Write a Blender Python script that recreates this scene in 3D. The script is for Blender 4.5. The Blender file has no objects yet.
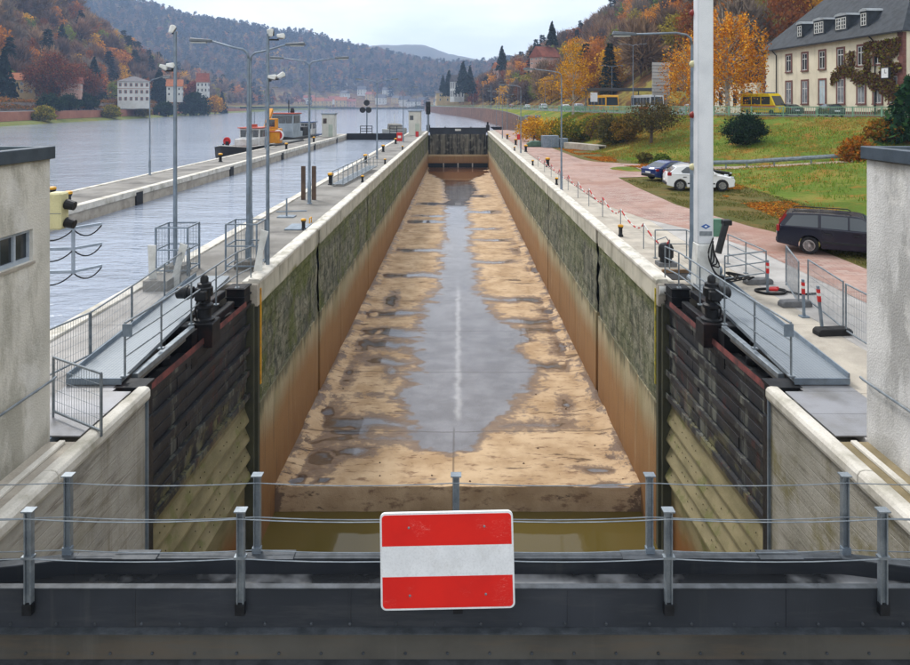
import bpy, math, random
import numpy as np
from mathutils import Vector, Matrix
random.seed(7)
RNG = np.random.default_rng(11)
sc = bpy.context.scene
COL = sc.collection
R = math.radians
# ------------------------------------------------------------------ camera, sky, sun, exposure
F, CX, CY, H = 700.0, 458.0, 105.0, 5.36      # focal length in pixels, vanishing point, eye height over the lock coping
cam_d = bpy.data.cameras.new('camera'); cam = bpy.data.objects.new('camera', cam_d); COL.objects.link(cam)
cam.location = (0, 0, H); cam.rotation_euler = (R(90), 0, 0)
cam_d.sensor_width = 36; cam_d.lens = 36 * F / 910
cam_d.shift_x = -3 / 910; cam_d.shift_y = -227.5 / 910      # a shift lens: verticals stay upright
cam_d.clip_start = 0.1; cam_d.clip_end = 12000
sc.camera = cam
SUN_EL, SUN_AZ = R(48), R(-35)               # soft, high, from ahead on the left
w = bpy.data.worlds.new('World'); sc.world = w; w.use_nodes = True
nt = w.node_tree; nt.nodes.clear()
def N(t, **k):
    n = nt.nodes.new(t)
    for a, b in k.items(): setattr(n, a, b)
    return n
sky = N('ShaderNodeTexSky', sky_type='NISHITA', sun_disc=False, sun_elevation=SUN_EL, sun_rotation=SUN_AZ)
tc = N('ShaderNodeTexCoord'); mp = N('ShaderNodeMapping'); mp.inputs['Scale'].default_value = (1, 1, 3.2)
n1 = N('ShaderNodeTexNoise'); n1.inputs['Scale'].default_value = 2.6; n1.inputs['Detail'].default_value = 7; n1.inputs['Roughness'].default_value = .55
cr = N('ShaderNodeValToRGB'); cr.color_ramp.elements[0].position = .38; cr.color_ramp.elements[1].position = .60
cr.color_ramp.elements[0].color = (6.0, 6.35, 6.7, 1); cr.color_ramp.elements[1].color = (9.1, 9.1, 9.0, 1)
mx = N('ShaderNodeMix', data_type='RGBA'); mx.inputs['Factor'].default_value = .9
bg = N('ShaderNodeBackground'); bg.inputs['Strength'].default_value = 0.1
out = N('ShaderNodeOutputWorld')
L = nt.links.new
L(tc.outputs['Generated'], mp.inputs['Vector']); L(mp.outputs['Vector'], n1.inputs['Vector']); L(n1.outputs['Fac'], cr.inputs['Fac'])
L(sky.outputs['Color'], mx.inputs['A']); L(cr.outputs['Color'], mx.inputs['B'])
L(mx.outputs['Result'], bg.inputs['Color']); L(bg.outputs['Background'], out.inputs['Surface'])
sd = bpy.data.lights.new('sun', 'SUN'); sd.energy = 1.5; sd.angle = R(14); sd.color = (1, .96, .9)
sun = bpy.data.objects.new('sun', sd); COL.objects.link(sun); sun.location = (0, 0, 60)
sun.rotation_euler = (R(90) - SUN_EL, 0, R(180) - SUN_AZ)
sc.view_settings.view_transform = 'Standard'; sc.view_settings.look = 'None'
sc.view_settings.exposure = 1.0; sc.view_settings.gamma = 1
sc.render.engine = 'CYCLES'
sc.cycles.use_denoising = True
sc.cycles.max_bounces = 6; sc.cycles.diffuse_bounces = 3; sc.cycles.glossy_bounces = 3; sc.cycles.transmission_bounces = 4
sc.cycles.transparent_max_bounces = 8; sc.cycles.volume_bounces = 1
sc.cycles.sample_clamp_indirect = 6

# ------------------------------------------------------------------ pixel <-> place (used only to read real positions off the photograph)
def G(x, y, z=0.0):
    Y = (H - z) * F / (y - CY); return ((x - CX) * Y / F, Y, z)
def PX(x, Y): return (x - CX) * Y / F
def PZ(y, Y): return H - (y - CY) * Y / F
def lerp(a, b, t): return a + (b - a) * t
def curve(pts):
    xs = [p[0] for p in pts]; ys = [p[1] for p in pts]
    return lambda t: np.interp(t, xs, ys)

# ------------------------------------------------------------------ value noise in numpy
_P = np.random.default_rng(3).random((256, 256))
def vnoise(x, y):
    x = np.asarray(x, float); y = np.asarray(y, float)
    xi = np.floor(x).astype(int); yi = np.floor(y).astype(int)
    u = x - xi; v = y - yi; u = u*u*(3-2*u); v = v*v*(3-2*v)
    g = lambda a, b: _P[a % 256, b % 256]
    return (g(xi, yi)*(1-u)+g(xi+1, yi)*u)*(1-v) + (g(xi, yi+1)*(1-u)+g(xi+1, yi+1)*u)*v
def fbm(x, y, o=4):
    s = 0; a = .5
    for i in range(o): s = s + a*vnoise(np.asarray(x)*2**i+17*i, np.asarray(y)*2**i+31*i); a *= .5
    return s
def sstep(a, b, x):
    t = np.clip((x-a)/(b-a), 0, 1); return t*t*(3-2*t)

# ------------------------------------------------------------------ mesh builder
class MB:
    def __init__(s): s.v = []; s.f = []
    def add(s, vs, fs):
        o = len(s.v); s.v += [tuple(p) for p in vs]; s.f += [tuple(i+o for i in f) for f in fs]; return s
    def box(s, x0, x1, y0, y1, z0, z1):
        return s.add([(x0,y0,z0),(x1,y0,z0),(x1,y1,z0),(x0,y1,z0),(x0,y0,z1),(x1,y0,z1),(x1,y1,z1),(x0,y1,z1)],
              [(3,2,1,0),(4,5,6,7),(0,1,5,4),(1,2,6,5),(2,3,7,6),(3,0,4,7)])
    def cbox(s, cx, cy, cz, sx, sy, sz): return s.box(cx-sx/2, cx+sx/2, cy-sy/2, cy+sy/2, cz-sz/2, cz+sz/2)
    def bar(s, p0, p1, w_, h_=None, up=(0,0,1)):
        h_ = h_ or w_; p0 = Vector(p0); p1 = Vector(p1); d = (p1-p0).normalized(); up = Vector(up)
        if abs(d.dot(up)) > .98: up = Vector((1,0,0))
        a = d.cross(up).normalized()*w_/2; b = a.cross(d).normalized()*h_/2
        vs = []
        for p in (p0, p1): vs += [p-a-b, p+a-b, p+a+b, p-a+b]
        return s.add(vs, [(3,2,1,0),(4,5,6,7),(0,1,5,4),(1,2,6,5),(2,3,7,6),(3,0,4,7)])
    def tube(s, pts, r, n=8, cap=True):
        pts = [Vector(p) for p in pts]; k = len(pts); rs = r if isinstance(r, (list, tuple)) else [r]*k
        o = len(s.v); ref = Vector((0,0,1))
        if abs((pts[-1]-pts[0]).normalized().dot(ref)) > .95: ref = Vector((1,0,0))
        for i, p in enumerate(pts):
            d = (pts[min(i+1,k-1)]-pts[max(i-1,0)]).normalized()
            a = d.cross(ref)
            a = a.normalized() if a.length > 1e-4 else Vector((0,1,0)); b = d.cross(a).normalized()
            for j in range(n):
                t = 2*math.pi*j/n; q = p + (a*math.cos(t)+b*math.sin(t))*rs[i]; s.v.append(tuple(q))
        for i in range(k-1):
            for j in range(n):
                s.f.append((o+i*n+j, o+i*n+(j+1)%n, o+(i+1)*n+(j+1)%n, o+(i+1)*n+j))
        if cap: s.f.append(tuple(o+j for j in range(n))[::-1]); s.f.append(tuple(o+(k-1)*n+j for j in range(n)))
        return s
    def lathe(s, prof, n=12, c=(0,0,0), axis='z'):
        o = len(s.v); k = len(prof)
        for (r, z) in prof:
            for j in range(n):
                t = 2*math.pi*j/n; a, b = r*math.cos(t), r*math.sin(t)
                q = (a,b,z) if axis == 'z' else ((z,a,b) if axis == 'x' else (a,z,b))
                s.v.append((q[0]+c[0], q[1]+c[1], q[2]+c[2]))
        for i in range(k-1):
            for j in range(n): s.f.append((o+i*n+j, o+i*n+(j+1)%n, o+(i+1)*n+(j+1)%n, o+(i+1)*n+j))
        s.f.append(tuple(o+j for j in range(n))[::-1]); s.f.append(tuple(o+(k-1)*n+j for j in range(n)))
        return s
    def prism(s, poly, axis, a, b):
        n = len(poly)
        m = {'x': lambda p, t: (t,p[0],p[1]), 'y': lambda p, t: (p[0],t,p[1]), 'z': lambda p, t: (p[0],p[1],t)}[axis]
        vs = [m(p, a) for p in poly] + [m(p, b) for p in poly]
        return s.add(vs, [tuple(range(n))[::-1], tuple(range(n, 2*n))] + [(i,(i+1)%n,n+(i+1)%n,n+i) for i in range(n)])
    def quad(s, *p): return s.add(p, [tuple(range(len(p)))])
    def mesh(s, name):
        me = bpy.data.meshes.new(name); me.from_pydata(s.v, [], s.f); me.validate()
        import bmesh
        bm = bmesh.new(); bm.from_mesh(me); bmesh.ops.recalc_face_normals(bm, faces=bm.faces); bm.to_mesh(me); bm.free()
        return me
    def build(s, name, m, parent=None, smooth=False, bevel=0, loc=None, rotz=0, segs=1):
        return link(name, s.mesh(name), m, parent, smooth, bevel, loc, rotz, segs)
def link(name, me, m, parent=None, smooth=False, bevel=0, loc=None, rotz=0, segs=1):
    o = bpy.data.objects.new(name, me); COL.objects.link(o)
    if m is not None and not me.materials: me.materials.append(m)
    if parent: o.parent = parent
    if loc: o.location = loc
    if rotz: o.rotation_euler = (0,0,rotz)
    if smooth:
        me.polygons.foreach_set('use_smooth', [True]*len(me.polygons))
        if smooth == 'auto':
            try: me.set_sharp_from_angle(angle=R(38))
            except Exception: pass
    if bevel:
        b = o.modifiers.new('bevel', 'BEVEL'); b.width = bevel; b.segments = segs; b.limit_method = 'ANGLE'; b.angle_limit = R(40)
    return o
def tag(o, label, cat, group=None):
    o['label'] = label; o['category'] = cat
    if group: o['group'] = group
    return o
def thing(name, label, cat, loc=(0,0,0), rotz=0, group=None):
    o = bpy.data.objects.new(name, None); COL.objects.link(o); o.empty_display_size = .2
    o.location = loc; o.rotation_euler = (0,0,rotz); return tag(o, label, cat, group)
def struct(o): o['kind'] = 'structure'; return o
def stuff(o, label=None, cat=None):
    o['kind'] = 'stuff'
    if label: tag(o, label, cat)
    return o
def dup(root, loc, rotz=None, label=None, group=None):
    r = root.copy(); COL.objects.link(r); r.location = loc
    if rotz is not None: r.rotation_euler = (0,0,rotz)
    if label: r['label'] = label
    if group: r['group'] = group
    for ch in list(root.children):
        c = ch.copy(); COL.objects.link(c); c.parent = r
        for g in list(ch.children):
            d = g.copy(); COL.objects.link(d); d.parent = c
    return r
def np_mesh(name, V, k, col=None):
    V = np.asarray(V, np.float32).reshape(-1, 3); n = len(V); nf = n//k
    me = bpy.data.meshes.new(name); me.vertices.add(n); me.vertices.foreach_set('co', V.ravel())
    me.loops.add(n); me.loops.foreach_set('vertex_index', np.arange(n, dtype=np.int32))
    me.polygons.add(nf); me.polygons.foreach_set('loop_start', np.arange(0, n, k, dtype=np.int32))
    me.update(calc_edges=True)
    if col is not None:
        a = me.attributes.new('col', 'FLOAT_COLOR', 'FACE')
        c4 = np.ones((nf, 4), np.float32); c4[:, :3] = col; a.data.foreach_set('color', c4.ravel())
    return me
def grid_mesh(name, X, Y, Z):
    r, c = X.shape; V = np.stack([X, Y, Z], -1).reshape(-1, 3).astype(np.float32)
    i = np.arange(r*c).reshape(r, c); q = np.stack([i[:-1,:-1], i[:-1,1:], i[1:,1:], i[1:,:-1]], -1).reshape(-1, 4)
    me = bpy.data.meshes.new(name); me.vertices.add(len(V)); me.vertices.foreach_set('co', V.ravel())
    me.loops.add(q.size); me.loops.foreach_set('vertex_index', q.ravel().astype(np.int32))
    me.polygons.add(len(q)); me.polygons.foreach_set('loop_start', np.arange(0, q.size, 4, dtype=np.int32))
    me.update(calc_edges=True); return me

# ------------------------------------------------------------------ materials
def C(h):
    h = h.lstrip('#'); return tuple(((int(h[i:i+2],16)/255+.055)/1.055)**2.4 if int(h[i:i+2],16) > 10 else int(h[i:i+2],16)/255/12.92 for i in (0,2,4))
class NT:
    def __init__(s, name):
        s.m = bpy.data.materials.new(name); s.m.use_nodes = True; s.t = s.m.node_tree; s.t.nodes.clear()
        s.out = s.n('ShaderNodeOutputMaterial'); s.bsdf = s.n('ShaderNodeBsdfPrincipled'); s.l(s.bsdf.outputs[0], s.out.inputs['Surface'])
        s.pos = s.n('ShaderNodeNewGeometry').outputs['Position']
    def n(s, t, **k):
        q = s.t.nodes.new(t)
        for a, b in k.items(): setattr(q, a, b)
        return q
    def l(s, a, b): s.t.links.new(a, b)
    def put(s, v, inp):
        if hasattr(v, 'links') or hasattr(v, 'is_output'): s.l(v, inp)
        elif isinstance(v, (tuple, list)) and len(v) == 3 and inp.type == 'RGBA': inp.default_value = (*v, 1)
        else: inp.default_value = v
    def noise(s, scale, detail=5, rough=.55, vec=None, stretch=None, dist=0):
        v = vec or s.pos
        if stretch:
            m = s.n('ShaderNodeMapping'); m.inputs['Scale'].default_value = stretch; s.l(v, m.inputs['Vector']); v = m.outputs[0]
        q = s.n('ShaderNodeTexNoise'); q.inputs['Scale'].default_value = scale; q.inputs['Detail'].default_value = detail
        q.inputs['Roughness'].default_value = rough; q.inputs['Distortion'].default_value = dist; s.l(v, q.inputs['Vector']); return q.outputs['Fac']
    def ramp(s, v, a, b):
        q = s.n('ShaderNodeMapRange'); q.interpolation_type = 'SMOOTHSTEP'; s.l(v, q.inputs[0]); q.inputs[1].default_value = a; q.inputs[2].default_value = b; return q.outputs[0]
    def mix(s, f, a, b, mode='MIX'):
        q = s.n('ShaderNodeMix', data_type='RGBA', blend_type=mode); s.put(f, q.inputs['Factor']); s.put(a, q.inputs['A']); s.put(b, q.inputs['B']); return q.outputs['Result']
    def math(s, op, a, b=0.0):
        q = s.n('ShaderNodeMath', operation=op); s.put(a, q.inputs[0]); s.put(b, q.inputs[1]); return q.outputs[0]
    def xyz(s):
        q = s.n('ShaderNodeSeparateXYZ'); s.l(s.pos, q.inputs[0]); return q.outputs
    def bump(s, h, strength=.3, dist=.02):
        q = s.n('ShaderNodeBump'); q.inputs['Strength'].default_value = strength; q.inputs['Distance'].default_value = dist
        s.l(h, q.inputs['Height']); s.l(q.outputs[0], s.bsdf.inputs['Normal'])
    def done(s, col, rough=.7, metal=0., spec=.5):
        s.put(col, s.bsdf.inputs['Base Color']); s.put(rough, s.bsdf.inputs['Roughness']); s.put(metal, s.bsdf.inputs['Metallic'])
        s.put(spec, s.bsdf.inputs['Specular IOR Level']); return s.m
def mul(c, k): return tuple(min(1, x*k) for x in c)
_cache = {}
def mat(name, c, c2=None, sc_=3., r=.7, metal=0., bump=.2, bsc=25., spec=.4, dirt=None, dirt_amt=.5, dsc=.8, streak=False, dist=.01):
    if name in _cache: return _cache[name]
    q = NT(name); c = C(c) if isinstance(c, str) else c
    c2 = (C(c2) if isinstance(c2, str) else c2) if c2 else mul(c, .78)
    col = q.mix(q.ramp(q.noise(sc_), .35, .68), c, c2)
    col = q.mix(q.math('MULTIPLY', q.ramp(q.noise(bsc*1.7, 3), .4, .75), .3), col, mul(c2, .65))
    if dirt:
        st = (1, 1, .12) if streak else None
        f = q.math('MULTIPLY', q.ramp(q.noise(dsc, 8, .65, stretch=st), .5, .7), dirt_amt)
        col = q.mix(f, col, C(dirt))
    if bump: q.bump(q.noise(bsc, 6, .6), bump, dist)
    rr = q.math('ADD', q.math('MULTIPLY', q.noise(sc_*2.3), .3), r-.15)
    _cache[name] = q.done(col, rr, metal, spec); return _cache[name]
def leafmat(name='foliage', trans=.3):
    q = NT(name); a = q.n('ShaderNodeAttribute', attribute_name='col')
    d = q.n('ShaderNodeBsdfDiffuse'); t = q.n('ShaderNodeBsdfTranslucent'); m = q.n('ShaderNodeMixShader'); m.inputs[0].default_value = trans
    q.l(a.outputs['Color'], d.inputs[0]); q.l(a.outputs['Color'], t.inputs[0]); q.l(d.outputs[0], m.inputs[1]); q.l(t.outputs[0], m.inputs[2])
    q.l(m.outputs[0], q.out.inputs['Surface']); return q.m
LEAF = leafmat()
GALV = mat('galvanised_steel', '8f979d', '737c84', 6, .45, .55, .06, 40)
GALVB = mat('weathered_blue_grey_steel', '7f8c99', '6b7885', 4, .5, .3, .06, 40, dirt='5d5a52', dirt_amt=.4)
BLACK = mat('black_painted_steel', '1c1e22', '101114', 3, .55, 0., .1, 30, dirt='3a2622', dirt_amt=.5, dsc=1.6, spec=.22)
DARKM = mat('dark_grey_machine', '202226', '131416', 8, .5, 0, .15, 30, spec=.3)
WHITEP = mat('white_paint', 'd8d9d6', 'c2c2bd', 3, .45, 0, .05, 30, dirt='8d8a80', dirt_amt=.35)
YELLOWP = mat('yellow_paint', 'e0a417', 'c48b12', 5, .5, 0, .1, 30, dirt='5b4a22', dirt_amt=.5, dsc=5)
REDP = mat('red_paint', 'c01f1d', 'a81a1a', 4, .45, 0, .05, 30)
RUBBER = mat('black_rubber', '1d1d1e', '141415', 6, .8, 0, .1, 40)
GLASS = mat('dark_window_glass', '20262b', '2d353b', 2, .12, 0, 0, 10, spec=.8)
CONC = mat('pale_concrete', 'b5ada0', '9c958a', 1.1, .85, 0, .35, 18, dirt='6e675c', dirt_amt=.55, dsc=.7)
CONCW = mat('white_concrete_coping', 'd2cec5', 'b9b4a9', 1.3, .8, 0, .3, 22, dirt='7c7a66', dirt_amt=.55, dsc=1.3)
CONCG = mat('grey_slab_concrete', 'aca9a6', '95928f', .9, .85, 0, .25, 25, dirt='706b64', dirt_amt=.4, dsc=.6)
CONCD = mat('weathered_dark_concrete', '8a8782', '6c6964', .5, .85, 0, .3, 20, dirt='403f3d', dirt_amt=.75, dsc=.3)
# ------------------------------------------------------------------ special materials of the lock
def m_water(name, c, sc_, strength, rough=.06, stretch=(1,1,1), dist=.05):
    q = NT(name)
    h = q.math('ADD', q.noise(sc_, 4, .6, stretch=stretch), q.math('MULTIPLY', q.noise(sc_*.22, 3, .5, stretch=stretch), 1.5))
    q.bump(h, strength, dist)
    q.bsdf.inputs['IOR'].default_value = 1.33
    return q.done(q.mix(q.ramp(q.noise(.05, 3), .35, .7), c, mul(c, .8)), rough, 0, .5)
M_RIVER = m_water('river_water', C('929cac'), 1.3, .3, .08, (.8, 1.6, 1), .4)
M_POOL = m_water('murky_green_water', C('584c26'), 3, .03, .04)
def m_puddle():
    q = NT('thin_muddy_water'); q.bsdf.inputs['IOR'].default_value = 1.33
    X, Y, Z = q.xyz()
    brown = q.ramp(q.math('ADD', Y, q.math('MULTIPLY', q.noise(.35, 4), 26)), 118, 128)
    fr = q.n('ShaderNodeFresnel'); fr.inputs['IOR'].default_value = 1.36
    gl = q.n('ShaderNodeBsdfGlossy'); gl.inputs['Roughness'].default_value = .03; tp = q.n('ShaderNodeBsdfTransparent'); ms = q.n('ShaderNodeMixShader')
    bp = q.n('ShaderNodeBump'); bp.inputs['Strength'].default_value = .03; bp.inputs['Distance'].default_value = .02; q.l(q.noise(5, 3), bp.inputs['Height']); q.l(bp.outputs[0], gl.inputs['Normal'])
    q.l(fr.outputs[0], ms.inputs[0]); q.l(tp.outputs[0], ms.inputs[1]); q.l(gl.outputs[0], ms.inputs[2]); q.l(ms.outputs[0], q.out.inputs['Surface']); return q.m
M_PUD = m_puddle()
def m_silt(name='wet_silt_floor', wetk=1.0):
    q = NT(name); X, Y, Z = q.xyz()
    col = q.mix(q.ramp(q.noise(.7, 7, .6), .34, .68), C('c5aa89'), C('a58866'))
    col = q.mix(q.math('MULTIPLY', q.ramp(q.noise(3.2, 7, .7, stretch=(.45, 1.3, 1)), .53, .66), .75), col, C('6a4a33'))
    col = q.mix(q.math('MULTIPLY', q.ramp(q.noise(.9, 8, .7, stretch=(.35, 1.6, 1)), .60, .64), .85), col, C('4b3627'))
    col = q.mix(q.math('MULTIPLY', q.ramp(q.noise(9, 5, .7), .6, .72), .5), col, C('c9ab8c'))
    e = q.math('ABSOLUTE', X); edge = q.ramp(q.math('ADD', e, q.math('MULTIPLY', q.noise(1.1, 8, .75, stretch=(.8,.7,1)), 4.6)), 8.0, 8.3)
    col = q.mix(q.math('MULTIPLY', edge, .85), col, C('523a29'))
    zz = q.math('ADD', Z, q.math('MULTIPLY', q.math('SUBTRACT', q.noise(3.5, 8, .75), .5), .045))
    wet = q.math('SUBTRACT', 1.0, q.ramp(zz, -7.196, -7.186))
    col = q.mix(q.math('MULTIPLY', wet, .75*wetk), col, C('5b4230'))
    deep = q.ramp(q.math('ADD', Z, q.math('MULTIPLY', q.math('SUBTRACT', q.noise(2.2, 7, .7), .5), .014)), -7.2015, -7.2065)
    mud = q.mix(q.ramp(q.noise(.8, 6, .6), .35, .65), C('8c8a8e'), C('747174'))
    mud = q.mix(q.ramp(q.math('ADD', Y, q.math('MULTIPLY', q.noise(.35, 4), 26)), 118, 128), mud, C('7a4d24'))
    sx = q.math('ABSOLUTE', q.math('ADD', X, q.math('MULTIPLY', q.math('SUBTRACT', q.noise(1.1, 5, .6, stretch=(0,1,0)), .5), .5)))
    sky_streak = q.math('MULTIPLY', q.math('SUBTRACT', 1.0, q.ramp(q.math('ADD', sx, q.math('MULTIPLY', q.noise(2.3, 6, .7), .34)), .14, .40)), q.math('MULTIPLY', q.ramp(Y, 27.5, 28.5), q.ramp(Y, 52, 44)))
    mud = q.mix(q.math('MULTIPLY', sky_streak, .42), mud, C('dcdada'))  # pale streak of reflected sky, painted into the submerged mud colour
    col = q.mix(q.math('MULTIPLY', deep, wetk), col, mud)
    # slab joints of the chamber floor
    jy = q.math('ABSOLUTE', q.math('SUBTRACT', q.math('MODULO', q.math('ADD', Y, q.math('MULTIPLY', q.noise(1.5, 3), .12)), 6.0), 3.0))
    jl = q.math('SUBTRACT', 1.0, q.ramp(jy, .02, .07))
    jx = q.math('MULTIPLY', q.math('SUBTRACT', 1.0, q.ramp(q.math('ABSOLUTE', q.math('ADD', X, .16)), .02, .05)), q.ramp(Y, 27.6, 27.0))
    col = q.mix(q.math('MULTIPLY', q.math('MAXIMUM', jl, jx), .55), col, C('3f2f24'))
    q.bump(q.math('ADD', q.noise(5, 7, .7), q.math('MULTIPLY', q.noise(40, 3), .4)), .55, .05)
    return q.done(col, q.math('SUBTRACT', .85, q.math('MULTIPLY', q.math('MAXIMUM', wet, edge), .5)), 0, .4)
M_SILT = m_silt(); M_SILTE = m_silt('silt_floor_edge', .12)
def m_lining():
    q = NT('rust_stained_concrete_lining'); X, Y, Z = q.xyz()
    zz = q.math('ADD', Z, q.math('MULTIPLY', q.noise(.45, 5, .6, stretch=(1, 1, .35)), 1.6))
    col = q.mix(q.ramp(q.noise(.8, 6, stretch=(1,1,.3)), .35, .7), C('a89d80'), C('8c8463'))
    col = q.mix(q.ramp(zz, -3.1, -4.5), col, C('8e6a43'))
    col = q.mix(q.math('MULTIPLY', q.ramp(zz, -4.6, -6.2), .7), col, C('7c5630'))
    drip = q.math('MULTIPLY', q.ramp(q.math('ADD', Z, q.math('MULTIPLY', q.noise(1.6, 7, .7, stretch=(1,1,.12)), 2.6)), -2.75, -2.25), .85)
    col = q.mix(drip, col, C('4d4e3a'))
    col = q.mix(q.math('MULTIPLY', q.ramp(q.noise(2.2, 7, .7, stretch=(1,1,.1)), .5, .72), .5), col, C('8a6a41'))
    col = q.mix(q.math('MULTIPLY', q.ramp(q.noise(3.4, 8, .75, stretch=(1,1,.07)), .52, .68), .55), col, C('55412e'))
    col = q.mix(q.math('MULTIPLY', q.ramp(q.noise(2.7, 8, .75, stretch=(1,1,.1)), .56, .7), .45), col, C('a8987a'))
    col = q.mix(q.math('MULTIPLY', q.ramp(q.noise(6, 8, .75, stretch=(1,.5,1)), .56, .68), .4), col, C('6a5640'))
    q.bump(q.math('ADD', q.noise(14, 6, .7), q.noise(2.2, 6, .7)), .45, .03)
    return q.done(col, .75, 0, .3)
M_LINING = m_lining()
def m_masonry():
    q = NT('mossy_old_masonry'); X, Y, Z = q.xyz()
    col = q.mix(q.ramp(q.noise(2.2, 8, .7), .36, .62), C('4f5445'), C('94917d'))
    col = q.mix(q.math('MULTIPLY', q.ramp(q.noise(1.1, 7, .7), .5, .66), .75), col, C('474942'))
    col = q.mix(q.math('MULTIPLY', q.ramp(q.noise(2.6, 8, .75, stretch=(1,1,.18)), .48, .62), .7), col, C('33352f'))
    moss = q.ramp(q.noise(.4, 7, .65, stretch=(1,1,.7)), .46, .58)
    moss = q.math('MULTIPLY', moss, q.math('ADD', .22, q.math('MULTIPLY', q.ramp(X, 2.0, -2.0), .45)))
    rim = q.math('MULTIPLY', q.ramp(q.math('ADD', Z, q.math('MULTIPLY', q.noise(1.1, 7, .7), 1.0)), -.75, -.35), .5)
    col = q.mix(q.math('MAXIMUM', moss, rim), col, C('5f682c'))
    col = q.mix(q.math('MULTIPLY', q.ramp(q.noise(5.5, 6, .7), .58, .7), .8), col, C('a9a698'))
    v = q.n('ShaderNodeTexBrick'); v.inputs['Scale'].default_value = 1.0; v.offset = .5
    v.inputs['Mortar Size'].default_value = .03; v.inputs['Brick Width'].default_value = .95; v.inputs['Row Height'].default_value = .42
    v.inputs['Color1'].default_value = (1,1,1,1); v.inputs['Color2'].default_value = (.75,.75,.75,1); v.inputs['Mortar'].default_value = (.3,.3,.3,1)
    cb = q.n('ShaderNodeCombineXYZ'); q.l(q.math('ADD', Y, q.math('MULTIPLY', q.noise(1.3), .35)), cb.inputs[0]); q.l(q.math('ADD', Z, q.math('MULTIPLY', q.noise(1.7), .3)), cb.inputs[1]); q.l(cb.outputs[0], v.inputs['Vector'])
    col = q.mix(.35, col, q.mix(1.0, col, v.outputs['Color'], 'MULTIPLY'))
    q.bump(q.math('ADD', q.noise(6, 8, .7), q.math('MULTIPLY', v.outputs['Fac'], -.4)), .9, .08)
    return q.done(col, .9, 0, .2)
M_MASON = m_masonry()
def m_cap():
    q = NT('stained_cap_concrete'); X, Y, Z = q.xyz()
    col = q.mix(q.ramp(q.noise(.8, 6), .35, .7), C('c0bbab'), C('a29e8f'))
    col = q.mix(q.math('MULTIPLY', q.ramp(q.noise(1.8, 8, .7, stretch=(1,1,.2)), .5, .7), .6), col, C('66665a'))
    moss = q.ramp(q.math('ADD', Z, q.math('MULTIPLY', q.noise(.7, 5), -.8)), -.98, -1.2)
    col = q.mix(q.math('MULTIPLY', moss, .8), col, C('6c6a2c'))
    q.bump(q.noise(15, 5), .35, .02)
    return q.done(col, .85, 0, .3)
M_CAP = m_cap()
def m_nearwall(name, a, b, stain, green):
    q = NT(name); X, Y, Z = q.xyz()
    col = q.mix(q.ramp(q.noise(1.0, 6, .6), .35, .7), C(a), C(b))
    ln = q.noise(3.2, 8, .75, stretch=(1, .16, 1.5))
    col = q.mix(q.math('MULTIPLY', q.ramp(ln, .52, .66), .55), col, C(stain))
    st = q.noise(1.4, 7, .7, stretch=(1, 1, .08))
    col = q.mix(q.math('MULTIPLY', q.ramp(st, .5, .64), .6), col, C('6d6450'))
    col = q.mix(q.math('MULTIPLY', q.ramp(q.noise(.8, 7, .7), .5, .66), green), col, C('6a6236'))
    low = q.ramp(q.math('ADD', Z, q.math('MULTIPLY', q.noise(1.2, 5), 1.8)), -3.6, -5.0)
    col = q.mix(q.math('MULTIPLY', low, .7), col, C('8a7d2a'))
    bd = q.math('ABSOLUTE', q.math('SUBTRACT', q.math('MODULO', q.math('ADD', Z, 20.0), .24), .12))
    q.bump(q.math('ADD', q.math('ADD', ln, q.math('MULTIPLY', q.noise(25, 4), .3)), q.math('MULTIPLY', q.ramp(bd, .0, .012), .25)), .75, .03)
    return q.done(col, .85, 0, .3)
M_NWL = m_nearwall('board_marked_concrete_pale', 'aaa69d', '8f8c85', '554a40', .25)
M_NWR = m_nearwall('board_marked_concrete_mossy', '9a968c', '7f7c70', '4c453a', .75)
def m_gate():
    q = NT('gate_leaf_steel_silted'); X, Y, Z = q.xyz()
    col = q.mix(q.ramp(q.noise(1.5, 6), .35, .7), C('1d1e22'), C('2d2e32'))
    col = q.mix(q.math('MULTIPLY', q.ramp(q.noise(2.3, 7, .65, stretch=(1,1,.4)), .58, .66), .7), col, C('46221f'))
    col = q.mix(q.math('MULTIPLY', q.ramp(q.noise(2.0, 7, .7, stretch=(1,1,.15)), .54, .66), .55), col, C('7d7f74'))
    n = q.math('MULTIPLY', q.noise(.9, 6, .65, stretch=(1,1,.6)), 1.2)
    zz = q.math('ADD', Z, n)
    col = q.mix(q.math('MULTIPLY', q.ramp(zz, -1.6, -2.9), q.ramp(q.noise(1.7, 6, .7), .48, .62)), col, C('6d6a4a'))
    silt = q.mix(q.ramp(q.noise(2.2, 6, stretch=(1,.4,1)), .35, .7), C('857b5c'), C('676043'))
    silt = q.mix(q.math('MULTIPLY', q.ramp(q.noise(1.2, 6, .7), .52, .64), .7), silt, C('5c6030'))
    col = q.mix(q.ramp(zz, -2.65, -3.1), col, silt)
    col = q.mix(q.ramp(zz, -5.6, -6.6), col, C('7a5028'))
    q.bump(q.noise(20, 5), .3, .02)
    return q.done(col, .6, 0, .4)
M_GATE = m_gate()
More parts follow.
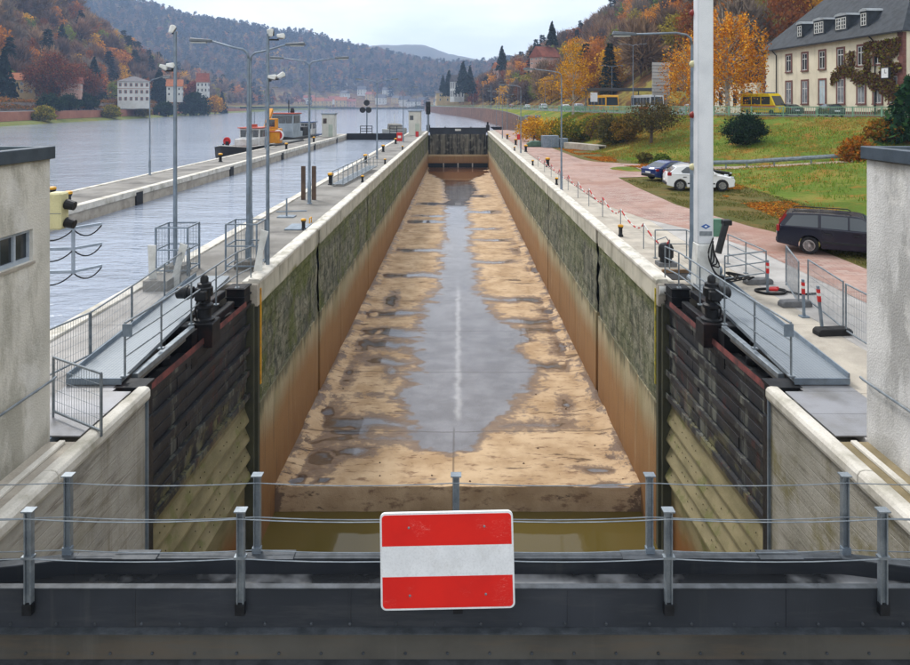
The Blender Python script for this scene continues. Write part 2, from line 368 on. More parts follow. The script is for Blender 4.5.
def m_brickpave():
    q = NT('pink_block_paving'); X, Y, Z = q.xyz()
    v = q.n('ShaderNodeTexBrick'); v.inputs['Scale'].default_value = 1.0; v.inputs['Mortar Size'].default_value = .012
    v.inputs['Brick Width'].default_value = .42; v.inputs['Row Height'].default_value = .21
    v.inputs['Color1'].default_value = (*C('a39087'), 1); v.inputs['Color2'].default_value = (*C('8f6c62'), 1); v.inputs['Mortar'].default_value = (*C('6d5a52'), 1)
    q.l(q.pos, v.inputs['Vector'])
    col = q.mix(q.math('MULTIPLY', q.ramp(q.noise(.35, 6), .35, .7), .6), v.outputs['Color'], C('ab8f83'))
    col = q.mix(q.math('MULTIPLY', q.ramp(q.noise(.18, 5), .48, .62), .6), col, C('86604f'))
    col = q.mix(q.math('MULTIPLY', q.ramp(q.noise(.5, 7, .7, stretch=(1,.15,1)), .54, .66), .45), col, C('6e5850'))
    q.bump(v.outputs['Fac'], -.4, .01)
    return q.done(col, .85, 0, .3)
M_PAVE = m_brickpave()
def m_grass(name, a, b, litter, amt, lsc=1.2):
    q = NT(name)
    col = q.mix(q.ramp(q.noise(.35, 6), .35, .68), C(a), C(b))
    col = q.mix(q.math('MULTIPLY', q.ramp(q.noise(4, 6, .7), .4, .7), .5), col, mul(C(a), .5))
    col = q.mix(q.math('MULTIPLY', q.ramp(q.noise(.16, 7, .7), .48, .6), .7*(amt > .7)), col, C('8a8440'))
    lf = q.math('MULTIPLY', q.ramp(q.noise(lsc, 9, .75), .5, .62), amt)
    col = q.mix(lf, col, C(litter))
    q.bump(q.noise(6, 8, .75), 1., .15)
    return q.done(col, .95, 0, .1)
M_GRASS = m_grass('autumn_grass_with_leaves', '667c2e', '556a26', '96692f', .85, .55)
M_VERGE = m_grass('trodden_mossy_verge', '5d5f33', '72653c', '7d6238', .6, .8)
M_LITTER = m_grass('leaf_litter_slope', '5c4026', '473420', '7a4d22', .8, .25)
M_FIELD = m_grass('bank_grass', '5f6a36', '6f703c', '8a7a3a', .4, .1)
M_ASPH = mat('street_asphalt', '5a5a5c', '4a4a4b', .3, .85, 0, .3, 20)

# ------------------------------------------------------------------ water
def ngon_sheet(name, poly, z, m):
    import bmesh
    me = bpy.data.meshes.new(name); bm = bmesh.new()
    f = bm.faces.new([bm.verts.new((p[0], p[1], z)) for p in poly]); bm.normal_update()
    if f.normal.z < 0: f.normal_flip()
    bmesh.ops.triangulate(bm, faces=[f]); bm.to_mesh(me); bm.free(); return link(name, me, m)
WZ = -0.9
RW = curve([(0,14.4),(105,14.4),(160,13.3),(220,12),(290,9),(360,3),(470,-10),(740,-36),(1300,-30)])     # foot of the right quay wall
LS = curve([(0,-115),(199,-130),(243,-138),(313,-144),(417,-160),(548,-178),(876,-198),(1080,-190),(1300,-190)])    # left shoreline
river = ngon_sheet('river', [(-500,-60),(-9.55,-60),(-9.55,144.5),(9.0,144.5),(9.0,200),(60,200),(60,1300),(-500,1300)], WZ, M_RIVER); struct(river)
base = ngon_sheet('ground', [(-2690,-210),(2290,-210),(2290,3790),(-2690,3790)], -12.0, M_LITTER); struct(base)
# ------------------------------------------------------------------ chamber floor
YF = 23.0; NR = 620; NC = 170
Yr = YF*(141.0/YF)**(np.linspace(0,1,NR)); Xc = np.linspace(-6.05, 6.05, NC)
Xg, Yg = np.meshgrid(Xc, Yr)
pud = [(452,434,458),(445,420,474),(435,403,492),(422,404,504),(415,405,510),(400,403,524),(380,408,533),(365,414,536),(350,414,517),(333,420,528),(322,423,500),
       (313,424,492),(300,431,486),(290,438,477),(276,440,476),(258,445,470),(240,446,469),(215,446,467),(200,447,468),(190,445,476),(180,443,470),(172,426,490)]
fy = lambda y: 12.56*F/(y-CY)
pY = [fy(p[0]) for p in pud]; pl = [PX(p[1], fy(p[0])) for p in pud]; pr = [PX(p[2], fy(p[0])) for p in pud]
le = np.interp(Yg, pY, pl); re_ = np.interp(Yg, pY, pr)
wob = (fbm(Xg*.8+5, Yg*1.1)-.47)*1.5 + (fbm(Xg*2.2, Yg*4.2+9)-.47)*1.0
d = np.minimum(Xg-le, re_-Xg) + wob                       # >0 inside the water
d = np.where((Yg < pY[0]), -(pY[0]-Yg)*1.6 - np.abs(Xg+.2)*.8 + wob, d)
for (yy, x0, x1, wd) in [(276,388,445,.5),(313,372,430,.42),(333,372,425,.5),(345,365,420,.35),(362,374,415,.3),(425,330,410,.45),(300,480,540,.45),(322,490,548,.5),(330,520,552,.3),
        (366,520,560,.35),(262,465,505,.35),(424,500,560,.07),(250,400,448,.4),(240,466,500,.3),(222,410,448,.8),(212,466,492,.8),(204,425,448,1.),(196,466,482,1.2),(229,466,490,.5),(440,316,405,.16),(216,420,447,.5)]:
    yw = fy(yy); a, b = PX(x0, yw), PX(x1, yw)
    yc = yw + (fbm(Xg*.7+yy, Xg*0+3)-.47)*1.0
    lat = wd*(.35+1.2*fbm(Xg*.9, Xg*0+yy*1.7)) - np.abs(Yg-yc)
    inx = np.minimum(Xg-a, b-Xg)
    d = np.maximum(d, np.minimum(lat, inx*.5+.15) + wob*.25)
for (xx, yy, rx_, ry_, dp_) in [(318,462,1.1,1.6,.18),(345,452,1.5,.8,.12),(300,478,.7,1.0,.2),(352,432,1.2,.5,.15),(330,412,.7,1.6,.16),(372,395,.8,.5,.1),(392,372,.5,1.6,.12),(350,372,.5,1.8,.12),(566,404,.5,1.1,.16),(600,470,1.3,.35,.1),(548,312,.9,1.6,.2),(535,270,.7,2.4,.2),(560,345,.8,1.8,.16),(620,488,.9,.3,.1),(392,300,.6,3.0,.16),(515,248,.6,3.0,.16),(365,345,.5,2.2,.14)]:
    yw = fy(yy); xw = PX(xx, yw); d = np.maximum(d, dp_-.9*(np.hypot((Xg-xw)/rx_, (Yg-yw)/ry_)-.55) + wob*.55 - .25)
Zf = -7.2 - np.clip(d, -1.2, 1.0)*.022 + (fbm(Xg*1.4, Yg*1.4)-.47)*.012
lump = sstep(.6, .8, fbm(Xg*.8+40, Yg*.5)) * sstep(3.6, 5.6, np.abs(Xg))*.12
Zf = Zf + lump
Zf = Zf + sstep(5.3, 6.0, np.abs(Xg)) * (.05 + .14*fbm(Yg*.6, Xg*1.2))*(d < 0)
Zf += np.where(Yg < 23.6, (fbm(Xg*2, Yg*2)-.5)*.08, 0)
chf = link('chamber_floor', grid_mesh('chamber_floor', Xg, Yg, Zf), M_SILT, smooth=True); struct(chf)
xs = np.linspace(-6.05, 6.05, 140)
rows = []
for k, zz in enumerate([None, -7.45, -7.8, -8.1, -8.6]):
    yy = YF - .02*k - .1*(fbm(xs*1.6, xs*0+k*.6)-.2)
    rows.append((xs, yy if k else np.full_like(xs, YF), Zf[0][np.searchsorted(Xc, xs).clip(0, NC-1)] if zz is None else np.full_like(xs, zz)))
Xs, Ys, Zs = (np.array([r[i] for r in rows]) for i in range(3))
fe = link('floor_edge', grid_mesh('floor_edge', Xs, Ys, Zs), M_SILTE, smooth=True, parent=chf)
pd = ngon_sheet('puddle_water', [(-6,23.2),(6,23.2),(6,140.8),(-6,140.8)], -7.2, M_PUD); struct(pd)
pw = ngon_sheet('pool_water', [(-7.2,0.5),(7.2,0.5),(7.2,23.2),(-7.2,23.2)], -7.95, M_POOL); struct(pw)
# stones and clods left on the silt
mb = MB()
for i in range(150):
    y = 23.2+abs(random.gauss(0, 7)); x = random.uniform(-5.7, 5.7)
    ii = min(int(np.searchsorted(Yr, y)), NR-1); jj = min(int(np.searchsorted(Xc, x)), NC-1)
    if d[ii, jj] > -.1: continue
    s = random.choice([.012,.015,.02,.02,.03,.055]); z = Zf[ii, jj]
    vs = [(x+s*random.uniform(.6,1.2)*math.cos(t), y+s*random.uniform(.6,1.2)*math.sin(t), z-.01) for t in [0,1.25,2.5,3.8,5]]
    mb.add(vs+[(x, y, z+s*.8)], [(0,1,5),(1,2,5),(2,3,5),(3,4,5),(4,0,5)])
stuff(mb.build('gravel', mat('brown_stones', '6b5240', '40342a', 9, .9)), 'small stones and clods scattered on the silty chamber floor', 'gravel')

# ------------------------------------------------------------------ lock walls
SLOTS = [(30.25, .24), (46.7, .1)]
def lock_wall(s, side):
    t = thing('lock_wall', 'tall %s chamber wall of the drained lock with pale coping and rust-brown foot' % side, 'lock wall')
    def bx(x0, x1, y0, y1, z0, z1): return MB().box(*sorted((s*x0, s*x1)), y0, y1, z0, z1)
    bx(6.42, 7.4, 21.2, 146, -8.9, -.14).build('wall_core', CONCD, t)
    y0 = 21.2; segs = []
    for (c, hw) in SLOTS: segs.append((y0, c-hw)); y0 = c+hw
    segs.append((y0, 143.0))
    for (a, b) in segs:
        n = max(1, round((b-a)/6.2)); e = np.linspace(a, b, n+1)
        for i in range(n):
            bx(6.0, 6.42, e[i]+.015, e[i+1]-.015, -.68, -.02).build('cap_panel', M_CAP, t, bevel=.015)
            bx(6.0, 6.42, e[i]+.012, e[i+1]-.012, -8.9, -3.66+.03*math.sin(i*7)).build('lining_panel', M_LINING, t, bevel=.015)
        ny = int((b-a)/.22) if a < 60 else int((b-a)/.35)
        yy = np.linspace(a+.01, b-.01, max(ny, 2)); zz = np.linspace(-3.72, -.62, 17)
        Yg2, Zg2 = np.meshgrid(yy, zz)
        X2 = s*(6.05 + (fbm(Yg2*1.5+s*9, Zg2*2.4)-.47)*.16 + (fbm(Yg2*4+3, Zg2*5)-.47)*.06)
        me = grid_mesh('masonry', X2, Yg2, Zg2)
        link('masonry', me, M_MASON, t)
    # coping
    e = np.arange(21.05, 143, 3.05)
    me = None
    for i in range(len(e)):
        if me is None:
            q = MB().prism([(s*5.96,-.016),(s*5.96,.085),(s*6.01,.12),(s*6.30,.12),(s*6.32,.06),(s*6.5,.055),(s*6.5,-.016)], 'y', 0.006, 3.044)
            o = q.build('coping_block', CONCW, t, bevel=.012, loc=(0, e[i], 0)); me = o.data
        else:
            o = link('coping_block', me, None, t, bevel=.012, loc=(0, e[i], 0))
    # end pier face at the gate recess
    bx(6.0, 7.4, 21.0, 21.19, -8.9, -.7).build('pier_face', mat('dark_wet_pier', '4a4a38', '3a3b30', 1.2, .8, 0, .5, 14, dirt='2a2a22', dirt_amt=.7, streak=True), t)
    bx(5.99, 7.4, 20.96, 21.18, -.69, .0).build('pier_cap', CONC, t, bevel=.03)
    bx(5.975, 6.06, 21.21, 21.30, -3.1, -.2).build('painted_strip', YELLOWP if s < 0 else mat('worn_yellow_green_paint', 'b8a52a', '7f8030', 6, .6, dirt='4c4a30', dirt_amt=.7, dsc=4), t)
    # ladder in the slot
    for k, (c, hw) in enumerate(SLOTS):
        la = thing('ladder' if k == 0 else 'guide_rail', ('dark steel ladder recessed in the %s lock wall near the gate' if k == 0 else 'thin dark guide rail let into the %s lock wall') % side, 'ladder' if k == 0 else 'guide rail', (s*6.2, c, 0))
        q = MB()
        for yy in ((-.17, .17) if k == 0 else (0,)): q.bar((0,yy,-6.9 if k == 0 else -4.6),(0,yy,-.05), .05, .05)
        q.build('rail', DARKM, la)
        if k == 0:
            me2 = MB().tube([(0,-.17,0),(0,.17,0)], .014, 6).mesh('rung')
            for i in range(22): link('rung', me2, DARKM, la, loc=(0,0,-6.7+.3*i))
            MB().box(-.03,.16,-.24,.24,-8.8,-.02).build('slot_back', DARKM, la, loc=(0.08 if s > 0 else -.21, 0, 0))
    return t
lock_wall(-1, 'left'); lock_wall(1, 'right')
if True:
    q = MB().tube([(6.02,21.05,-.2),(7.0,21.05,-.2)], .17, 16)
    tag(q.build('rounded_bumper', WHITEP, smooth='auto'), 'white rounded bumper pipe on the right pier end above the gate', 'bumper')

def near_wall(s, side):
    t = thing('lock_wall', 'near %s lock wall of board-marked concrete below the rendered hut' % side, 'lock wall')
    def bx(x0, x1, y0, y1, z0, z1): return MB().box(*sorted((s*x0, s*x1)), y0, y1, z0, z1)
    bx(5.85, 7.2, 1.0, 13.1, -9.0, -.16).build('wall_body', M_NWL if s < 0 else M_NWR, t)
    for i in range(4):     # coping with a rounded nose
        a, b = 1.0+i*3.03, 1.0+(i+1)*3.03-.012
        p = [(5.78,-.15),(5.755,-.08),(5.755,.03),(5.79,.085),(5.86,.10),(5.98,.09),(6.05,.01),(6.05,-.15)]
        MB().prism([(s*x, z) for x, z in p], 'y', a, b).build('coping_block', CONCW, t, bevel=.01)
    bx(5.80, 5.93, 13.09, 13.13, -9, .05).build('edge_plate', GALVB, t)
    bx(6.05, 6.53, 1.0, 11.15, -.16, -.005).build('walkway', CONC if s < 0 else mat('mossy_walkway', '8f8164', '756a50', 2, .85, dirt='5a5030', dirt_amt=.6), t)
    bx(6.22, 6.32, 1.0, 11.1, -.004, .05).build('kerb', CONCW, t, bevel=.01)
    # recess behind the open leaf
    bx(7.15, 7.4, 13.1, 21.0, -9, -.14).build('recess_wall', CONCD, t)
    bx(6.0, 7.15, 13.1, 13.2, -9, -.25).build('recess_end', CONCD, t)
    return t
near_wall(-1, 'left'); near_wall(1, 'right')

# ------------------------------------------------------------------ platforms beside the lock
def slabs(s, name, x0, x1, ys, m, z=0.0, th=.13, parent=None, jit=.004):
    for i in range(len(ys)-1):
        q = MB().box(*sorted((s*x0, s*x1)), ys[i]+.006, ys[i+1]-.006, z-th, z-random.random()*jit)
        q.build(name, m, parent, bevel=.008)
pl = MB().box(-9.55,-7.4,-40,146,-9,-.14); pl.box(-9.5,-7.2,-40,13.1,-9,-.145)
platl = struct(pl.build('left_platform', CONCD))
e = np.arange(21.2, 146, 4.1)
slabs(-1, 'slab', 6.52, 9.2, e, CONCD, parent=platl)
slabs(-1, 'slab', 7.2, 9.2, np.arange(4.9, 21.3, 4.05), CONCG, parent=platl)
slabs(-1, 'slab', 6.55, 7.19, np.array([11.2, 12.15, 13.1]), GALVB, parent=platl)
slabs(-1, 'edge_stone', 9.21, 9.62, np.arange(4, 146, 3.0), CONCW, z=.06, th=.3, parent=platl)
pr_ = MB().box(7.4,12.5,-40,152,-9,-.14); pr_.box(7.2,7.41,-40,13.1,-9,-.145)
platr = struct(pr_.build('right_platform', CONCD))
slabs(1, 'slab', 6.52, 7.75, np.arange(21.2, 150, 4.1), CONC, parent=platr)
slabs(1, 'slab', 7.2, 8.9, np.array([4.9, 8.9, 13.0, 17.1, 21.18]), CONC, parent=platr)
slabs(1, 'slab', 8.91, 11.3, np.array([4.9, 8.9, 13.0, 17.1, 21.18, 25.2, 29.3, 33.4, 37.5]), CONCG, parent=platr)
slabs(1, 'slab', 7.76, 8.9, np.array([21.2, 25.2, 29.3, 33.4, 37.5]), CONC, parent=platr)
slabs(1, 'slab', 6.55, 7.19, np.array([10.9, 11.9, 13.1]), CONCG, parent=platr)
CHK = None
def m_checker():
    q = NT('checker_plate'); v = q.n('ShaderNodeTexChecker'); v.inputs['Scale'].default_value = 26
    mp_ = q.n('ShaderNodeMapping'); mp_.inputs['Rotation'].default_value = (0,0,R(45)); q.l(q.pos, mp_.inputs[0]); q.l(mp_.outputs[0], v.inputs[0])
    q.bump(v.outputs['Fac'], .5, .01)
    return q.done(q.mix(q.ramp(q.noise(1.5,6), .35, .7), C('94959a'), C('7d7c7b')), .45, .35, .5)
CHK = m_checker()
for s, side in ((-1,'left'),(1,'right')):
    t = thing('cover_plates', 'grey checker steel cover plates on the %s quay before the ramp' % side, 'cover plate')
    for (y0, y1, x0, x1) in ((11.3,12.1,6.1,7.45),(12.11,13.05,6.1,7.45),(13.06,13.6,6.45,7.45)):
        MB().box(*sorted((s*x0, s*x1)), y0, y1, .002, .022).build('plate', CHK, t)
# brick road and ramp surface
pave = ngon_sheet('paved_road', [(11.05,-30),(11.05,25.5),(10.6,28),(9.9,30.3),(8.8,33),(7.8,37.6),(7.78,53),(7.78,150),(11,150),(11.6,92),(12.1,69),(12.8,66.2),(14.4,64.7),(17,63),(20,61.5),(20.5,57.2),(16,53.2),(13.5,52),(11.8,51.6),(11.65,46),(11.7,37.5),(12.9,30.8),(13.4,29.3),(13.3,20),(13.4,-30)], .006, M_PAVE); struct(pave)
# ------------------------------------------------------------------ right bank terrain
XT = curve([(-40,75),(10,66),(30,60),(50,52),(62,45),(70,40),(78,31),(95,24),(120,20.5),(150,18),(200,16.3),(290,12),(360,6),(470,-7),(740,-33),(1300,-27)])   # fence line on top
XB = curve([(-40,19),(30,17.5),(48,18.5),(58,18),(64,16.5),(72,15.5),(90,14.8),(105,14.6),(160,13.5),(220,12.2),(290,9.2),(360,3.2),(470,-9.8),(740,-35.8),(1300,-29.8)])
WH = curve([(0,0),(92,0.0),(107,1.1),(163,3.0),(185,3.4),(260,4.0),(1300,4.0)])     # quay wall height
ST = 4.1
RAMP = [(15,58.5,0.02),(20,58.2,.05),(24,57,.25),(30,53.5,1.0),(38,49.5,1.8),(48,45,2.6)]
def ramp_z(X, Y):
    best = np.full(np.shape(X), 99.); z = np.zeros(np.shape(X))
    for a, b in zip(RAMP[:-1], RAMP[1:]):
        dx, dy = b[0]-a[0], b[1]-a[1]; t = np.clip(((X-a[0])*dx+(Y-a[1])*dy)/(dx*dx+dy*dy), 0, 1)
        dd = np.hypot(X-a[0]-t*dx, Y-a[1]-t*dy); m = dd < best; best = np.where(m, dd, best); z = np.where(m, a[2]+t*(b[2]-a[2]), z)
    return best, z
def zr(X, Y):
    xb, xt, wh = XB(Y), XT(Y), WH(Y)
    t = np.clip((X-xb)/(xt-xb), 0, 1); z = wh + (ST-wh)*(t*.6+.4*sstep(0, 1, t))
    z = np.where(X < xb, -.03, z) + np.where((X > xb+.5) & (X < xt-.5), (fbm(X*.4, Y*.4)-.47)*.5*np.minimum(1, (ST-wh)/3), 0)
    z = z + np.where((X > 13.6) & (X < xb+.5), (fbm(X*.9, Y*.9)-.3)*.05, 0)
    dd, rz = ramp_z(X, Y); k = 1-sstep(1.6, 3.6, dd)
    return z*(1-k)+rz*k
ys = np.concatenate([np.arange(-30, 20, 5), np.arange(20, 130, 1.0), np.arange(130, 300, 6), np.arange(300, 1300, 25)])
us = np.concatenate([np.linspace(0,1,16), 1+np.linspace(0.03,1,34)])
Yg, U = np.meshgrid(ys, us, indexing='ij')
xi = np.where(Yg > 100, XB(Yg)-.02, 11.0)
Xg = np.where(U <= 1, xi+(XB(Yg)+.03-xi)*U, XB(Yg)+.03+(XT(Yg)-XB(Yg)-.03)*(U-1))
Zg = zr(Xg, Yg)
emb = link('embankment', grid_mesh('embankment', Xg, Yg, Zg), M_GRASS, smooth=True); struct(emb)
# trodden verge and fallen leaf strip as a thin sheet of its own on the flat
yv = np.arange(14, 92, .5); xv0 = np.interp(yv, [14,29,31,37.5,51.4,52,61,62,66,69,92],[13.3,13.35,12.9,11.7,11.85,14.8,19,15.6,12.8,12.1,11.6]); xv1 = np.maximum(XB(yv)+.1+.8*(fbm(yv*.3,yv*0)-.4), xv0+.3)
uu = np.linspace(0,1,8); Xv = xv0[:,None]+(xv1-xv0)[:,None]*uu; Yv = np.repeat(yv[:,None], 8, 1); Zv = zr(Xv, Yv)+.02
k1 = yv < 51.6; k2 = yv > 62.5
verge = link('verge', grid_mesh('verge', Xv[k1], Yv[k1], Zv[k1]), M_VERGE, smooth=True); struct(verge)
verge2 = link('verge', grid_mesh('verge', Xv[k2], Yv[k2], Zv[k2]), M_VERGE, smooth=True); struct(verge2)
# ramp path
pts = np.array(RAMP); n = 60; tt = np.linspace(0, len(RAMP)-1, n)
rx, ry, rz_ = (np.interp(tt, range(len(RAMP)), pts[:, i]) for i in range(3))
tx, ty = np.gradient(rx), np.gradient(ry); ln = np.hypot(tx, ty); nx, ny = -ty/ln, tx/ln
Xr = np.stack([rx+nx*k for k in (-1.2,-.4,.4,1.2)], 1); Yr2 = np.stack([ry+ny*k for k in (-1.2,-.4,.4,1.2)], 1)
ramp = link('ramp_path', grid_mesh('ramp_path', Xr, Yr2, zr(Xr, Yr2)+.05), mat('ramp_gravel', '9a8d80', '80705f', .8, .9, 0, .3, 20), smooth=True); struct(ramp)
# guard rail along the ramp
gr = thing('guard_rail', 'galvanised crash barrier beside the ramp on the grassy bank', 'guard rail')
tt = np.linspace(.95, 4.6, 40); gx = np.interp(tt, range(6), pts[:,0]); gy = np.interp(tt, range(6), pts[:,1])-1.15; gz = zr(gx, gy)
q = MB()
for j in range(39):
    for (z0, z1, o) in ((.42,.52,0),(.52,.62,.05),(.62,.74,0)):
        o2 = {.42:(0,.05),.52:(.05,.05),.62:(.05,0)}[z0]
        q.quad((gx[j],gy[j]-o2[0],gz[j]+z0),(gx[j+1],gy[j+1]-o2[0],gz[j+1]+z0),(gx[j+1],gy[j+1]-o2[1],gz[j+1]+z1),(gx[j],gy[j]-o2[1],gz[j]+z1))
qo = q.build('rail_beam', GALV, gr); so = qo.modifiers.new('solid', 'SOLIDIFY'); so.thickness = .02
for j in range(1, 39, 4): MB().box(-.05,.05,0.02,.1,-.3,.7).build('post', GALV, gr, loc=(gx[j], gy[j], gz[j]))
# street on top and hill behind
ys = np.concatenate([np.arange(-30, 300, 6), np.arange(300, 1300, 25)])
SW = curve([(-40,60),(60,26),(100,44),(130,32),(160,16),(300,18),(470,17),(740,17),(1300,17)])
Yg, U = np.meshgrid(ys, np.linspace(0,1,6), indexing='ij')
street = link('street', grid_mesh('street', XT(Yg)+SW(Yg)*U, Yg, Yg*0+ST), M_ASPH); struct(street)
HS = curve([(-40,.7),(100,.68),(300,.62),(460,.62),(600,.5),(740,.34),(900,.22),(1300,.1)])
HMAX = curve([(-40,210),(400,190),(520,150),(640,95),(800,55),(1000,25),(1300,10)])
def zhr(X, Y):
    t = X-(XT(Y)+SW(Y)); m = HMAX(Y); z = HS(Y)*np.maximum(t,0); z = m*(1-np.exp(-z/m*1.0))
    z = np.where(z > m*.0, np.minimum(HS(Y)*np.maximum(t,0), m*np.tanh(HS(Y)*np.maximum(t,0)/m*1.05)), z)
    return ST + z + (fbm(X*.02, Y*.02)-.47)*np.minimum(18, np.maximum(t, 0)*.25)
ys = np.arange(-30, 1300, 9.); ds = np.concatenate([np.arange(0, 60, 5), np.arange(60, 520, 15)])
Yg, D = np.meshgrid(ys, ds, indexing='ij'); Xg = XT(Yg)+SW(Yg)+D-.02
hillr = link('wooded_hill', grid_mesh('wooded_hill', Xg, Yg, zhr(Xg, Yg)), M_LITTER, smooth=True); struct(hillr)
# quay wall of red sandstone
M_SAND = NT('red_sandstone_wall')
def m_sand(q):
    X, Y, Z = q.xyz(); v = q.n('ShaderNodeTexBrick'); v.inputs['Scale'].default_value = 1; v.inputs['Brick Width'].default_value = 1.3; v.inputs['Row Height'].default_value = .45
    v.inputs['Mortar Size'].default_value = .03; v.inputs['Color1'].default_value = (*C('85655a'),1); v.inputs['Color2'].default_value = (*C('6c5048'),1); v.inputs['Mortar'].default_value = (*C('5a4a42'),1)
    cb = q.n('ShaderNodeCombineXYZ'); q.l(Y, cb.inputs[0]); q.l(Z, cb.inputs[1]); q.l(cb.outputs[0], v.inputs['Vector'])
    col = q.mix(q.math('MULTIPLY', q.ramp(q.noise(.25,6), .4, .65), .6), v.outputs['Color'], C('5a4c47'))
    col = q.mix(q.math('MULTIPLY', q.ramp(q.noise(.6,6,.7,stretch=(1,1,.3)), .5, .7), .6), col, C('9a7a6a'))
    q.bump(v.outputs['Fac'], -.5, .03); return q.done(col, .9, 0, .2)
M_SAND = m_sand(M_SAND)
ys = np.concatenate([np.arange(92, 130, 1.0), np.arange(130, 300, 6), np.arange(300, 1300, 25)])
qw = thing('quay_wall', 'long red sandstone quay wall curving away upstream under a green railing', 'wall')
Yg, Zq = np.meshgrid(ys, np.array([0,1.]), indexing='ij'); zb = np.where(Yg > 143, -1.6, -.2)
link('wall_face', grid_mesh('wall_face', XB(Yg)-.12-.03*(1-Zq), Yg, zb+(WH(Yg)-zb)*Zq), M_SAND, qw)
q = MB()
for a, b in zip(ys[:-1], ys[1:]): q.bar((XB(a)+.1, a, WH(a)+.06), (XB(b)+.1, b, WH(b)+.06), .45, .18)
q.build('wall_coping', mat('dark_sandstone_coping', '6d6460', '57504c', .5, .85), qw)
# ------------------------------------------------------------------ left bank terrain and hill
LB = mat('left_bank_terracotta_wall', 'a5705a', '94604c', .2, .9, 0, .2, 8, dirt='77584c', dirt_amt=.5, dsc=.3)
ys = np.arange(-20, 1320, 11.)
lw_ = curve([(-20,3.0),(200,3.0),(420,3.0),(560,2.0),(900,1.0),(1300,1)])
def zl_bank(o, Y):      # cross-section: offset o metres inland of the shoreline
    return np.interp(o, [0,3,7,7.3,13,13.3,18,26], [-1.3,-.2,.2,3.2,3.4,6.2,6.6,7.2])*np.interp(Y, [0,500,620,1300],[1,1,.6,.5])
FH = curve([(-20,30),(200,30),(280,42),(420,46),(560,40),(700,50),(1300,60)])
FS = curve([(-20,.75),(350,.8),(520,.86),(640,.6),(760,.32),(950,.22),(1300,.2)])
FM = curve([(-20,260),(500,250),(620,190),(760,120),(900,80),(1300,60)])
def zhl(X, Y):
    o = LS(Y)-X; t = np.maximum(o-FH(Y), 0); m = FM(Y)
    z = m*np.tanh(FS(Y)*t/m) + zl_bank(np.clip(o,0,26), Y) + np.clip(o-26, 0, 400)*.06
    return z + (fbm(X*.015+7, Y*.015)-.47)*np.minimum(26, t*.35)
offs = np.array([0,3,7,7.3,13,13.3,18,26,30,36,42,50,60,70,82,95,110,130,150,175,200,230,260,300,340,380,430,500])
Yg, O = np.meshgrid(ys, offs, indexing='ij'); Xg = LS(Yg)-O; Zg = zhl(Xg, Yg)
hl = link('wooded_hill', grid_mesh('wooded_hill', Xg[:,7:], Yg[:,7:], Zg[:,7:]), M_LITTER, smooth=True); struct(hl)
lb = link('river_bank', grid_mesh('river_bank', Xg[:,:3], Yg[:,:3], Zg[:,:3]), M_FIELD, smooth=True); struct(lb)
m = ys < 640
bw = link('bank_wall', grid_mesh('bank_wall', Xg[m][:,2:4], Yg[m][:,2:4], Zg[m][:,2:4]+.02), LB); tag(bw, 'long terracotta-red retaining wall along the far left bank', 'wall')
lr = link('bank_road', grid_mesh('bank_road', Xg[:,3:5], Yg[:,3:5], Zg[:,3:5]), M_ASPH); struct(lr)
uw = link('terrace_wall', grid_mesh('terrace_wall', Xg[m][:,4:6], Yg[m][:,4:6], Zg[m][:,4:6]+.02), mat('grey_terrace_stone', '8a8078', '6d645e', .25, .9, 0, .3, 6, dirt='4d4440', dirt_amt=.7, dsc=.25, streak=True)); tag(uw, 'grey stone terrace wall above the road on the far left bank', 'wall')
tr = link('bank_terrace', grid_mesh('bank_terrace', Xg[:,5:8], Yg[:,5:8], Zg[:,5:8]), M_FIELD, smooth=True); struct(tr)
if True:
    mm = ~m
    lb2 = link('river_bank', grid_mesh('river_bank', Xg[mm][:,2:4], Yg[mm][:,2:4], Zg[mm][:,2:4]+.01), M_FIELD); struct(lb2)
# ------------------------------------------------------------------ far hills
RIDGE = curve([(-1500,330),(-900,262),(-756,232),(-617,204),(-446,168),(-274,134),(-124,103),(-40,88),(47,80),(140,96),(300,120),(700,150)])
def zfar(X, Y):
    H_ = RIDGE(X)+(fbm(X*.006, Y*0+3)-.47)*34
    t = np.clip((Y-1120)/520, 0, 1); tb = np.clip((2500-Y)/800, 0, 1)
    return 1.2 + (H_*(.35*t+.65*sstep(0,1,t)))*tb + (fbm(X*.008, Y*.008)-.47)*40*t
Yg, Xg = np.meshgrid(np.concatenate([np.arange(1060, 1800, 30), np.arange(1800, 2600, 90)]), np.arange(-1600, 700, 28), indexing='ij')
hf = link('far_wooded_hill', grid_mesh('far_wooded_hill', Xg, Yg, zfar(Xg, Yg)), M_LITTER, smooth=True); struct(hf)
R2 = curve([(-3000,420),(-1190,415),(-850,385),(-620,362),(-400,352),(-215,356),(-60,312),(180,262),(420,250),(2500,330)])
Yg, Xg = np.meshgrid(np.arange(2600, 3760, 58), np.arange(-2500, 2200, 20), indexing='ij')
Zg = (.74*R2(Xg/.74)+(fbm(Xg*.005, Yg*0)-.47)*28+(fbm(Xg*.06, Yg*.03)-.47)*12)*sstep(2600, 3000, Yg)*(1-.5*sstep(3050, 3760, Yg))
hb = link('distant_ridge', grid_mesh('distant_ridge', Xg, Yg, Zg), mat('distant_forest', '4a4a3a', '5e5340', .01, .95, 0, .6, .08, dist=3), smooth=True); struct(hb)
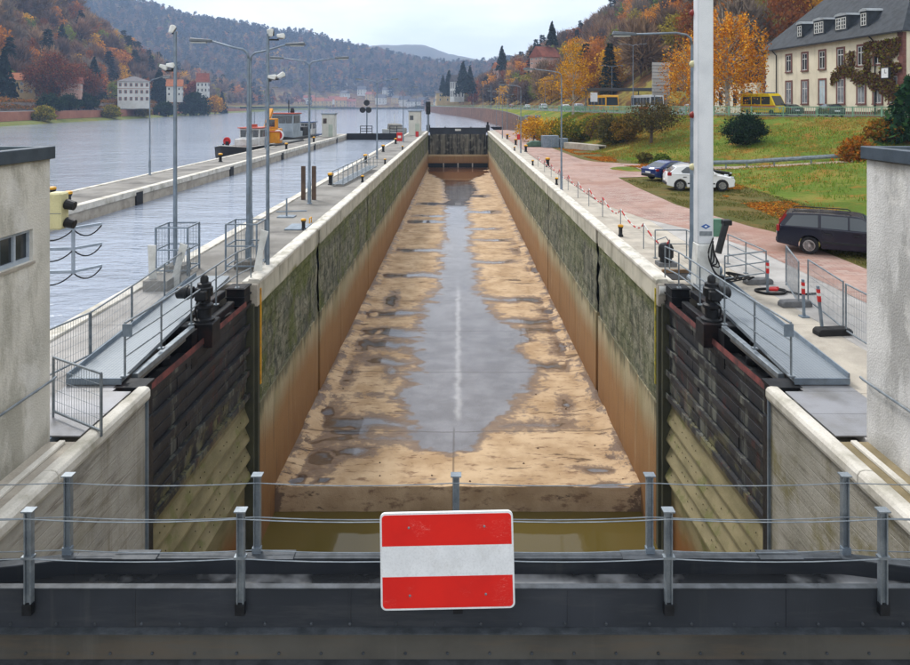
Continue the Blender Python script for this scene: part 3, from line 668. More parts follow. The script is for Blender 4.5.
# ------------------------------------------------------------------ haze
M_HAZE = bpy.data.materials.new('haze_air'); M_HAZE.use_nodes = True; t_ = M_HAZE.node_tree; t_.nodes.clear()
v_ = t_.nodes.new('ShaderNodeVolumePrincipled'); v_.inputs['Color'].default_value = (.50, .68, 1, 1); v_.inputs['Density'].default_value = .00025; v_.inputs['Anisotropy'].default_value = 0
o_ = t_.nodes.new('ShaderNodeOutputMaterial'); t_.links.new(v_.outputs[0], o_.inputs['Volume'])
hz = MB().box(-2700, 2300, -220, 3800, -13, 420).build('haze', M_HAZE); stuff(hz, 'pale bluish autumn haze filling the river valley', 'haze')
# ------------------------------------------------------------------ open mitre gate leaves
def gate_leaf(s, side):
    L_ = 7.15; a = Vector((s*6.46, 13.75, 0)); b = Vector((s*6.28, 20.88, 0)); ang = math.atan2(b.y-a.y, b.x-a.x)
    t = thing('lock_gate', 'open %s steel mitre gate leaf folded into its recess, dark above and silt-yellow below' % side, 'lock gate', (a.x, a.y, 0), ang)
    o = -1 if s < 0 else 1          # local y towards the chamber
    o = -o if s < 0 else o
    o = -1 if s < 0 else 1          # chamber lies on local -y for the left leaf
    def bx(x0,x1,y0,y1,z0,z1): return MB().box(x0,x1,*sorted((o*y0,o*y1)),z0,z1)
    zr_ = [-.52,-1.18,-1.86,-2.54,-3.22,-3.9,-4.45,-5.0,-5.55]
    bx(0, L_, -.32, -.06, -8.2, -.56).build('skin_plate', M_GATE, t)
    for i, z in enumerate(zr_):     # horizontal girders with an upturned flange
        dp = .10 if i < 5 else .05+.02*(i-4)
        p = [(-.07,z),(dp-.02,z-.03),(dp-.02,z+.05),(dp+.015,z+.05),(dp+.015,z-.10),(dp-.02,z-.10),(dp-.02,z-.07),(-.07,z-.05)] if i < 5 else [(-.07,z+.27),(dp,z-.10),(dp,z-.16),(-.07,z-.19)]
        MB().prism([(o*y, zz) for y, zz in p], 'x', 0.02, L_-.02).build('girder', M_GATE, t)
        if i < 4:
            z1_, z0_ = z-.055, zr_[i+1]+.055
            for k in range(2):
                za, zb2 = lerp(z0_, z1_, k/2)+.008, lerp(z0_, z1_, (k+1)/2)-.008
                cuts = [.02, 2.2+.5*((i*3+k) % 3), 4.7+.4*((i+k) % 3), L_-.1]
                for ca, cb2 in zip(cuts[:-1], cuts[1:]): bx(ca+.005, cb2-.005, -.06, random.uniform(-.01,.02), za, zb2).build('plank', M_GATE, t, bevel=.008)
        else:
            q = MB()
            for k in range(26): 
                if random.random() < .5: continue
                x = .2+k*.27+.05*math.sin(k*5+i); yy = o*(dp*.45); zz = z+.09
                q.lathe([(.01,-.02),(.01,.01),(.006,.014)], 6, (x, yy, zz))
            stuff(q.build('rivets', mat('dark_rivet', '4f4630', '3c3524', 5, .7), t))
    bx(0, L_, -.3, .1, -8.35, -8.1).build('bottom_beam', M_GATE, t)
    bx(-.02, .05, -.05, .2, -8.2, -.5).build('heel_strip', DARKM, t)
    bx(L_-.09, L_+.05, -.3, .2, -8.2, -.58).build('mitre_post', mat('dark_wet_pier', '4a4a38'), t, bevel=.01)
    # red edge board along the top
    MB().prism([(o*.0,-.5),(o*.12,-.36),(o*.14,-.5)], 'x', .1, L_-.5).build('top_board', mat('faded_red_board', '7a3f3c', '4a2c2c', 3, .7, dirt='2a2526', dirt_amt=.6, dsc=2), t)
    # end boxes
    q = bx(L_-.62, L_-.06, -.42, .1, -.55, .05); q.build('end_box', BLACK, t, bevel=.02)
    q = MB()
    for dz in (-.5, -.25, 0.0): q.box(L_-.66, L_-.02, *sorted((o*-.44, o*.13)), dz, dz+.035)
    q.build('end_box_rib', BLACK, t)
    # twin push beams and upright
    for z, y in ((-.02,-.42),(-.33,-.16)):
        MB().bar((3.4, o*y, z),(L_-.95, o*y, z), .2, .2).build('push_beam', BLACK, t, bevel=.02)
    bx(3.0, 3.4, -.62, -.1, -.9, .06).build('upright_box', BLACK, t, bevel=.02)
    MB().lathe([(.05,0),(.12,.02),(.15,.1),(.13,.2),(.15,.22),(.1,.3),(.04,.33)], 12, (2.2, o*-.3, -.62)).build('buffer', DARKM, t, smooth='auto')
    bx(1.7, 2.9, -.65, -.05, -.95, -.62).build('buffer_bracket', BLACK, t)
    return t
gate_leaf(-1, 'left'); gate_leaf(1, 'right')
def drive(s, side):
    t = thing('gate_drive', 'black geared gate drive with side motor on the %s quay' % side, 'gate drive', (s*6.34, 17.5, -.02))
    MB().lathe([(.26,0),(.26,.05),(.17,.08),(.17,.3),(.22,.33),(.22,.4),(.15,.44),(.15,.6),(.21,.62),(.21,.82),(.17,.85),(.17,.93),(.1,.95),(.1,1.06),(.06,1.12)], 16).build('gear_column', DARKM, t, smooth='auto')
    MB().lathe([(.09,-.1),(.15,-.08),(.15,.02),(.18,.04),(.18,.1),(.15,.12),(.15,.3),(.1,.34)], 14, (0,0,0), 'x').build('motor', DARKM, t, smooth='auto', loc=(s*.2 - .12, -.1, .72), rotz=0 if s>0 else math.pi)
    MB().box(-.14,.14,-.32,-.12,.55,.8).build('gear_case', DARKM, t, bevel=.03)
    MB().tube([(s*.1,-.15,.6),(s*.16,-.2,.3),(s*.14,-.1,.0)], .025, 6).build('cable', RUBBER, t)
    MB().box(-.3,.3,-.3,.3,-.6,0).build('base_plate', BLACK, t, bevel=.02)
drive(-1,'left'); drive(1,'right')
for s, side in ((-1,'left'),(1,'right')):
    t = thing('recess_beam', 'pale grey steel edge beam over the %s gate recess' % side, 'beam')
    MB().bar((s*6.42,13.9,-.03),(s*6.42,16.9,-.03), .13, .12).build('beam', GALV, t, bevel=.01)
    MB().bar((s*6.55,13.9,-.22),(s*6.55,16.9,-.22), .1, .1).build('lower_beam', CONCD, t)
    MB().box(*sorted((s*6.36,s*6.7)),16.72,17.1,-.95,-.1).build('bracket', BLACK, t)
    q = thing('heel_post', 'black riveted heel post at the near end of the %s gate recess' % side, 'post')
    MB().box(*sorted((s*5.95,s*6.45)),13.22,13.62,-.62,-.02).build('post_head', BLACK, q, bevel=.02)
    MB().box(*sorted((s*5.92,s*6.5)),13.2,13.66,-.02,.03).build('head_plate', BLACK, q)
    MB().box(*sorted((s*5.9,s*6.3)),13.2,13.55,-8.8,-.62).build('shaft', DARKM, q)
    rv = MB().lathe([(.02,0),(.02,.012),(.01,.02)], 6, (0,0,0), 'y').mesh('rivet')
    for k in range(32): link('rivet', rv, mat('rivet_light', '6d675a'), q, loc=(s*5.96,13.2,-1.0-.22*k)).rotation_euler = (0,0,math.pi)
# ------------------------------------------------------------------ ramps with railings
M_GRATE = NT('blue_grey_grating')
def m_grate(q):
    X, Y, Z = q.xyz(); v = q.n('ShaderNodeTexBrick'); v.inputs['Scale'].default_value = 1; v.inputs['Brick Width'].default_value = .07; v.inputs['Row Height'].default_value = .07; v.offset = 0
    v.inputs['Mortar Size'].default_value = .008; v.inputs['Color1'].default_value = (*C('747c84'),1); v.inputs['Color2'].default_value = (*C('6b737b'),1); v.inputs['Mortar'].default_value = (*C('8e969c'),1)
    q.l(q.pos, v.inputs['Vector']); q.bump(v.outputs['Fac'], .5, .01)
    col = q.mix(q.math('MULTIPLY', q.ramp(q.noise(.9,6),.4,.7), .5), v.outputs['Color'], C('858d94')); return q.done(col, .5, .3, .5)
M_GRATE = m_grate(M_GRATE)
def rail_run(t, pts, h, mids, pr=.022, rr=.019, m=None, post_every=None, foot=True):
    m = m or GALV
    for (a, b) in zip(pts[:-1], pts[1:]):
        a = Vector(a); b = Vector(b); n = max(1, round((b-a).length/(post_every or 1.5)))
        for i in range(n+1):
            if i == 0 and a != Vector(pts[0]): continue
            p = a.lerp(b, i/n); MB().tube([(0,0,0),(0,0,h)], pr, 8).build('post', m, t, loc=tuple(p))
            if foot: MB().box(-.06,.06,-.06,.06,0,.03).build('foot_plate', m, t, loc=tuple(p))
    MB().tube([Vector(p)+Vector((0,0,h)) for p in pts], rr*1.2, 8).build('top_rail', m, t)
    for z in mids: MB().tube([Vector(p)+Vector((0,0,z)) for p in pts], rr, 6).build('mid_rail', m, t)
for s, side in ((-1,'left'),(1,'right')):
    t = thing('access_ramp', 'blue-grey steel grating walkway behind the %s gate' % side, 'walkway')
    p = [(6.42,13.35),(7.45,13.35),(8.0,21.4),(6.98,21.4)]
    q = MB(); q.add([(s*x,y,.06) for x,y in p]+[(s*x,y,.14) for x,y in p], [(0,1,2,3),(4,5,6,7),(0,1,5,4),(1,2,6,5),(2,3,7,6),(3,0,4,7)])
    q.build('deck', M_GRATE, t)
    MB().bar((s*7.46,13.35,.14),(s*8.01,21.4,.14), .03, .2).build('toe_board', GALVB, t)
    MB().bar((s*6.41,13.33,.1),(s*7.46,13.33,.1), .03, .12).build('end_plate', GALVB, t)
    for yy in np.linspace(14, 21, 5): 
        k = (yy-13.35)/8.05; MB().box(*sorted((s*(6.5+.53*k), s*(7.38+.53*k))), yy-.04, yy+.04, -.0, .058).build('bearer', BLACK, t)
    t = thing('railing', 'galvanised three-bar railing along the %s gate walkway' % side, 'railing')
    rail_run(t, [(s*6.4,13.45,.14),(s*6.4,15.1,.1),(s*6.38,16.75,.1),(s*6.36,18.4,.1),(s*6.34,20.1,.1),(s*6.3,21.3,.02)], 1.03, (.38,.7), post_every=1.6)
    MB().box(-.09,.09,-.012,.012,.78,1.02).build('sign_plate', GALVB, t, loc=(s*6.34,13.42,.14))
# ------------------------------------------------------------------ rendered huts
def m_render(name, a, b, dirt):
    q = NT(name); X, Y, Z = q.xyz()
    col = q.mix(q.ramp(q.noise(.9,5),.35,.68), C(a), C(b))
    col = q.mix(q.math('MULTIPLY', q.ramp(q.noise(1.4,8,.7,stretch=(1,1,.35)),.46,.62), .7), col, C(dirt))
    col = q.mix(q.math('MULTIPLY', q.ramp(q.noise(1.1,5,.6),.54,.64), .5), col, C('dad8d3'))
    low = q.ramp(q.math('ADD', Z, q.math('MULTIPLY', q.noise(1.5,6), .9)), .75, .25)
    col = q.mix(q.math('MULTIPLY', low, .6), col, C('4e4b38'))
    top = q.ramp(q.math('ADD', Z, q.math('MULTIPLY', q.noise(2.5,6), .5)), 4.55, 4.8)
    col = q.mix(q.math('MULTIPLY', top, .5), col, C('6b6555'))
    v = q.n('ShaderNodeTexVoronoi'); v.inputs['Scale'].default_value = 34; q.l(q.pos, v.inputs['Vector'])
    q.bump(q.math('ADD', q.noise(38,6,.7), v.outputs['Distance']), .35, .015)
    return q.done(col, .95, 0, .15)
ML = m_render('ochre_grey_roughcast', 'd2cec4', 'bbb8af', '9a978b'); MR = m_render('grey_roughcast', 'd0cfcd', 'b8b7b5', '8f8e8b')
ROOFM = mat('slate_blue_fascia', '4a5662', '3d4853', 3, .5, .3, .05)
def hut(s, side):
    t = thing('rendered_hut', ('ochre-grey rendered lock hut with a strip window and blue fascia' if s < 0 else 'grey roughcast lock hut beside the black estate car'), 'hut')
    x0, x1, y0, y1, zt = 6.53, 9.9, 3.0, 11.2, 4.5
    if s > 0: MB().box(x0, x1, y0, y1, -.1, zt).build('wall', MR, t, bevel=.02)
    else:
        wy0, wy1, wz0, wz1 = 8.6, 10.75, 2.97, 3.46
        q = MB(); q.box(-x1,-x0,y0,wy0,-.1,zt); q.box(-x1,-x0,wy1,y1,-.1,zt); q.box(-x1,-x0,wy0,wy1,-.1,wz0); q.box(-x1,-x0,wy0,wy1,wz1,zt); q.box(-x1,-x0-.14,wy0,wy1,wz0,wz1)
        q.build('wall', ML, t)
        wn = MB(); wn.box(-x0-.13,-x0-.05,wy0,wy1,wz0,wz0+.06).box(-x0-.13,-x0-.05,wy0,wy1,wz1-.05,wz1); 
        n = 6; step = (wy1-wy0)/n
        for i in range(n+1): wn.box(-x0-.129,-x0-.051,wy0+i*step-.022,wy0+i*step+.022,wz0+.06,wz1-.05)
        wf = wn.build('window_frame', mat('pale_blue_grey_frame', 'aab4bf', '98a2ad', 4, .5, 0, .03), t)
        for i in range(n): MB().box(-x0-.10,-x0-.09,wy0+i*step+.022,wy0+(i+1)*step-.022,wz0+.06,wz1-.05).build('pane', GLASS, wf)
        MB().box(-x0-.13,-x0+.03,wy0-.02,wy1+.02,wz0-.045,wz0-.005).build('window_sill', CONC, t)
    e = .06
    q = MB(); 
    for (a,b,c,d_) in ((x0-e,x0+.1,y0-e,y1+e),(x1-.1,x1+e,y0-e,y1+e),(x0+.1,x1-.1,y0-e,y0+.1),(x0+.1,x1-.1,y1-.1,y1+e)): q.box(*sorted((s*a,s*b)),c,d_,zt,zt+.2)
    q.build('roof_fascia', ROOFM, t, bevel=.01)
    MB().box(*sorted((s*(x0+.1),s*(x1-.1))),y0+.1,y1-.1,zt,zt+.12).build('roof_deck', mat('mossy_roof_gravel', 'a3a08c', '8b8d76', 1.5, .9, 0, .4, 40), t)
    h = MB(); h.tube([(s*6.43,3.2,1.0),(s*6.43,11.1,1.0),(s*6.45,11.22,1.0)], .02, 8)
    hr = h.build('handrail', GALV, t)
    for yy in (4.5, 7.6, 10.7): MB().tube([(s*6.43,yy,.98),(s*6.54,yy,.93)], .012, 6).build('bracket', GALV, t)
hut(-1,'left'); hut(1,'right')
# ------------------------------------------------------------------ foreground stop-gate beam with wire railing
def m_fg(name, a, b, rust, amt, wet=False):
    q = NT(name); X, Y, Z = q.xyz()
    col = q.mix(q.ramp(q.noise(.8,6),.35,.7), C(a), C(b))
    col = q.mix(q.math('MULTIPLY', q.ramp(q.noise(2.2,8,.7,stretch=(.35,1,3)),.48,.64), amt), col, C(rust))
    st = q.noise(3.5, 7, .7, stretch=(1,1,.04)); col = q.mix(q.math('MULTIPLY', q.ramp(st,.56,.7), amt*.4), col, C('77756f'))
    r = .55 if not wet else q.math('SUBTRACT', .6, q.math('MULTIPLY', q.ramp(q.noise(.55,5,.6),.42,.55), .52))
    if wet: col = q.mix(q.ramp(q.noise(.55,5,.6),.42,.5), C('7d7f82'), C('2a2c2f'))
    q.bump(q.noise(30,5), .12, .01)
    return q.done(col, r, 0, .5 if wet else .25)
M_FG = m_fg('blue_black_gate_paint', '2c3036', '373b42', '4a4b4d', .35)
M_FG2 = m_fg('rusty_weathered_girder', '5c5a55', '484642', '66594a', .4)
M_FG3 = m_fg('wet_gate_trough', '55575a', '45474a', '6d6a62', .4, True)
M_LIP = mat('scuffed_steel_edge', '4a4f55', '33383d', 6, .55, 0, .15, spec=.3)
fg = thing('stop_gate', 'dark blue-black steel stop gate beam crossing the foreground', 'lock gate')
XW = 7.1
MB().box(-XW, XW, 6.60, 6.63, .44, .805).build('front_plate', M_FG, fg)
MB().box(-XW, XW, 6.585, 6.65, .806, .816).build('front_lip', M_LIP, fg)
MB().box(-XW, XW, 6.52, 6.64, .425, .438).build('flange', M_LIP, fg)
MB().box(-XW, XW, 6.645, 6.675, .10, .424).build('web_plate', M_FG2, fg)
MB().box(-XW, XW, 6.50, 6.645, .085, .099).build('flange', M_LIP, fg)
MB().box(-XW, XW, 6.62, 6.65, -.9, .084).build('lower_web', M_FG2, fg)
MB().box(-XW, XW, 6.5, 6.62, -.35, -.33).build('flange', M_LIP, fg)
MB().box(-XW, XW, 6.63, 7.16, .52, .565).build('trough_floor', M_FG3, fg)
wsm = MB().box(-.008,.008,6.592,6.6,.45,.80).mesh('weld_seam')
for x in (-5.1,-3.05,-1.02,1.04,3.1,5.08): link('weld_seam', wsm, M_FG, fg, loc=(x,0,0))
btm = MB().lathe([(.014,0),(.014,-.012),(.009,-.016)], 6, (0,0,0), 'y').mesh('bolt')
for k in range(34):
    link('bolt', btm, M_LIP, fg, loc=(-6.6+k*.4+.02*math.sin(k*3),6.599,.475)); link('bolt', btm, M_LIP, fg, loc=(-6.5+k*.4,6.644,.16))
P = [(-XW,6.86),(-4.75,7.0),(-3.92,7.17),(3.92,7.17),(4.75,7.0),(XW,6.86)]
q = MB(); q2 = MB()
for (a, b) in zip(P[:-1], P[1:]):
    q.bar((a[0],a[1],.62),(b[0],b[1],.62), .03, .19); q2.bar((a[0],a[1]+.03,.723),(b[0],b[1]+.03,.723), .1, .014)
q.build('rear_plate', M_FG, fg); q2.build('rear_lip', M_LIP, fg)
MB().box(-XW, XW, 7.2, 7.23, -.9, .68).build('rear_skin', M_FG, fg)
MB().box(-4.4,4.4,6.96,6.985,.566,.58).build('trough_rib', M_FG3, fg)
for x in (-3.3,-1.9,1.9,3.3): MB().box(x-.22,x+.22,7.12,7.27,.732,.742).build('cover_plate', M_LIP, fg)
MB().box(-7.2,7.2,2.0,6.5,-1.2,-1.0).build('service_deck', M_FG2, fg)
def wire_post(name, t, x, y, z0, z1):
    MB().box(-.03,.03,-.006,.006,z0,z1).box(-.034,-.022,-.03,.03,z0,z1).box(.022,.034,-.03,.03,z0,z1).build(name, GALV, t, loc=(x,y,0))
for nm, xs_, y, z0, z1, wz, lab in (('front', (-4.02,-2.035,0.0,1.97,3.98), 6.56, .60, 1.56, (1.50,1.13), 'front galvanised post and wire railing bolted to the stop gate beam'),
                          ('rear', (-4.03,-2.075,-.02,1.98,4.0), 7.24, .70, 1.53, (1.47,1.12,.78), 'rear galvanised post and wire railing on the stop gate beam')):
    t = thing('wire_railing', lab, 'railing')
    for x in xs_:
        if nm == 'front' and x == 0.0: z00, z11 = .62, 1.45
        else: z00, z11 = z0, z1
        wire_post('post', t, x, y, z00, z11)
        MB().box(-.055,.055,-.045,.045,z11,z11+.012).build('post_cap', GALV, t, loc=(x,y,0))
        MB().box(-.045,.045,-.015,.04,z00,z00+.1).build('post_foot', DARKM if nm == 'front' else GALVB, t, loc=(x,y-.025,0))
        if nm == 'front': MB().box(-.055,.055,-.04,.02,1.12,1.145).build('clamp', GALV, t, loc=(x,y,0))
    ex = [-7.0]+list(xs_)+[7.0]
    for z in wz:
        pts = []
        for a, b in zip(ex[:-1], ex[1:]):
            for k in range(6): u = k/6; pts.append((lerp(a,b,u), y-.035, z-.03*4*u*(1-u)))
        pts.append((7.0, y-.035, z)); MB().tube(pts, .0055, 5).build('wire', GALV, t)
# sign
sg = thing('barrier_sign', 'red white red closed-to-navigation board hung on the wire railing', 'sign', (-.10, 6.47, 1.15)); sg.rotation_euler = (R(-4), R(-1.2), 0)
def rrect(w_, h_, r, n=5):
    p = []
    for cx_, cy_, a0 in ((w_/2-r,h_/2-r,0),(-w_/2+r,h_/2-r,90),(-w_/2+r,-h_/2+r,180),(w_/2-r,-h_/2+r,270)):
        for i in range(n+1): a = R(a0+90*i/n); p.append((cx_+r*math.cos(a), cy_+r*math.sin(a)))
    return p
M_SIGNW = mat('sign_white', 'e4e7ea', 'dadde0', 5, .4, 0, .02, 30, dirt='b5b4ae', dirt_amt=.2, dsc=6)
def m_signred():
    q = NT('sign_red_scratched'); col = q.mix(q.ramp(q.noise(2,5),.35,.7), C('dc2118'), C('cf1c16'))
    sc1 = q.ramp(q.noise(9, 3, .5, stretch=(1,1,4), dist=1.5), .495, .5); sc2 = q.ramp(q.noise(9, 3, .5, stretch=(1,1,4), dist=1.5), .512, .507)
    col = q.mix(q.math('MULTIPLY', q.math('MULTIPLY', sc1, sc2), q.math('MULTIPLY', q.ramp(q.noise(3.1, 3), .54, .6), .4)), col, C('e0b0a8'))
    col = q.mix(q.math('MULTIPLY', q.ramp(q.noise(55, 2), .78, .84), .3), col, C('d98a80'))
    return q.done(col, .4, 0, .5)
M_SIGNR = m_signred()
MB().prism(rrect(1.235,.86,.05), 'y', 0, .025).build('board', M_SIGNW, sg)
wr = rrect(1.2,.825,.035)
def clip(poly, z0, z1):
    out_ = []
    def cl(pts, zc, keep_above):
        r = []
        for a, b in zip(pts, pts[1:]+pts[:1]):
            ia = (a[1] >= zc) == keep_above; ib = (b[1] >= zc) == keep_above
            if ia: r.append(a)
            if ia != ib: u = (zc-a[1])/(b[1]-a[1]); r.append((lerp(a[0],b[0],u), zc))
        return r
    return cl(cl(poly, z0, True), z1, False)
MB().prism(clip(wr, .137, 1), 'y', -.003, 0).build('red_band', M_SIGNR, sg)
MB().prism(clip(wr, -1, -.137), 'y', -.003, 0).build('red_band', M_SIGNR, sg)
MB().box(-.6,.6,-.002,0,-.133,.133).build('white_band', M_SIGNW, sg)
for bx_ in (-.35,.35):
    for bz_ in (.3,-.3): MB().lathe([(.011,0),(.011,-.006),(.006,-.009)], 8, (bx_,-.003,bz_), 'y').build('bolt', GALV, sg)
for z in (.25,-.25): MB().box(-.5,.5,.026,.06,z-.02,z+.02).build('back_rail', GALV, sg)
# ------------------------------------------------------------------ temporary mesh fences
FW = GALV
def fence_panel(name, label, a, b, h, foot=True, group=None):
    a = Vector((*a,0)); b = Vector((*b,0)); L_ = (b-a).length
    t = thing(name, label, 'fence panel', tuple(a), math.atan2(b.y-a.y, b.x-a.x), group)
    for x in (0.02, L_-.02): MB().tube([(x,0,.03),(x,0,h)], .021, 8).build('post', FW, t)
    MB().tube([(0.02,0,h),(L_-.02,0,h)], .021, 8).build('top_rail', FW, t); MB().tube([(0.02,0,.12),(L_-.02,0,.12)], .021, 8).build('bottom_rail', FW, t)
    q = MB(); n = int(L_/.07)
    for i in range(1, n): x = i*L_/n; q.bar((x,0,.12),(x,0,h), .005, .005)
    for i in range(1, 5): q.bar((0,0,.12+i*(h-.12)/5),(L_,0,.12+i*(h-.12)/5), .005, .005)
    q.build('wire_mesh', FW, t)
    return t
fence_panel('mesh_fence_panel', 'mesh fence panel across the walkway beside the left hut corner', (-6.95,12.0), (-5.72,11.25), 1.04)
FL = [(-9.1,10.2),(-8.15,12.4),(-7.72,14.7),(-7.85,16.85),(-8.05,19.2),(-8.2,21.4)]
nm_ = ['first mesh fence panel from the left hut along the river side','second mesh fence panel from the left hut along the river side','third mesh fence panel from the left hut along the river side','fourth mesh fence panel from the left hut along the river side','last mesh fence panel before the lamp cages on the left quay']
for i in range(5): fence_panel('mesh_fence_panel', nm_[i], FL[i], FL[i+1], 1.0, group='mesh fence panels on the left quay')
FRp = [((9.7,20.7),(9.03,18.55)),((9.42,18.85),(9.06,16.45)),((9.02,16.3),(8.9,13.9)),((8.88,13.8),(8.8,11.5))]
nr_ = ['farthest mesh fence panel on the right quay, by the coiled hose','second farthest mesh fence panel on the right quay','mesh fence panel on the right quay meeting the hut corner','mesh fence panel on the right quay behind the hut']
for i, (a, b) in enumerate(FRp): fence_panel('mesh_fence_panel', nr_[i], a, b, 1.2, group='mesh fence panels on the right quay')
M_BLOCK = mat('grey_concrete_foot', '6f7072', '5a5b5d', 4, .9)
for i, (x, y, rz, lab) in enumerate([(9.0,21.0,.1,'grey fence foot block below the mast railing'),(8.98,18.65,.12,'grey fence foot block with a red and white marker post'),(8.75,16.35,.1,'dark grey fence foot block nearest the right hut')]):
    tag(MB().prism([(-.42,0),(-.42,.1),(-.36,.16),(.36,.16),(.42,.1),(.42,0)], 'y', -.14, .14).build('fence_foot', M_BLOCK if i < 2 else RUBBER, bevel=.015, loc=(x,y,.0), rotz=rz), lab, 'fence foot', 'fence foot blocks')
for i, (x, y, lab, tl) in enumerate([(8.8,19.9,'red and white marker post beside the coiled hose',.0),(8.75,17.7,'red and white marker post at the middle of the right quay',.03),(8.55,16.45,'red and white marker post on the dark foot block',.1)]):
    t = thing('marker_post', lab, 'marker post', (x,y,.0 if i < 2 else .16)); t.rotation_euler = (0,-tl,0)
    MB().bar((0,0,0),(0,0,.95), .07, .05).build('stem', GALVB, t); MB().bar((0,0,.58),(0,0,.72), .08, .06).build('red_band', REDP, t); MB().bar((0,0,.721),(0,0,.79), .08, .06).build('white_band', WHITEP, t); MB().bar((0,0,.791),(0,0,.88), .08, .06).build('red_band', REDP, t)
    if i < 2: MB().box(-.1,.1,-.1,.1,0,.03).build('foot_plate', GALVB, t)
# coiled hose
pts = [( .42*math.cos(a)*(1+.08*math.sin(a*3)), .3*math.sin(a)*(1+.06*math.cos(a*2)), .03+.006*(k//14)) for k, a in enumerate(np.linspace(0, 2*math.pi*4.2, 60))]
hs = thing('coiled_hose', 'coiled black hose with red fittings lying on the right quay', 'hose', (8.95,20.0,.0))
MB().tube(pts+[(.7,-.3,.03),(1.2,-.2,.03)], .028, 6).build('hose', RUBBER, hs, smooth=True)
MB().box(-.1,.16,-.1,.05,.06,.14).build('fitting', REDP, hs, bevel=.02); MB().lathe([(.05,-.12),(.05,.12)], 8, (.12,.08,.1), 'x').build('fitting', REDP, hs)
# ------------------------------------------------------------------ far gate of the chamber
def m_wood():
    q = NT('streaked_gate_boards'); st = q.noise(2.2, 7, .7, stretch=(1,1,.08))
    col = q.mix(q.ramp(st,.38,.62), C('26241f'), C('6e685a')); col = q.mix(q.math('MULTIPLY', q.ramp(q.noise(1,5),.5,.65),.5), col, C('8a8577'))
    q.bump(st, .4, .03); return q.done(col, .8, 0, .2)
M_WOOD = m_wood()
t = thing('far_lock_gate', 'dark closed lock gate at the far end of the drained chamber', 'lock gate', (0,142,0))
MB().box(-5.7,5.7,-.1,.25,-.55,.68).build('top_plate', mat('blue_black_steel', '22252b', '2c3038', .8, .55, .2), t)
MB().box(-5.75,5.75,-.25,.4,.68,.76).build('catwalk', BLACK, t)
for i in range(28): x = -5.6+i*.4; MB().box(x,x+.385,-.04+.03*(i%3==0),.1,-4.7,-.56).build('board', M_WOOD, t)
for x in (-5.6,-2.8,0,2.8,5.6): MB().box(x-.1,x+.1,-.14,-.05,-4.7,-.56).build('post', M_WOOD, t)
MB().box(-.6,.6,-.115,-.101,.1,.5).build('number_plate', WHITEP, t)
for x in (-2.6,2.6): MB().box(x-.12,x+.12,-.3,.3,.76,.95).build('bracket', BLACK, t)
t = thing('gate_sill', 'brown stained concrete sill wall under the far lock gate', 'wall', (0,140.6,0))
MB().prism([(-.3,-6.3),(-.3,-4.9),(0.0,-4.68),(2.6,-4.68),(2.6,-9),(.9,-9),(.9,-6.3)], 'x', -6.02, 6.02).build('sill', M_LINING, t)
MB().box(-6,6,.7,.9,-9,-6.3).build('culvert_back', DARKM, t)
for x in (-2.9,0,2.9): MB().box(x-.12,x+.12,-.25,.1,-7.3,-6.3).build('pier', CONC, t)
for s in (-1,1): tag(MB().box(*sorted((s*5.7,s*6.4)),141.6,143.4,-.2,1.3).box(*sorted((s*5.85,s*6.2)),142,142.5,1.3,1.9).build('gate_hoist', BLACK, bevel=.05), 'black hoist housing at the %s end of the far gate' % ('left' if s < 0 else 'right'), 'hoist', 'hoists of the far gate')
# ------------------------------------------------------------------ lamp posts
def lamp(label, loc, h=7.7, arms=(1,-1), reach=2.15, rz=0, r=.075, group='lamp posts along the lock', bow=.25, name='street_lamp'):
    t = thing(name, label, 'street lamp', loc, rz, group)
    MB().lathe([(r*1.9,0),(r*1.9,.03),(r*1.35,.06),(r*1.35,1.1),(r,1.25),(r*.62,h-.3)], 10).build('pole', GALVB, t, smooth='auto')
    MB().box(-.06,.06,-r*1.55,-r*1.2,.5,.85).build('service_door', GALVB, t)
    for a in arms:
        MB().tube([(0,0,h-.32),(a*.03,0,h-.12),(a*.18,0,h+.0),(a*.5,0,h+.06),(a*(reach-.7),0,h+bow*.8)], [r*.62,r*.55,r*.5,r*.48,r*.42], 8).build('arm', GALVB, t, smooth=True)
        z = h+bow*.8; x0 = a*(reach-.75); x1 = a*reach
        hd = MB().add([(x0,-.07,z-.05),(x0,.07,z-.05),(x1,.11,z-.02),(x1,-.11,z-.02),(x0,-.06,z+.05),(x0,.06,z+.05),(x1*.96+x0*.04,.06,z+.1),(x1*.96+x0*.04,-.06,z+.1)], [(3,2,1,0),(4,5,6,7),(0,1,5,4),(1,2,6,5),(2,3,7,6),(3,0,4,7)]).build('lamp_head', mat('lamp_head_grey', '5f666d', '535a61', 4, .5, .2), t, bevel=.02)
        MB().box(*sorted((lerp(x0,x1,.25), lerp(x0,x1,.92))),-.07,.07,z-.075,z-.04).build('lens', mat('lamp_lens', 'a8aba8', '999c9a', 4, .3), hd)
    return t
ordn = ['first','second','third','fourth']
for i, (x, y) in enumerate([(-8.07,38),(-8.04,69.5),(-7.9,101),(-7.9,132)]):
    lamp('%s double-armed lamp post on the strip between the two locks' % ordn[i], (x,y,0))
lamp('tall grey lamp post with one arm reaching left, beside the lamp cage', (-6.95,23.2,0), 7.2, (-1,), 1.95, bow=.35)
lamp('tall grey lamp post with one arm reaching right, on the left quay', (-7.95,26.8,0), 7.35, (1,), 2.1, bow=.4)
for i, (x, y) in enumerate([(-23.6,53.6),(-23.7,86),(-23.8,117)]):
    lamp(['nearest lamp post on the mole across the second lock','lamp post on the mole in front of the orange crane boat','farthest lamp post on the mole by the white cabin'][i], (x,y,0), 7.3, (1,), 1.6, r=.06)
for i, (x, y) in enumerate([(6.5,44),(7.0,78),(7.1,112)]):
    lamp('%s lamp post on the paved right quay' % ['near slim','middle slim','far slim'][i], (x,y,0), 7.4, (-1,), 2.4, r=.06)
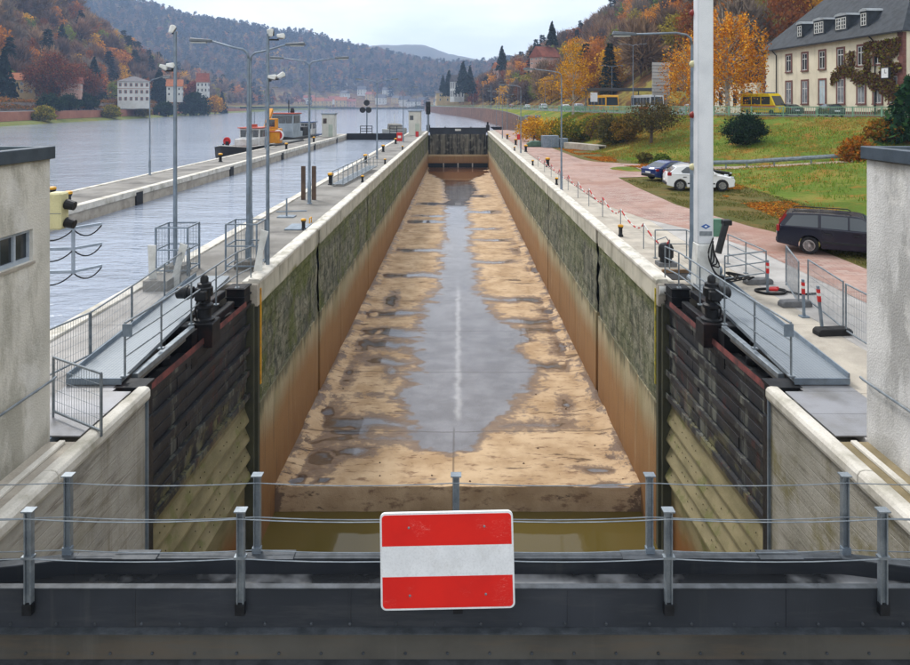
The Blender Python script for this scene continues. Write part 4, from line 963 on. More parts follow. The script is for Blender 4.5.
lamp('lamp post with a long left arm standing in front of the white mast', (7.32,21.9,0), 7.55, (-1,), 2.5, bow=.02)
lamp('lamp post where the quay meets the red sandstone wall', (10.5,150,0), 7.4, (1,-1), 1.6, r=.06)
lamp('slim lamp post on the bank left of the sandstone wall corner', (9.6,175,.0), 7.4, (-1,), 1.8, r=.06)
# floodlight poles
def floodpole(label, loc, h, heads, r=.07):
    t = thing('floodlight_pole', label, 'floodlight', loc, 0, 'floodlight poles')
    MB().lathe([(r*1.6,0),(r*1.6,.03),(r,.05),(r*.75,h)], 10).build('pole', GALVB, t, smooth='auto')
    for (z, dx, dy, tilt) in heads:
        MB().bar((0,0,z),(dx*.6,0,z), .05).build('bracket', DARKM, t)
        hd = MB().prism([(-.12,-.04),(.12,-.09),(.15,.0),(.12,.09),(-.12,.06)], 'y', -.11, .11).build('flood_head', WHITEP, t, bevel=.02, loc=(dx*.7,0,z+.12)); hd.rotation_euler = (0, tilt, dy)
        MB().box(-.1,.1,-.09,.09,-.1,-.082).build('flood_glass', GLASS, hd)
    return t
floodpole('pole with two white floodlights rising from the left lamp cage', (-9.05,22.4,0), 7.7, [(7.65,-.15,.6,R(-70)),(6.45,-.55,.4,R(20)),(6.5,-.2,0,R(0))])
floodpole('slim pole with two floodlights at the left pier end', (-6.25,23.0,0), 7.7, [(7.6,.12,.6,R(-95)),(7.5,.6,.2,0),(6.2,.6,.4,R(-30)),(6.15,.2,0,0)], .065)
# cages round the pole feet
def cage(label, x, y):
    t = thing('pole_cage', label, 'cage', (x,y,0), .0, 'cages round pole feet'); w_ = .5; h = 1.5
    for i, (a, b) in enumerate(((-w_,-w_),(w_,-w_),(w_,w_),(-w_,w_))): MB().bar((a,b,0),(a,b,h), .05).build('post', GALVB, t)
    for z in (.15,.8,h):
        for (a,b,c,e_) in ((-w_,-w_,w_,-w_),(w_,-w_,w_,w_),(w_,w_,-w_,w_),(-w_,w_,-w_,-w_)): MB().bar((a,b,z),(c,e_,z), .04).build('rail', GALVB, t)
    q = MB()
    for k in range(1,10):
        x_ = -w_+2*w_*k/10
        for yy in (-w_,w_): q.bar((x_,yy,.15),(x_,yy,h), .005); q.bar((yy,x_,.15),(yy,x_,h), .005)
    q.build('wire_mesh', GALV, t); MB().box(-.3,.3,-.3,.3,0,.25).build('pedestal', CONCD, t)
cage('blue-grey mesh cage round the foot of the left floodlight pole', -9.0, 22.5); cage('blue-grey mesh cage round the foot of the lamp beside the gate', -7.0, 23.1)
for i, (x, y, tl, lab) in enumerate([(-8.85,20.4,-.12,'short cracked white board standing left of the pole cage'),(-8.35,20.6,.14,'white board leaning against the pole cage'),(-6.32,22.1,.1,'tall white board standing at the left pier end')]):
    b = MB().prism([(-.13,0),(.13,0),(.1,.62),(.2,1.25),(-.02,1.3),(-.08,.6)], 'y', -.03, .03).build('white_board', WHITEP, loc=(x,y,.0 if i < 2 else .12)); b.rotation_euler = (0,tl,.3); tag(b, lab, 'board', 'white boards on the left quay')
tag(MB().box(-.35,.35,-.5,.5,0,.3).build('plinth', CONCD, loc=(-8.7,20.6,0)), 'low concrete plinth under the white boards', 'plinth')
# ------------------------------------------------------------------ bollards
BOLL = None
def bollard(label, loc, big=True, group='mooring bollards'):
    global BOLL
    k = 1.0 if big else .55
    t = thing('bollard', label, 'bollard', loc, 0, group)
    MB().lathe([(.2*k,0),(.2*k,.05),(.14*k,.1),(.14*k,.42*k+.1),(.19*k,.5*k+.1),(.19*k,.56*k+.1)], 12).build('shaft', DARKM, t, smooth='auto')
    MB().lathe([(.2*k,.56*k+.1),(.215*k,.6*k+.1),(.2*k,.68*k+.1),(.1*k,.72*k+.1)], 12).build('cap', YELLOWP, t, smooth='auto')
for i, y in enumerate([60.5,80,94,110]): bollard('%s tall yellow-capped bollard standing back on the right quay' % ordn[i], (7.75,y,0))
for i, y in enumerate([28.5,47,62,82]):
    bollard('%s low yellow bollard on the right coping, counted from the near gate' % ordn[i], (6.62,y,0), False)
    bollard('%s low yellow bollard on the left coping, counted from the near gate' % ordn[i], (-6.62,y+1.5,0), False)
for i, y in enumerate([47,64.7,80,96]): bollard('%s yellow-capped bollard on the strip between the locks' % ordn[i], (-8.55,y,0))
for i, (x, y) in enumerate([(-20.6,37.0),(-22.6,39),(-22.4,66),(-20.6,84),(-20.6,100)]): bollard(['nearest yellow-capped bollard on the mole','second yellow-capped bollard on the mole','yellow-capped bollard on the mole near the bow of the black workboat','yellow-capped bollard on the mole beside the crane boat','yellow-capped bollard on the mole nearest the white cabin'][i], (x,y,.0))
# ------------------------------------------------------------------ mole of the second lock
t = thing('mole', 'long concrete mole between the second lock and the open river', 'mole')
MB().box(-24,-20.1,18,132,-6,-.12).build('mole_body', CONC, t)
e = np.arange(18, 132, 5.7)
for i in range(len(e)-1):
    MB().box(-20.5,-20.02,e[i]+.01,e[i+1]-.01,-.3,.06).build('edge_stone', CONCW, t, bevel=.02); MB().box(-23.7,-20.51,e[i]+.01,e[i+1]-.01,-.12,0).build('slab', CONCD, t)
    MB().box(-24.05,-23.71,e[i]+.01,e[i+1]-.01,-.3,.05).build('edge_stone', CONCW, t, bevel=.02)
for y in (44,62,80,98,116): MB().box(-20.09,-20.0,y-.45,y+.45,-1.2,-.1).build('ladder_niche', DARKM, t)
# objects on the left strip
for x in (-8.75,-8.15): tag(MB().prism([(-.12,0),(.12,0),(.12,1.9),(-.12,1.9)], 'y', -.05, .05).build('steel_stop_post', mat('rusty_steel', '4a3a30', '5d4a3c', 3, .8), loc=(x,39.6,0), bevel=.01), 'rusty upright steel plate just %s of the first double-armed lamp' % ('left' if x < -8.5 else 'right'), 'steel post', 'rusty steel plates')
t = thing('gangway', 'aluminium gangway with handrails lying along the strip between the locks', 'gangway', (-7.9,46,0), R(90-4))
for yy in (-.35,.35):
    MB().bar((0,yy,.12),(12,yy,.3), .08).build('stringer', GALV, t); MB().bar((0,yy,1.0),(12,yy,1.2), .05).build('handrail', GALV, t)
    for k in range(9): MB().bar((k*1.5,yy,.14+k*.022),(k*1.5,yy,1.0+k*.024), .04).build('post', GALV, t)
for k in range(24): MB().box(k*.5,k*.5+.3,-.33,.33,.14+k*.0075,.17+k*.0075).build('tread', GALV, t)
t = thing('pit_cover', 'blue-grey steel pit cover with yellow lifting hoop on the left coping', 'cover plate', (-6.98,30.6,0))
MB().box(-.45,.45,-.7,.7,.0,.06).build('cover', GALVB, t, bevel=.01); MB().tube([(.3,.9,0),(.3,.9,.25),(.3,1.3,.25),(.3,1.3,0)], .03, 6).build('hoop', YELLOWP, t)
t = thing('pump_stand', 'small pipe stand on a plate on the left quay', 'stand', (-8.2,33.5,0))
MB().box(-.4,.4,-.3,.3,0,.05).build('plate', GALVB, t); MB().tube([(0,0,.05),(0,0,.9)], .04).build('pipe', GALVB, t); MB().tube([(-.5,0,.25),(.9,.3,.25)], .03).build('pipe', GALVB, t)
t = thing('life_ring_stand', 'red life-ring box on a white post at the far left quay', 'life ring', (-7.35,88,0))
MB().box(-.06,.06,-.06,.06,0,1.0).build('post', WHITEP, t); MB().box(-.35,.35,-.12,.12,.8,1.9).build('box', REDP, t, bevel=.03); MB().box(-.2,.2,-.128,-.121,1.2,1.5).build('label_plate', WHITEP, t)
t = thing('life_ring_stand', 'red-topped white life-ring post on the far right quay', 'life ring', (7.45,86,0))
MB().box(-.08,.08,-.08,.08,0,1.1).build('post', WHITEP, t); MB().box(-.2,.2,-.1,.1,1.1,1.75).build('box', REDP, t, bevel=.03)
# cabins at the far heads
def cabin(label, loc, w_, d_, h):
    t = thing('control_cabin', label, 'cabin', loc)
    MB().box(-w_/2,w_/2,-d_/2,d_/2,0,h).build('wall', mat('off_white_cabin', 'c9c8bf', 'b6b5ac', .6, .7, dirt='8d8b80', dirt_amt=.5, streak=True), t, bevel=.03)
    MB().box(-w_/2-.15,w_/2+.15,-d_/2-.15,d_/2+.15,h,h+.18).build('roof', GALVB, t)
    MB().box(w_*.05,w_*.4,-d_/2-.03,-d_/2,.1,2.1).build('door', mat('pale_green_door', 'a9b3a6', '98a296', 1, .6), t)
    MB().box(-w_*.4,-w_*.1,-d_/2-.03,-d_/2,h-1.5,h-.7).build('window', GLASS, t)
cabin('off-white control cabin at the far end of the mole', (-21.6,117.5,0), 2.0, 2.6, 3.8); cabin('off-white control cabin at the far head beside the drained chamber', (-7.6,124,0), 2.1, 2.6, 4.2)
tag(MB().box(-.25,.25,-.2,.2,0,.9).build('red_control_box', REDP, loc=(-6.9,118,0)), 'small red control box beside the far left cabin', 'control box')
# second lock's upper gate
t = thing('far_lock_gate', 'dark low gate with railings across the second lock', 'lock gate', (-14.8,126,0))
MB().box(-5.2,5.1,-.3,.3,-2,.25).build('beam', BLACK, t)
for x0, x1 in ((-2.8,-.6),(2.5,5.0)):
    for z in (.6,1.0,1.5): MB().box(x0,x1,-.2,-.1,z,z+.12).build('rail', BLACK, t)
    for x in (x0,(x0+x1)/2,x1-.1): MB().box(x,x+.12,-.2,-.08,.25,1.6).build('post', BLACK, t)
t = thing('disc_signal', 'signal post with three black discs beyond the second lock gate', 'signal', (-16.6,127.5,.25)); 
MB().tube([(0,0,0),(0,0,4.8)], .13).build('post', GALVB, t)
for (x,z) in ((-.75,4.2),(.35,4.2),(0,5.5)): MB().lathe([(.5,-.04),(.55,0),(.5,.04)], 16, (0,0,0), 'y').build('disc', DARKM, t, loc=(x,-.2,z))
t = thing('light_signal', 'black light signal on a grey post at the left end of the far gate', 'signal', (-5.95,139.5,0))
MB().tube([(0,0,0),(0,0,3.6)], .2).build('post', GALVB, t); MB().box(-.45,.45,-.3,.3,3.5,6.0).build('signal_box', DARKM, t, bevel=.05)
for z in (4.1,5.0): MB().tube([(0,-.3,z),(0,-.7,z-.05)], .25, 10).build('visor', DARKM, t)
# signal mast behind the left hut
t = thing('signal_mast', 'cream signal box with black hoods and chained bracket arms behind the left hut', 'signal', (-8.35,13.6,0))
M_CREAM = mat('cream_enamel', 'd8d2a4', 'c9c297', 2, .5, dirt='8f8a68', dirt_amt=.4)
ARM = mat('pale_blue_arm', 'a9b7c9', '96a4b6', 4, .5, .1)
MB().tube([(0,0,0),(0,0,3.95)], .07).build('post', GALVB, t); MB().bar((0,0,3.35),(0,-.56,3.35), .06).build('bracket', GALVB, t)
bxs = MB().box(.78,1.05,-.75,-.45,3.06,3.74).build('signal_box', M_CREAM, t, bevel=.03)
MB().box(-.02,.8,-.6,-.5,3.3,3.4).build('box_bracket', GALVB, t)
for z in (3.18,3.52): MB().tube([(1.06,-.58,z),(1.22,-.58,z-.04)], [.1,.085], 12).build('hood', DARKM, bxs)
MB().box(.748,1.064,-.755,-.75,3.36,3.37).build('seam', GALVB, bxs)
MB().bar((.82,.1,2.05),(.82,.1,2.98), .05).build('hanger', ARM, t)
for z in (2.1,2.55,2.95):
    MB().bar((0,0,z),(.82,.1,z), .06).build('arm', ARM, t); MB().bar((.82,.1,z),(1.12,.6,z), .05).build('arm', ARM, t); MB().bar((.1,0,z),(.35,-.45,z-.02), .05).build('arm', ARM, t)
    for (a, b) in (((.82,.1),(1.12,.6)),((.35,-.45),(.82,.1))):
        pts = [(lerp(a[0],b[0],k/8), lerp(a[1],b[1],k/8), z-.03-.16*4*(k/8)*(1-k/8)) for k in range(9)]
        MB().tube(pts, .014, 5).build('chain', DARKM, t)
# ------------------------------------------------------------------ right side: mast, balls, machinery
t = thing('white_mast', 'tall white square mast with a small blue emblem by the right gate', 'mast', (7.22,20.6,0))
MB().box(-.23,.23,-.2,.2,1.3,13).build('shaft', mat('white_mast_paint', 'd3d6da', 'c4c8cd', 1.5, .45, 0, .03, dirt='9c9c98', dirt_amt=.35, streak=True), t, bevel=.03)
MB().prism([(-.3,0),(.34,0),(.3,.5),(.23,1.3),(-.23,1.3),(-.28,.5)], 'y', -.24, .24).build('foot', WHITEP, t, bevel=.02)
MB().box(-.18,.18,-.215,-.205,1.55,1.68).build('type_plate', GALV, t)
MBL = mat('emblem_blue', '2f5fa5', '28528f', 5, .5)
MB().prism([(-.14,0),(0,.075),(.14,0),(0,-.075)], 'y', -.212, -.203).build('emblem', MBL, t, loc=(0,0,1.82)); MB().prism([(-.05,0),(0,.03),(.05,0),(0,-.03)], 'y', -.216, -.2125).build('emblem_centre', M_SIGNW, t, loc=(0,0,1.82))
q = MB()
for k in range(50): q.box(.231,.245,-.03,.03,1.6+k*.22,1.63+k*.22)
stuff(q.build('step_bolts', GALVB, t))
MB().box(.24,.46,-.1,.5,.0,.8).build('drive_box', WHITEP, t, bevel=.04)
MB().lathe([(.14,0),(.14,.1),(.1,.14)], 14, (.47,.2,.45), 'x').build('drive_cap', GALVB, t)
MB().tube([(.62,.5,.9),(.95,.75,1.75)], .1, 12).build('ram', DARKM, t); MB().box(.85,1.1,.62,.9,1.7,1.86).build('ram_head', DARKM, t, bevel=.02)
for k in range(5):
    z = .4+.2*k; pts = [(.2,-.25,1.5-.1*k),(.0+.08*k,-.42,1.1-.1*k),(.1,-.4,.7),(.28+.05*k,-.35,.45-.05*k),(.5+.22*k,-.2,.35),(.8+.13*k,0,.22),(.9+.14*k,.2,.25),(.7,.3,.4)]
    from mathutils.geometry import interpolate_bezier as ib
    sm = []
    for a in range(len(pts)-1):
        p0 = pts[max(a-1,0)]; p1 = pts[a]; p2 = pts[a+1]; p3 = pts[min(a+2,len(pts)-1)]
        for u in (0,.25,.5,.75):
            sm.append(tuple(.5*(2*p1[i]+(p2[i]-p0[i])*u+(2*p0[i]-5*p1[i]+4*p2[i]-p3[i])*u*u+(3*p1[i]-p0[i]-3*p2[i]+p3[i])*u**3) for i in range(3)))
    MB().tube(sm, .022, 6).build('cable', RUBBER, t, smooth=True)
t = thing('ball_line', 'thin olive pole with red and cream balls in front of the lamp and mast', 'signal line', (7.05,20.9,0))
MB().tube([(0.08,0,0),(0.08,0,13)], .035, 8).build('pole', mat('olive_pole', '6b6445', '5a5338', 5, .6), t)
for y, m_ in ((13,REDP),(64,M_CREAM),(115,REDP),(167,M_CREAM)):
    z = PZ(y, 20.8)
    MB().lathe([(.105*math.sin(math.pi*i/8)+.001, -.105*math.cos(math.pi*i/8)) for i in range(9)], 14, (-.06,-.06,z)).build('ball', mat('dull_red_ball','8a2f2a','742622',4,.55) if m_ is REDP else M_CREAM, t, smooth=True)
t = thing('railing', 'galvanised railing round the foot of the white mast', 'railing')
rail_run(t, [(6.9,24.5,.0),(8.0,24.5,.0),(8.0,22.8,0)], .98, (.5,), post_every=1.4); 
t = thing('railing', 'galvanised railing on the land side of the white mast', 'railing')
rail_run(t, [(7.7,20.2,0),(9.2,20.9,0),(9.1,23.6,0)], 1.0, (.35,.68), post_every=1.6)
t = thing('hydraulic_pump', 'dark round pump unit on the quay left of the white mast', 'pump', (6.95,23.4,0))
MB().lathe([(.2,0),(.2,.25),(.25,.28),(.25,.6),(.18,.72),(.05,.76)], 14).build('housing', DARKM, t, smooth='auto'); MB().box(-.3,.3,-.25,.25,0,.12).build('base', M_BLOCK, t); MB().tube([(-.2,0,.6),(-.3,0,.85),(0,0,.95),(.1,0,.8)], .02, 6).build('handle', GALV, t)
t = thing('switch_box', 'green and grey switch box on a post behind the white mast', 'switch box', (8.05,22.2,0))
MB().box(-.04,.04,-.04,.04,0,1.5).build('post', GALVB, t); MB().box(-.35,-.02,-.12,.12,1.25,1.75).build('grey_box', GALVB, t, bevel=.01); MB().box(.0,.3,-.12,.12,1.2,1.75).build('green_box', mat('green_box', '5f8a74', '527a66', 4, .5), t, bevel=.01)
t = thing('open_pit', 'dark open pit with timber edges beside the right pier end', 'pit', (6.95,21.75,0))
MB().box(-.4,.6,-.3,.5,.005,.02).build('pit_hole', RUBBER, t); MB().box(-.45,.65,.5,.6,.0,.12).build('timber', mat('pit_timber', '8a6f52', '6f5740', 3, .8), t)
# chain barrier with posts
ys_ = [22.9,26.1,29.8,33.5,37,40.4,44,48,52,56,60.5]
t = thing('chain_barrier', 'red and white plastic chain on thin posts along the right quay', 'chain barrier')
pm = MB().tube([(0,0,0),(0,0,.95)], .02, 6).mesh('post')
for y in ys_: link('post', pm, GALV, t, loc=(6.92,y,0)); 
qr, qw2 = MB(), MB(); k = 0
for a, b in zip(ys_[:-1], ys_[1:]):
    n = int((b-a)/.13)
    P2 = [(6.92+.12*math.sin(u*3.1), lerp(a,b,u), .93-.42*4*u*(1-u)) for u in np.linspace(0,1,n+1)]
    for p, r_ in zip(P2[:-1], P2[1:]):
        (qr if (k//3) % 2 == 0 else qw2).bar(p, tuple(lerp(p[i],r_[i],.86) for i in range(3)), .035, .05); k += 1
stuff(qr.build('red_links', REDP, t)); stuff(qw2.build('white_links', WHITEP, t))
ys_ = [62,66,70,74,78,82]
# grey cabinets, tarp and concrete beam by the paved quay
t = thing('steel_cabinet', 'blue-grey steel container box at the foot of the grassy bank', 'container', (12.3,88.5,0), .12)
MB().box(-1.7,0.3,-.7,.7,0.02,1.5).build('body', GALVB, t, bevel=.03); MB().box(.4,1.5,-.6,.6,.02,1.15).build('side_box', GALVB, t, bevel=.03)
for x in (-1.2,-.7,-.2): MB().box(x-.03,x+.03,-.73,-.701,.1,1.4).build('rib', GALV, t)
tag(MB().prism([(-1.2,0),(-1.1,.5),(-.4,.8),(.5,.75),(1.0,.4),(1.2,0)], 'y', -.5, .6).build('tarpaulin_heap', mat('green_tarp', '4d6a58', '3f5848', 2, .7), bevel=.15, segs=2, loc=(9.7+.2,89.5,0)), 'low heap under a green tarpaulin beside the steel container', 'tarpaulin')
cb_ = MB().prism([(-.55,0),(-.55,.75),(.55,.75),(.55,0),(.4,0),(.4,.6),(-.4,.6),(-.4,0)], 'y', -3.6, 3.6).build('concrete_trough', CONC, bevel=.02, loc=(15.0,83.2,.0), rotz=R(24)); tag(cb_, 'long pale concrete channel section lying on the grass edge', 'concrete channel')
t = thing('stone_pier', 'grey stone pier with a cap built against the sandstone wall', 'pier', (12.9,121,0)); MB().box(-.8,.8,-.7,.7,0,3.2).build('shaft', CONCD, t, bevel=.04); MB().box(-1.3,1.3,-1.1,1.1,3.2,3.6).build('cap', GALVB, t)
t = thing('stone_pier', 'second grey pier farther along the sandstone wall', 'pier', (12.9,143,0)); MB().prism([(-.9,0),(.9,0),(.7,3),(-.5,3)], 'y', -.7, .7).build('shaft', CONCD, t)
# ------------------------------------------------------------------ vehicles
def carpaint(name, c): 
    q = NT(name); q.bsdf.inputs['Coat Weight'].default_value = .18; q.bsdf.inputs['Coat Roughness'].default_value = .08
    col = q.mix(q.math('MULTIPLY', q.ramp(q.noise(1.5,5),.4,.7),.06), C(c), C('6b665d')); return q.done(col, .18, 0, .35)
TYRE = mat('tyre_rubber', '17171a', '202022', 8, .85); RIM = mat('alloy_rim', 'b4b6b8', '9fa1a4', 6, .3, .8, 0)
CGLASS = NT('car_glass'); CGLASS = CGLASS.done(C('2c353b'), .05, 0, .9)
TRIM = mat('black_trim', '151619', '1c1d20', 5, .6)
HEADL = NT('headlight_glass').done(C('b9c0c6'), .12, .2, .8); TAILL = NT('taillight_red').done(C('8f1216'), .2, 0, .7)
def arc(cx, cz, r, a0, a1, n=8): return [(cx+r*math.cos(R(lerp(a0,a1,i/n))), cz+r*math.sin(R(lerp(a0,a1,i/n)))) for i in range(n+1)]
def car(name, label, loc, rz, paint, body, roof, wheels, wr, W, wins, screens, cat='car', plate=None, rails=False, head=None, tail=None, extra=None, tumble=.16, spokes=5):
    """body: upper outline front->rear (x,z) at belt level; roof: closed greenhouse outline; nose points +x"""
    t = thing(name, label, cat, loc, rz); w2 = W/2
    zb = .22; xf = body[0][0]; xr = body[-1][0]
    bottom = [(xr, zb+.1)]
    for (wx) in sorted(wheels): bottom += [(wx-wr-.07, zb)] + arc(wx, wr, wr+.055, 190, -10, 8)[0:] + [(wx+wr+.07, zb)]
    bottom += [(xf, zb+.06)]
    prof = body + bottom
    n = len(prof)
    q = MB(); sl = [(-w2,.97,0),(-w2+.05,1.0,.0),(w2-.05,1.0,0),(w2,.97,0)]
    cx = (xf+xr)/2
    slices = [(-w2, .0), (-w2+.06, .05), (w2-.06, .05), (w2, .0)]
    vs = []
    for (y, grow) in slices:
        for (x, z) in prof:
            k = .985 if grow == 0 else 1.0
            e = .07*abs((x-cx)/(xf-xr)*2)**3
            vs.append((cx+(x-cx)*k, y*(1-e), zb+(z-zb)*(1-.03*(grow == 0)) if z > .5 else z))
    fs = [tuple(range(n))[::-1], tuple(range(3*n, 4*n))]
    for a in range(3):
        for i in range(n): fs.append((a*n+i, a*n+(i+1)%n, (a+1)*n+(i+1)%n, (a+1)*n+i))
    q.add(vs, fs); bo = q.build('body', paint, t, bevel=.025, segs=2); bo.data.polygons.foreach_set('use_smooth', [True]*len(bo.data.polygons))
    try: bo.data.set_sharp_from_angle(angle=R(35))
    except Exception: pass
    zr0 = min(p[1] for p in roof); zr1 = max(p[1] for p in roof)
    yw = lambda z: (w2-.06) - tumble*max(0,(z-zr0))/(zr1-zr0)
    m = len(roof); q = MB(); q.add([(x,-yw(z),z) for x,z in roof]+[(x,yw(z),z) for x,z in roof], [tuple(range(m))[::-1], tuple(range(m,2*m))]+[(i,(i+1)%m,m+(i+1)%m,m+i) for i in range(m)])
    q.build('roof', paint, t, bevel=.035, segs=2)
    for wn in wins:
        for s in (-1,1):
            o = [(x, s*(yw(z)+.006), z) for x, z in wn]; i_ = [(x, s*(yw(z)-.03), z) for x, z in wn]; k = len(wn)
            MB().add(o+i_, [tuple(range(k)), tuple(range(k,2*k))]+[(a,(a+1)%k,k+(a+1)%k,k+a) for a in range(k)]).build('side_window', CGLASS, t)
    for nm, ((xa,za),(xb,zb_)) in screens:
        dx, dz = xb-xa, zb_-za; l = math.hypot(dx,dz); sg_ = 1 if nm == 'windscreen' else -1
        nx_, nz = (abs(dz)/l*sg_*.008, abs(dx)/l*.008)
        ya, yb = yw(za)-.1, yw(zb_)-.07
        MB().add([(xa+nx_,-ya,za+nz),(xa+nx_,ya,za+nz),(xb+nx_,yb,zb_+nz),(xb+nx_,-yb,zb_+nz),(xa-nx_*2,-ya,za-nz*2),(xa-nx_*2,ya,za-nz*2),(xb-nx_*2,yb,zb_-nz*2),(xb-nx_*2,-yb,zb_-nz*2)], [(0,1,2,3),(4,5,6,7),(0,1,5,4),(1,2,6,5),(2,3,7,6),(3,0,4,7)]).build(nm, CGLASS, t)
    for wx in wheels:
        for s in (-1,1):
            wh = MB().lathe([(wr*.62,-.1),(wr*.95,-.1),(wr,-.06),(wr,.06),(wr*.95,.1),(wr*.62,.1)], 22, (0,0,0), 'y').build('wheel', TYRE, t, smooth='auto', loc=(wx, s*(w2-.1), wr))
            rq = MB(); 
            for k in range(spokes):
                a = 2*math.pi*k/spokes+.3; rq.bar((0,s*.085,0),(wr*.64*math.cos(a),s*.085,wr*.64*math.sin(a)), .075, .03, up=(0,1,0))
            rq.lathe([(wr*.16,-.02),(wr*.16,.02)], 10, (0,s*.09,0), 'y'); rq.build('rim', RIM, wh)
            MB().lathe([(wr*.64,-.03),(wr*.64,.03),(wr*.57,.03),(wr*.57,-.03)], 20, (0,s*.075,0), 'y').build('rim_ring', RIM, wh, smooth='auto')
            MB().lathe([(wr*.6,-.01),(wr*.6,.01)], 16, (0,s*.05,0), 'y').build('brake_disc', TRIM, wh)
    for s in (-1,1):
        if head: 
            (x0,z0),(x1,z1) = head; MB().box(x0,x1,*sorted((s*(w2*.60),s*(w2*.955))),z0,z1).build('headlight', HEADL, t, bevel=.03)
        if tail:
            (x0,z0),(x1,z1) = tail; MB().box(x0,x1,*sorted((s*(w2*.80),s*(w2*.975))),z0,z1).build('taillight', TAILL, t, bevel=.02)
        mx_ = wins[0][0][0] if wins else 0
        mx_ = max(p[0] for wn in wins for p in wn)-.12
        MB().prism([(-.1,0),(.1,.03),(.06,.15),(-.1,.14)], 'y', 0, .18*s).build('mirror', paint, t, bevel=.02, loc=(mx_, s*(w2-.06), zr0+.02))
        for wn in wins[:2]: 
            xm = min(p[0] for p in wn)+.12; MB().box(xm,xm+.2,*sorted((s*w2*.99,s*(w2+.012))),zr0-.13,zr0-.09).build('door_handle', TRIM, t)
        if rails: MB().tube([(rails[0],s*(yw(zr1)-.03),zr1+.0),(rails[0]-.1,s*(yw(zr1)-.03),zr1+.05),(rails[1]+.1,s*(yw(zr1)-.03),zr1+.05),(rails[1],s*(yw(zr1)-.03),zr1)], .02, 6).build('roof_rail', TRIM, t)
        MB().box(min(wheels)+wr+.1,max(wheels)-wr-.1,*sorted((s*(w2-.02),s*(w2+.012))),.42,.5).build('side_moulding', TRIM, t, bevel=.01)
    MB().box(xf-.05,xf+.03,-w2*.8,w2*.8,.3,.46).build('front_bumper', TRIM, t, bevel=.03); MB().box(xr-.03,xr+.05,-w2*.82,w2*.82,.34,.52).build('rear_bumper', TRIM, t, bevel=.03)
    MB().box(xr-.035,xr-.012,-.26,.26,.56,.68).build('number_plate', M_SIGNW, t); MB().box(xf+.012,xf+.035,-.26,.26,.5,.61).build('number_plate', M_SIGNW, t)
    return t
# dark estate on the paved edge
WAGON = dict(body=[(2.34,.5),(2.36,.62),(2.28,.72),(1.3,.86),(.9,.92),(-1.0,.96),(-2.28,.98),(-2.38,.8),(-2.4,.52)], roof=[(1.15,.88),(.35,1.38),(.1,1.42),(-1.0,1.44),(-2.05,1.40),(-2.32,.95)],
   wheels=(1.42,-1.33), wr=.31, W=1.76, wins=[[(1.0,.93),(.32,1.34),(-.05,1.37),(-.05,.93)],[(-.12,.93),(-.12,1.37),(-.95,1.38),(-.95,.94)],[(-1.05,.94),(-1.05,1.38),(-1.85,1.34),(-2.12,.97)]],
   screens=[('windscreen',((1.1,.92),(.38,1.37))),('rear_window',((-2.28,1.02),(-2.09,1.35)))], head=((2.18,.56),(2.33,.7)), tail=((-2.405,.74),(-2.3,.98)), rails=(.0,-1.9))
est = car('estate_car', 'dark navy estate car parked on the paved edge beside the grey hut', (14.15,25.2,.02), R(-28), carpaint('navy_paint','070c22'), **WAGON)
for s in (-1,1): MB().prism([(-2.35,.98),(-2.28,.98),(-2.06,1.34),(-2.115,1.35)], 'y', *sorted((s*.62,s*.73))).build('taillight', TAILL, est)
CROSS = dict(body=[(2.02,.5),(2.06,.66),(1.98,.8),(1.3,.96),(.95,1.0),(-1.0,1.06),(-1.95,1.08),(-2.05,.85),(-2.06,.52)], roof=[(1.15,.96),(.35,1.5),(.0,1.56),(-.8,1.55),(-1.45,1.46),(-1.95,1.06)],
   wheels=(1.27,-1.26), wr=.34, W=1.77, wins=[[(.95,1.03),(.32,1.44),(-.05,1.5),(-.05,1.04)],[(-.12,1.05),(-.12,1.5),(-.85,1.46),(-1.2,1.2),(-1.1,1.08)]],
   screens=[('windscreen',((1.08,1.0),(.4,1.47))),('rear_window',((-1.9,1.12),(-1.5,1.42)))], head=((1.78,.8),(1.98,.9)), tail=((-2.02,.92),(-1.78,1.14)), rails=None)
car('crossover_car', 'white crossover car parked on the verge behind the white mast', (15.2,44.3,.02), R(-7), carpaint('white_car_paint','d9dbdc'), **CROSS)
SEDAN = dict(body=[(2.2,.48),(2.25,.6),(2.15,.72),(1.25,.86),(.85,.9),(-1.2,.94),(-2.1,.96),(-2.24,.84),(-2.26,.5)], roof=[(1.0,.88),(.2,1.32),(-.2,1.38),(-.8,1.36),(-1.2,1.26),(-1.85,.95)],
   wheels=(1.35,-1.3), wr=.31, W=1.74, wins=[[(.85,.92),(.2,1.27),(-.25,1.32),(-.25,.92)],[(-.32,.92),(-.32,1.32),(-.85,1.3),(-1.35,1.0),(-1.3,.94)]],
   screens=[('windscreen',((.95,.9),(.25,1.3))),('rear_window',((-1.78,.98),(-1.22,1.25)))], head=((2.0,.6),(2.2,.72)), tail=((-2.23,.72),(-1.98,.88)), rails=None)
car('sedan_car', 'dark blue saloon parked behind the white crossover', (15.45,50.2,.02), R(24), carpaint('blue_car_paint','1c3064'), **SEDAN)
car('sedan_car', 'black saloon mostly hidden behind the white mast and white crossover', (16.5,48.5,.02), R(8), carpaint('black_car_paint','15171a'), **SEDAN)
# cars on the street above
def place_street_car(label, x, Y, rz, paint, kind=SEDAN): car('parked_car', label, (PX(x,Y), Y, ST), rz, paint, **kind)
place_street_car('dark green small car parked before the station door', 830, 76, R(80), carpaint('green_black_paint','1c2b26'))
place_street_car('dark grey car beside the yellow ambulance', 787, 84, R(95), carpaint('grey_paint','3a4046'))
place_street_car('silver car on the street left of the ambulance, farther away', 690, 104, R(100), carpaint('silver_paint','a9adb0'))
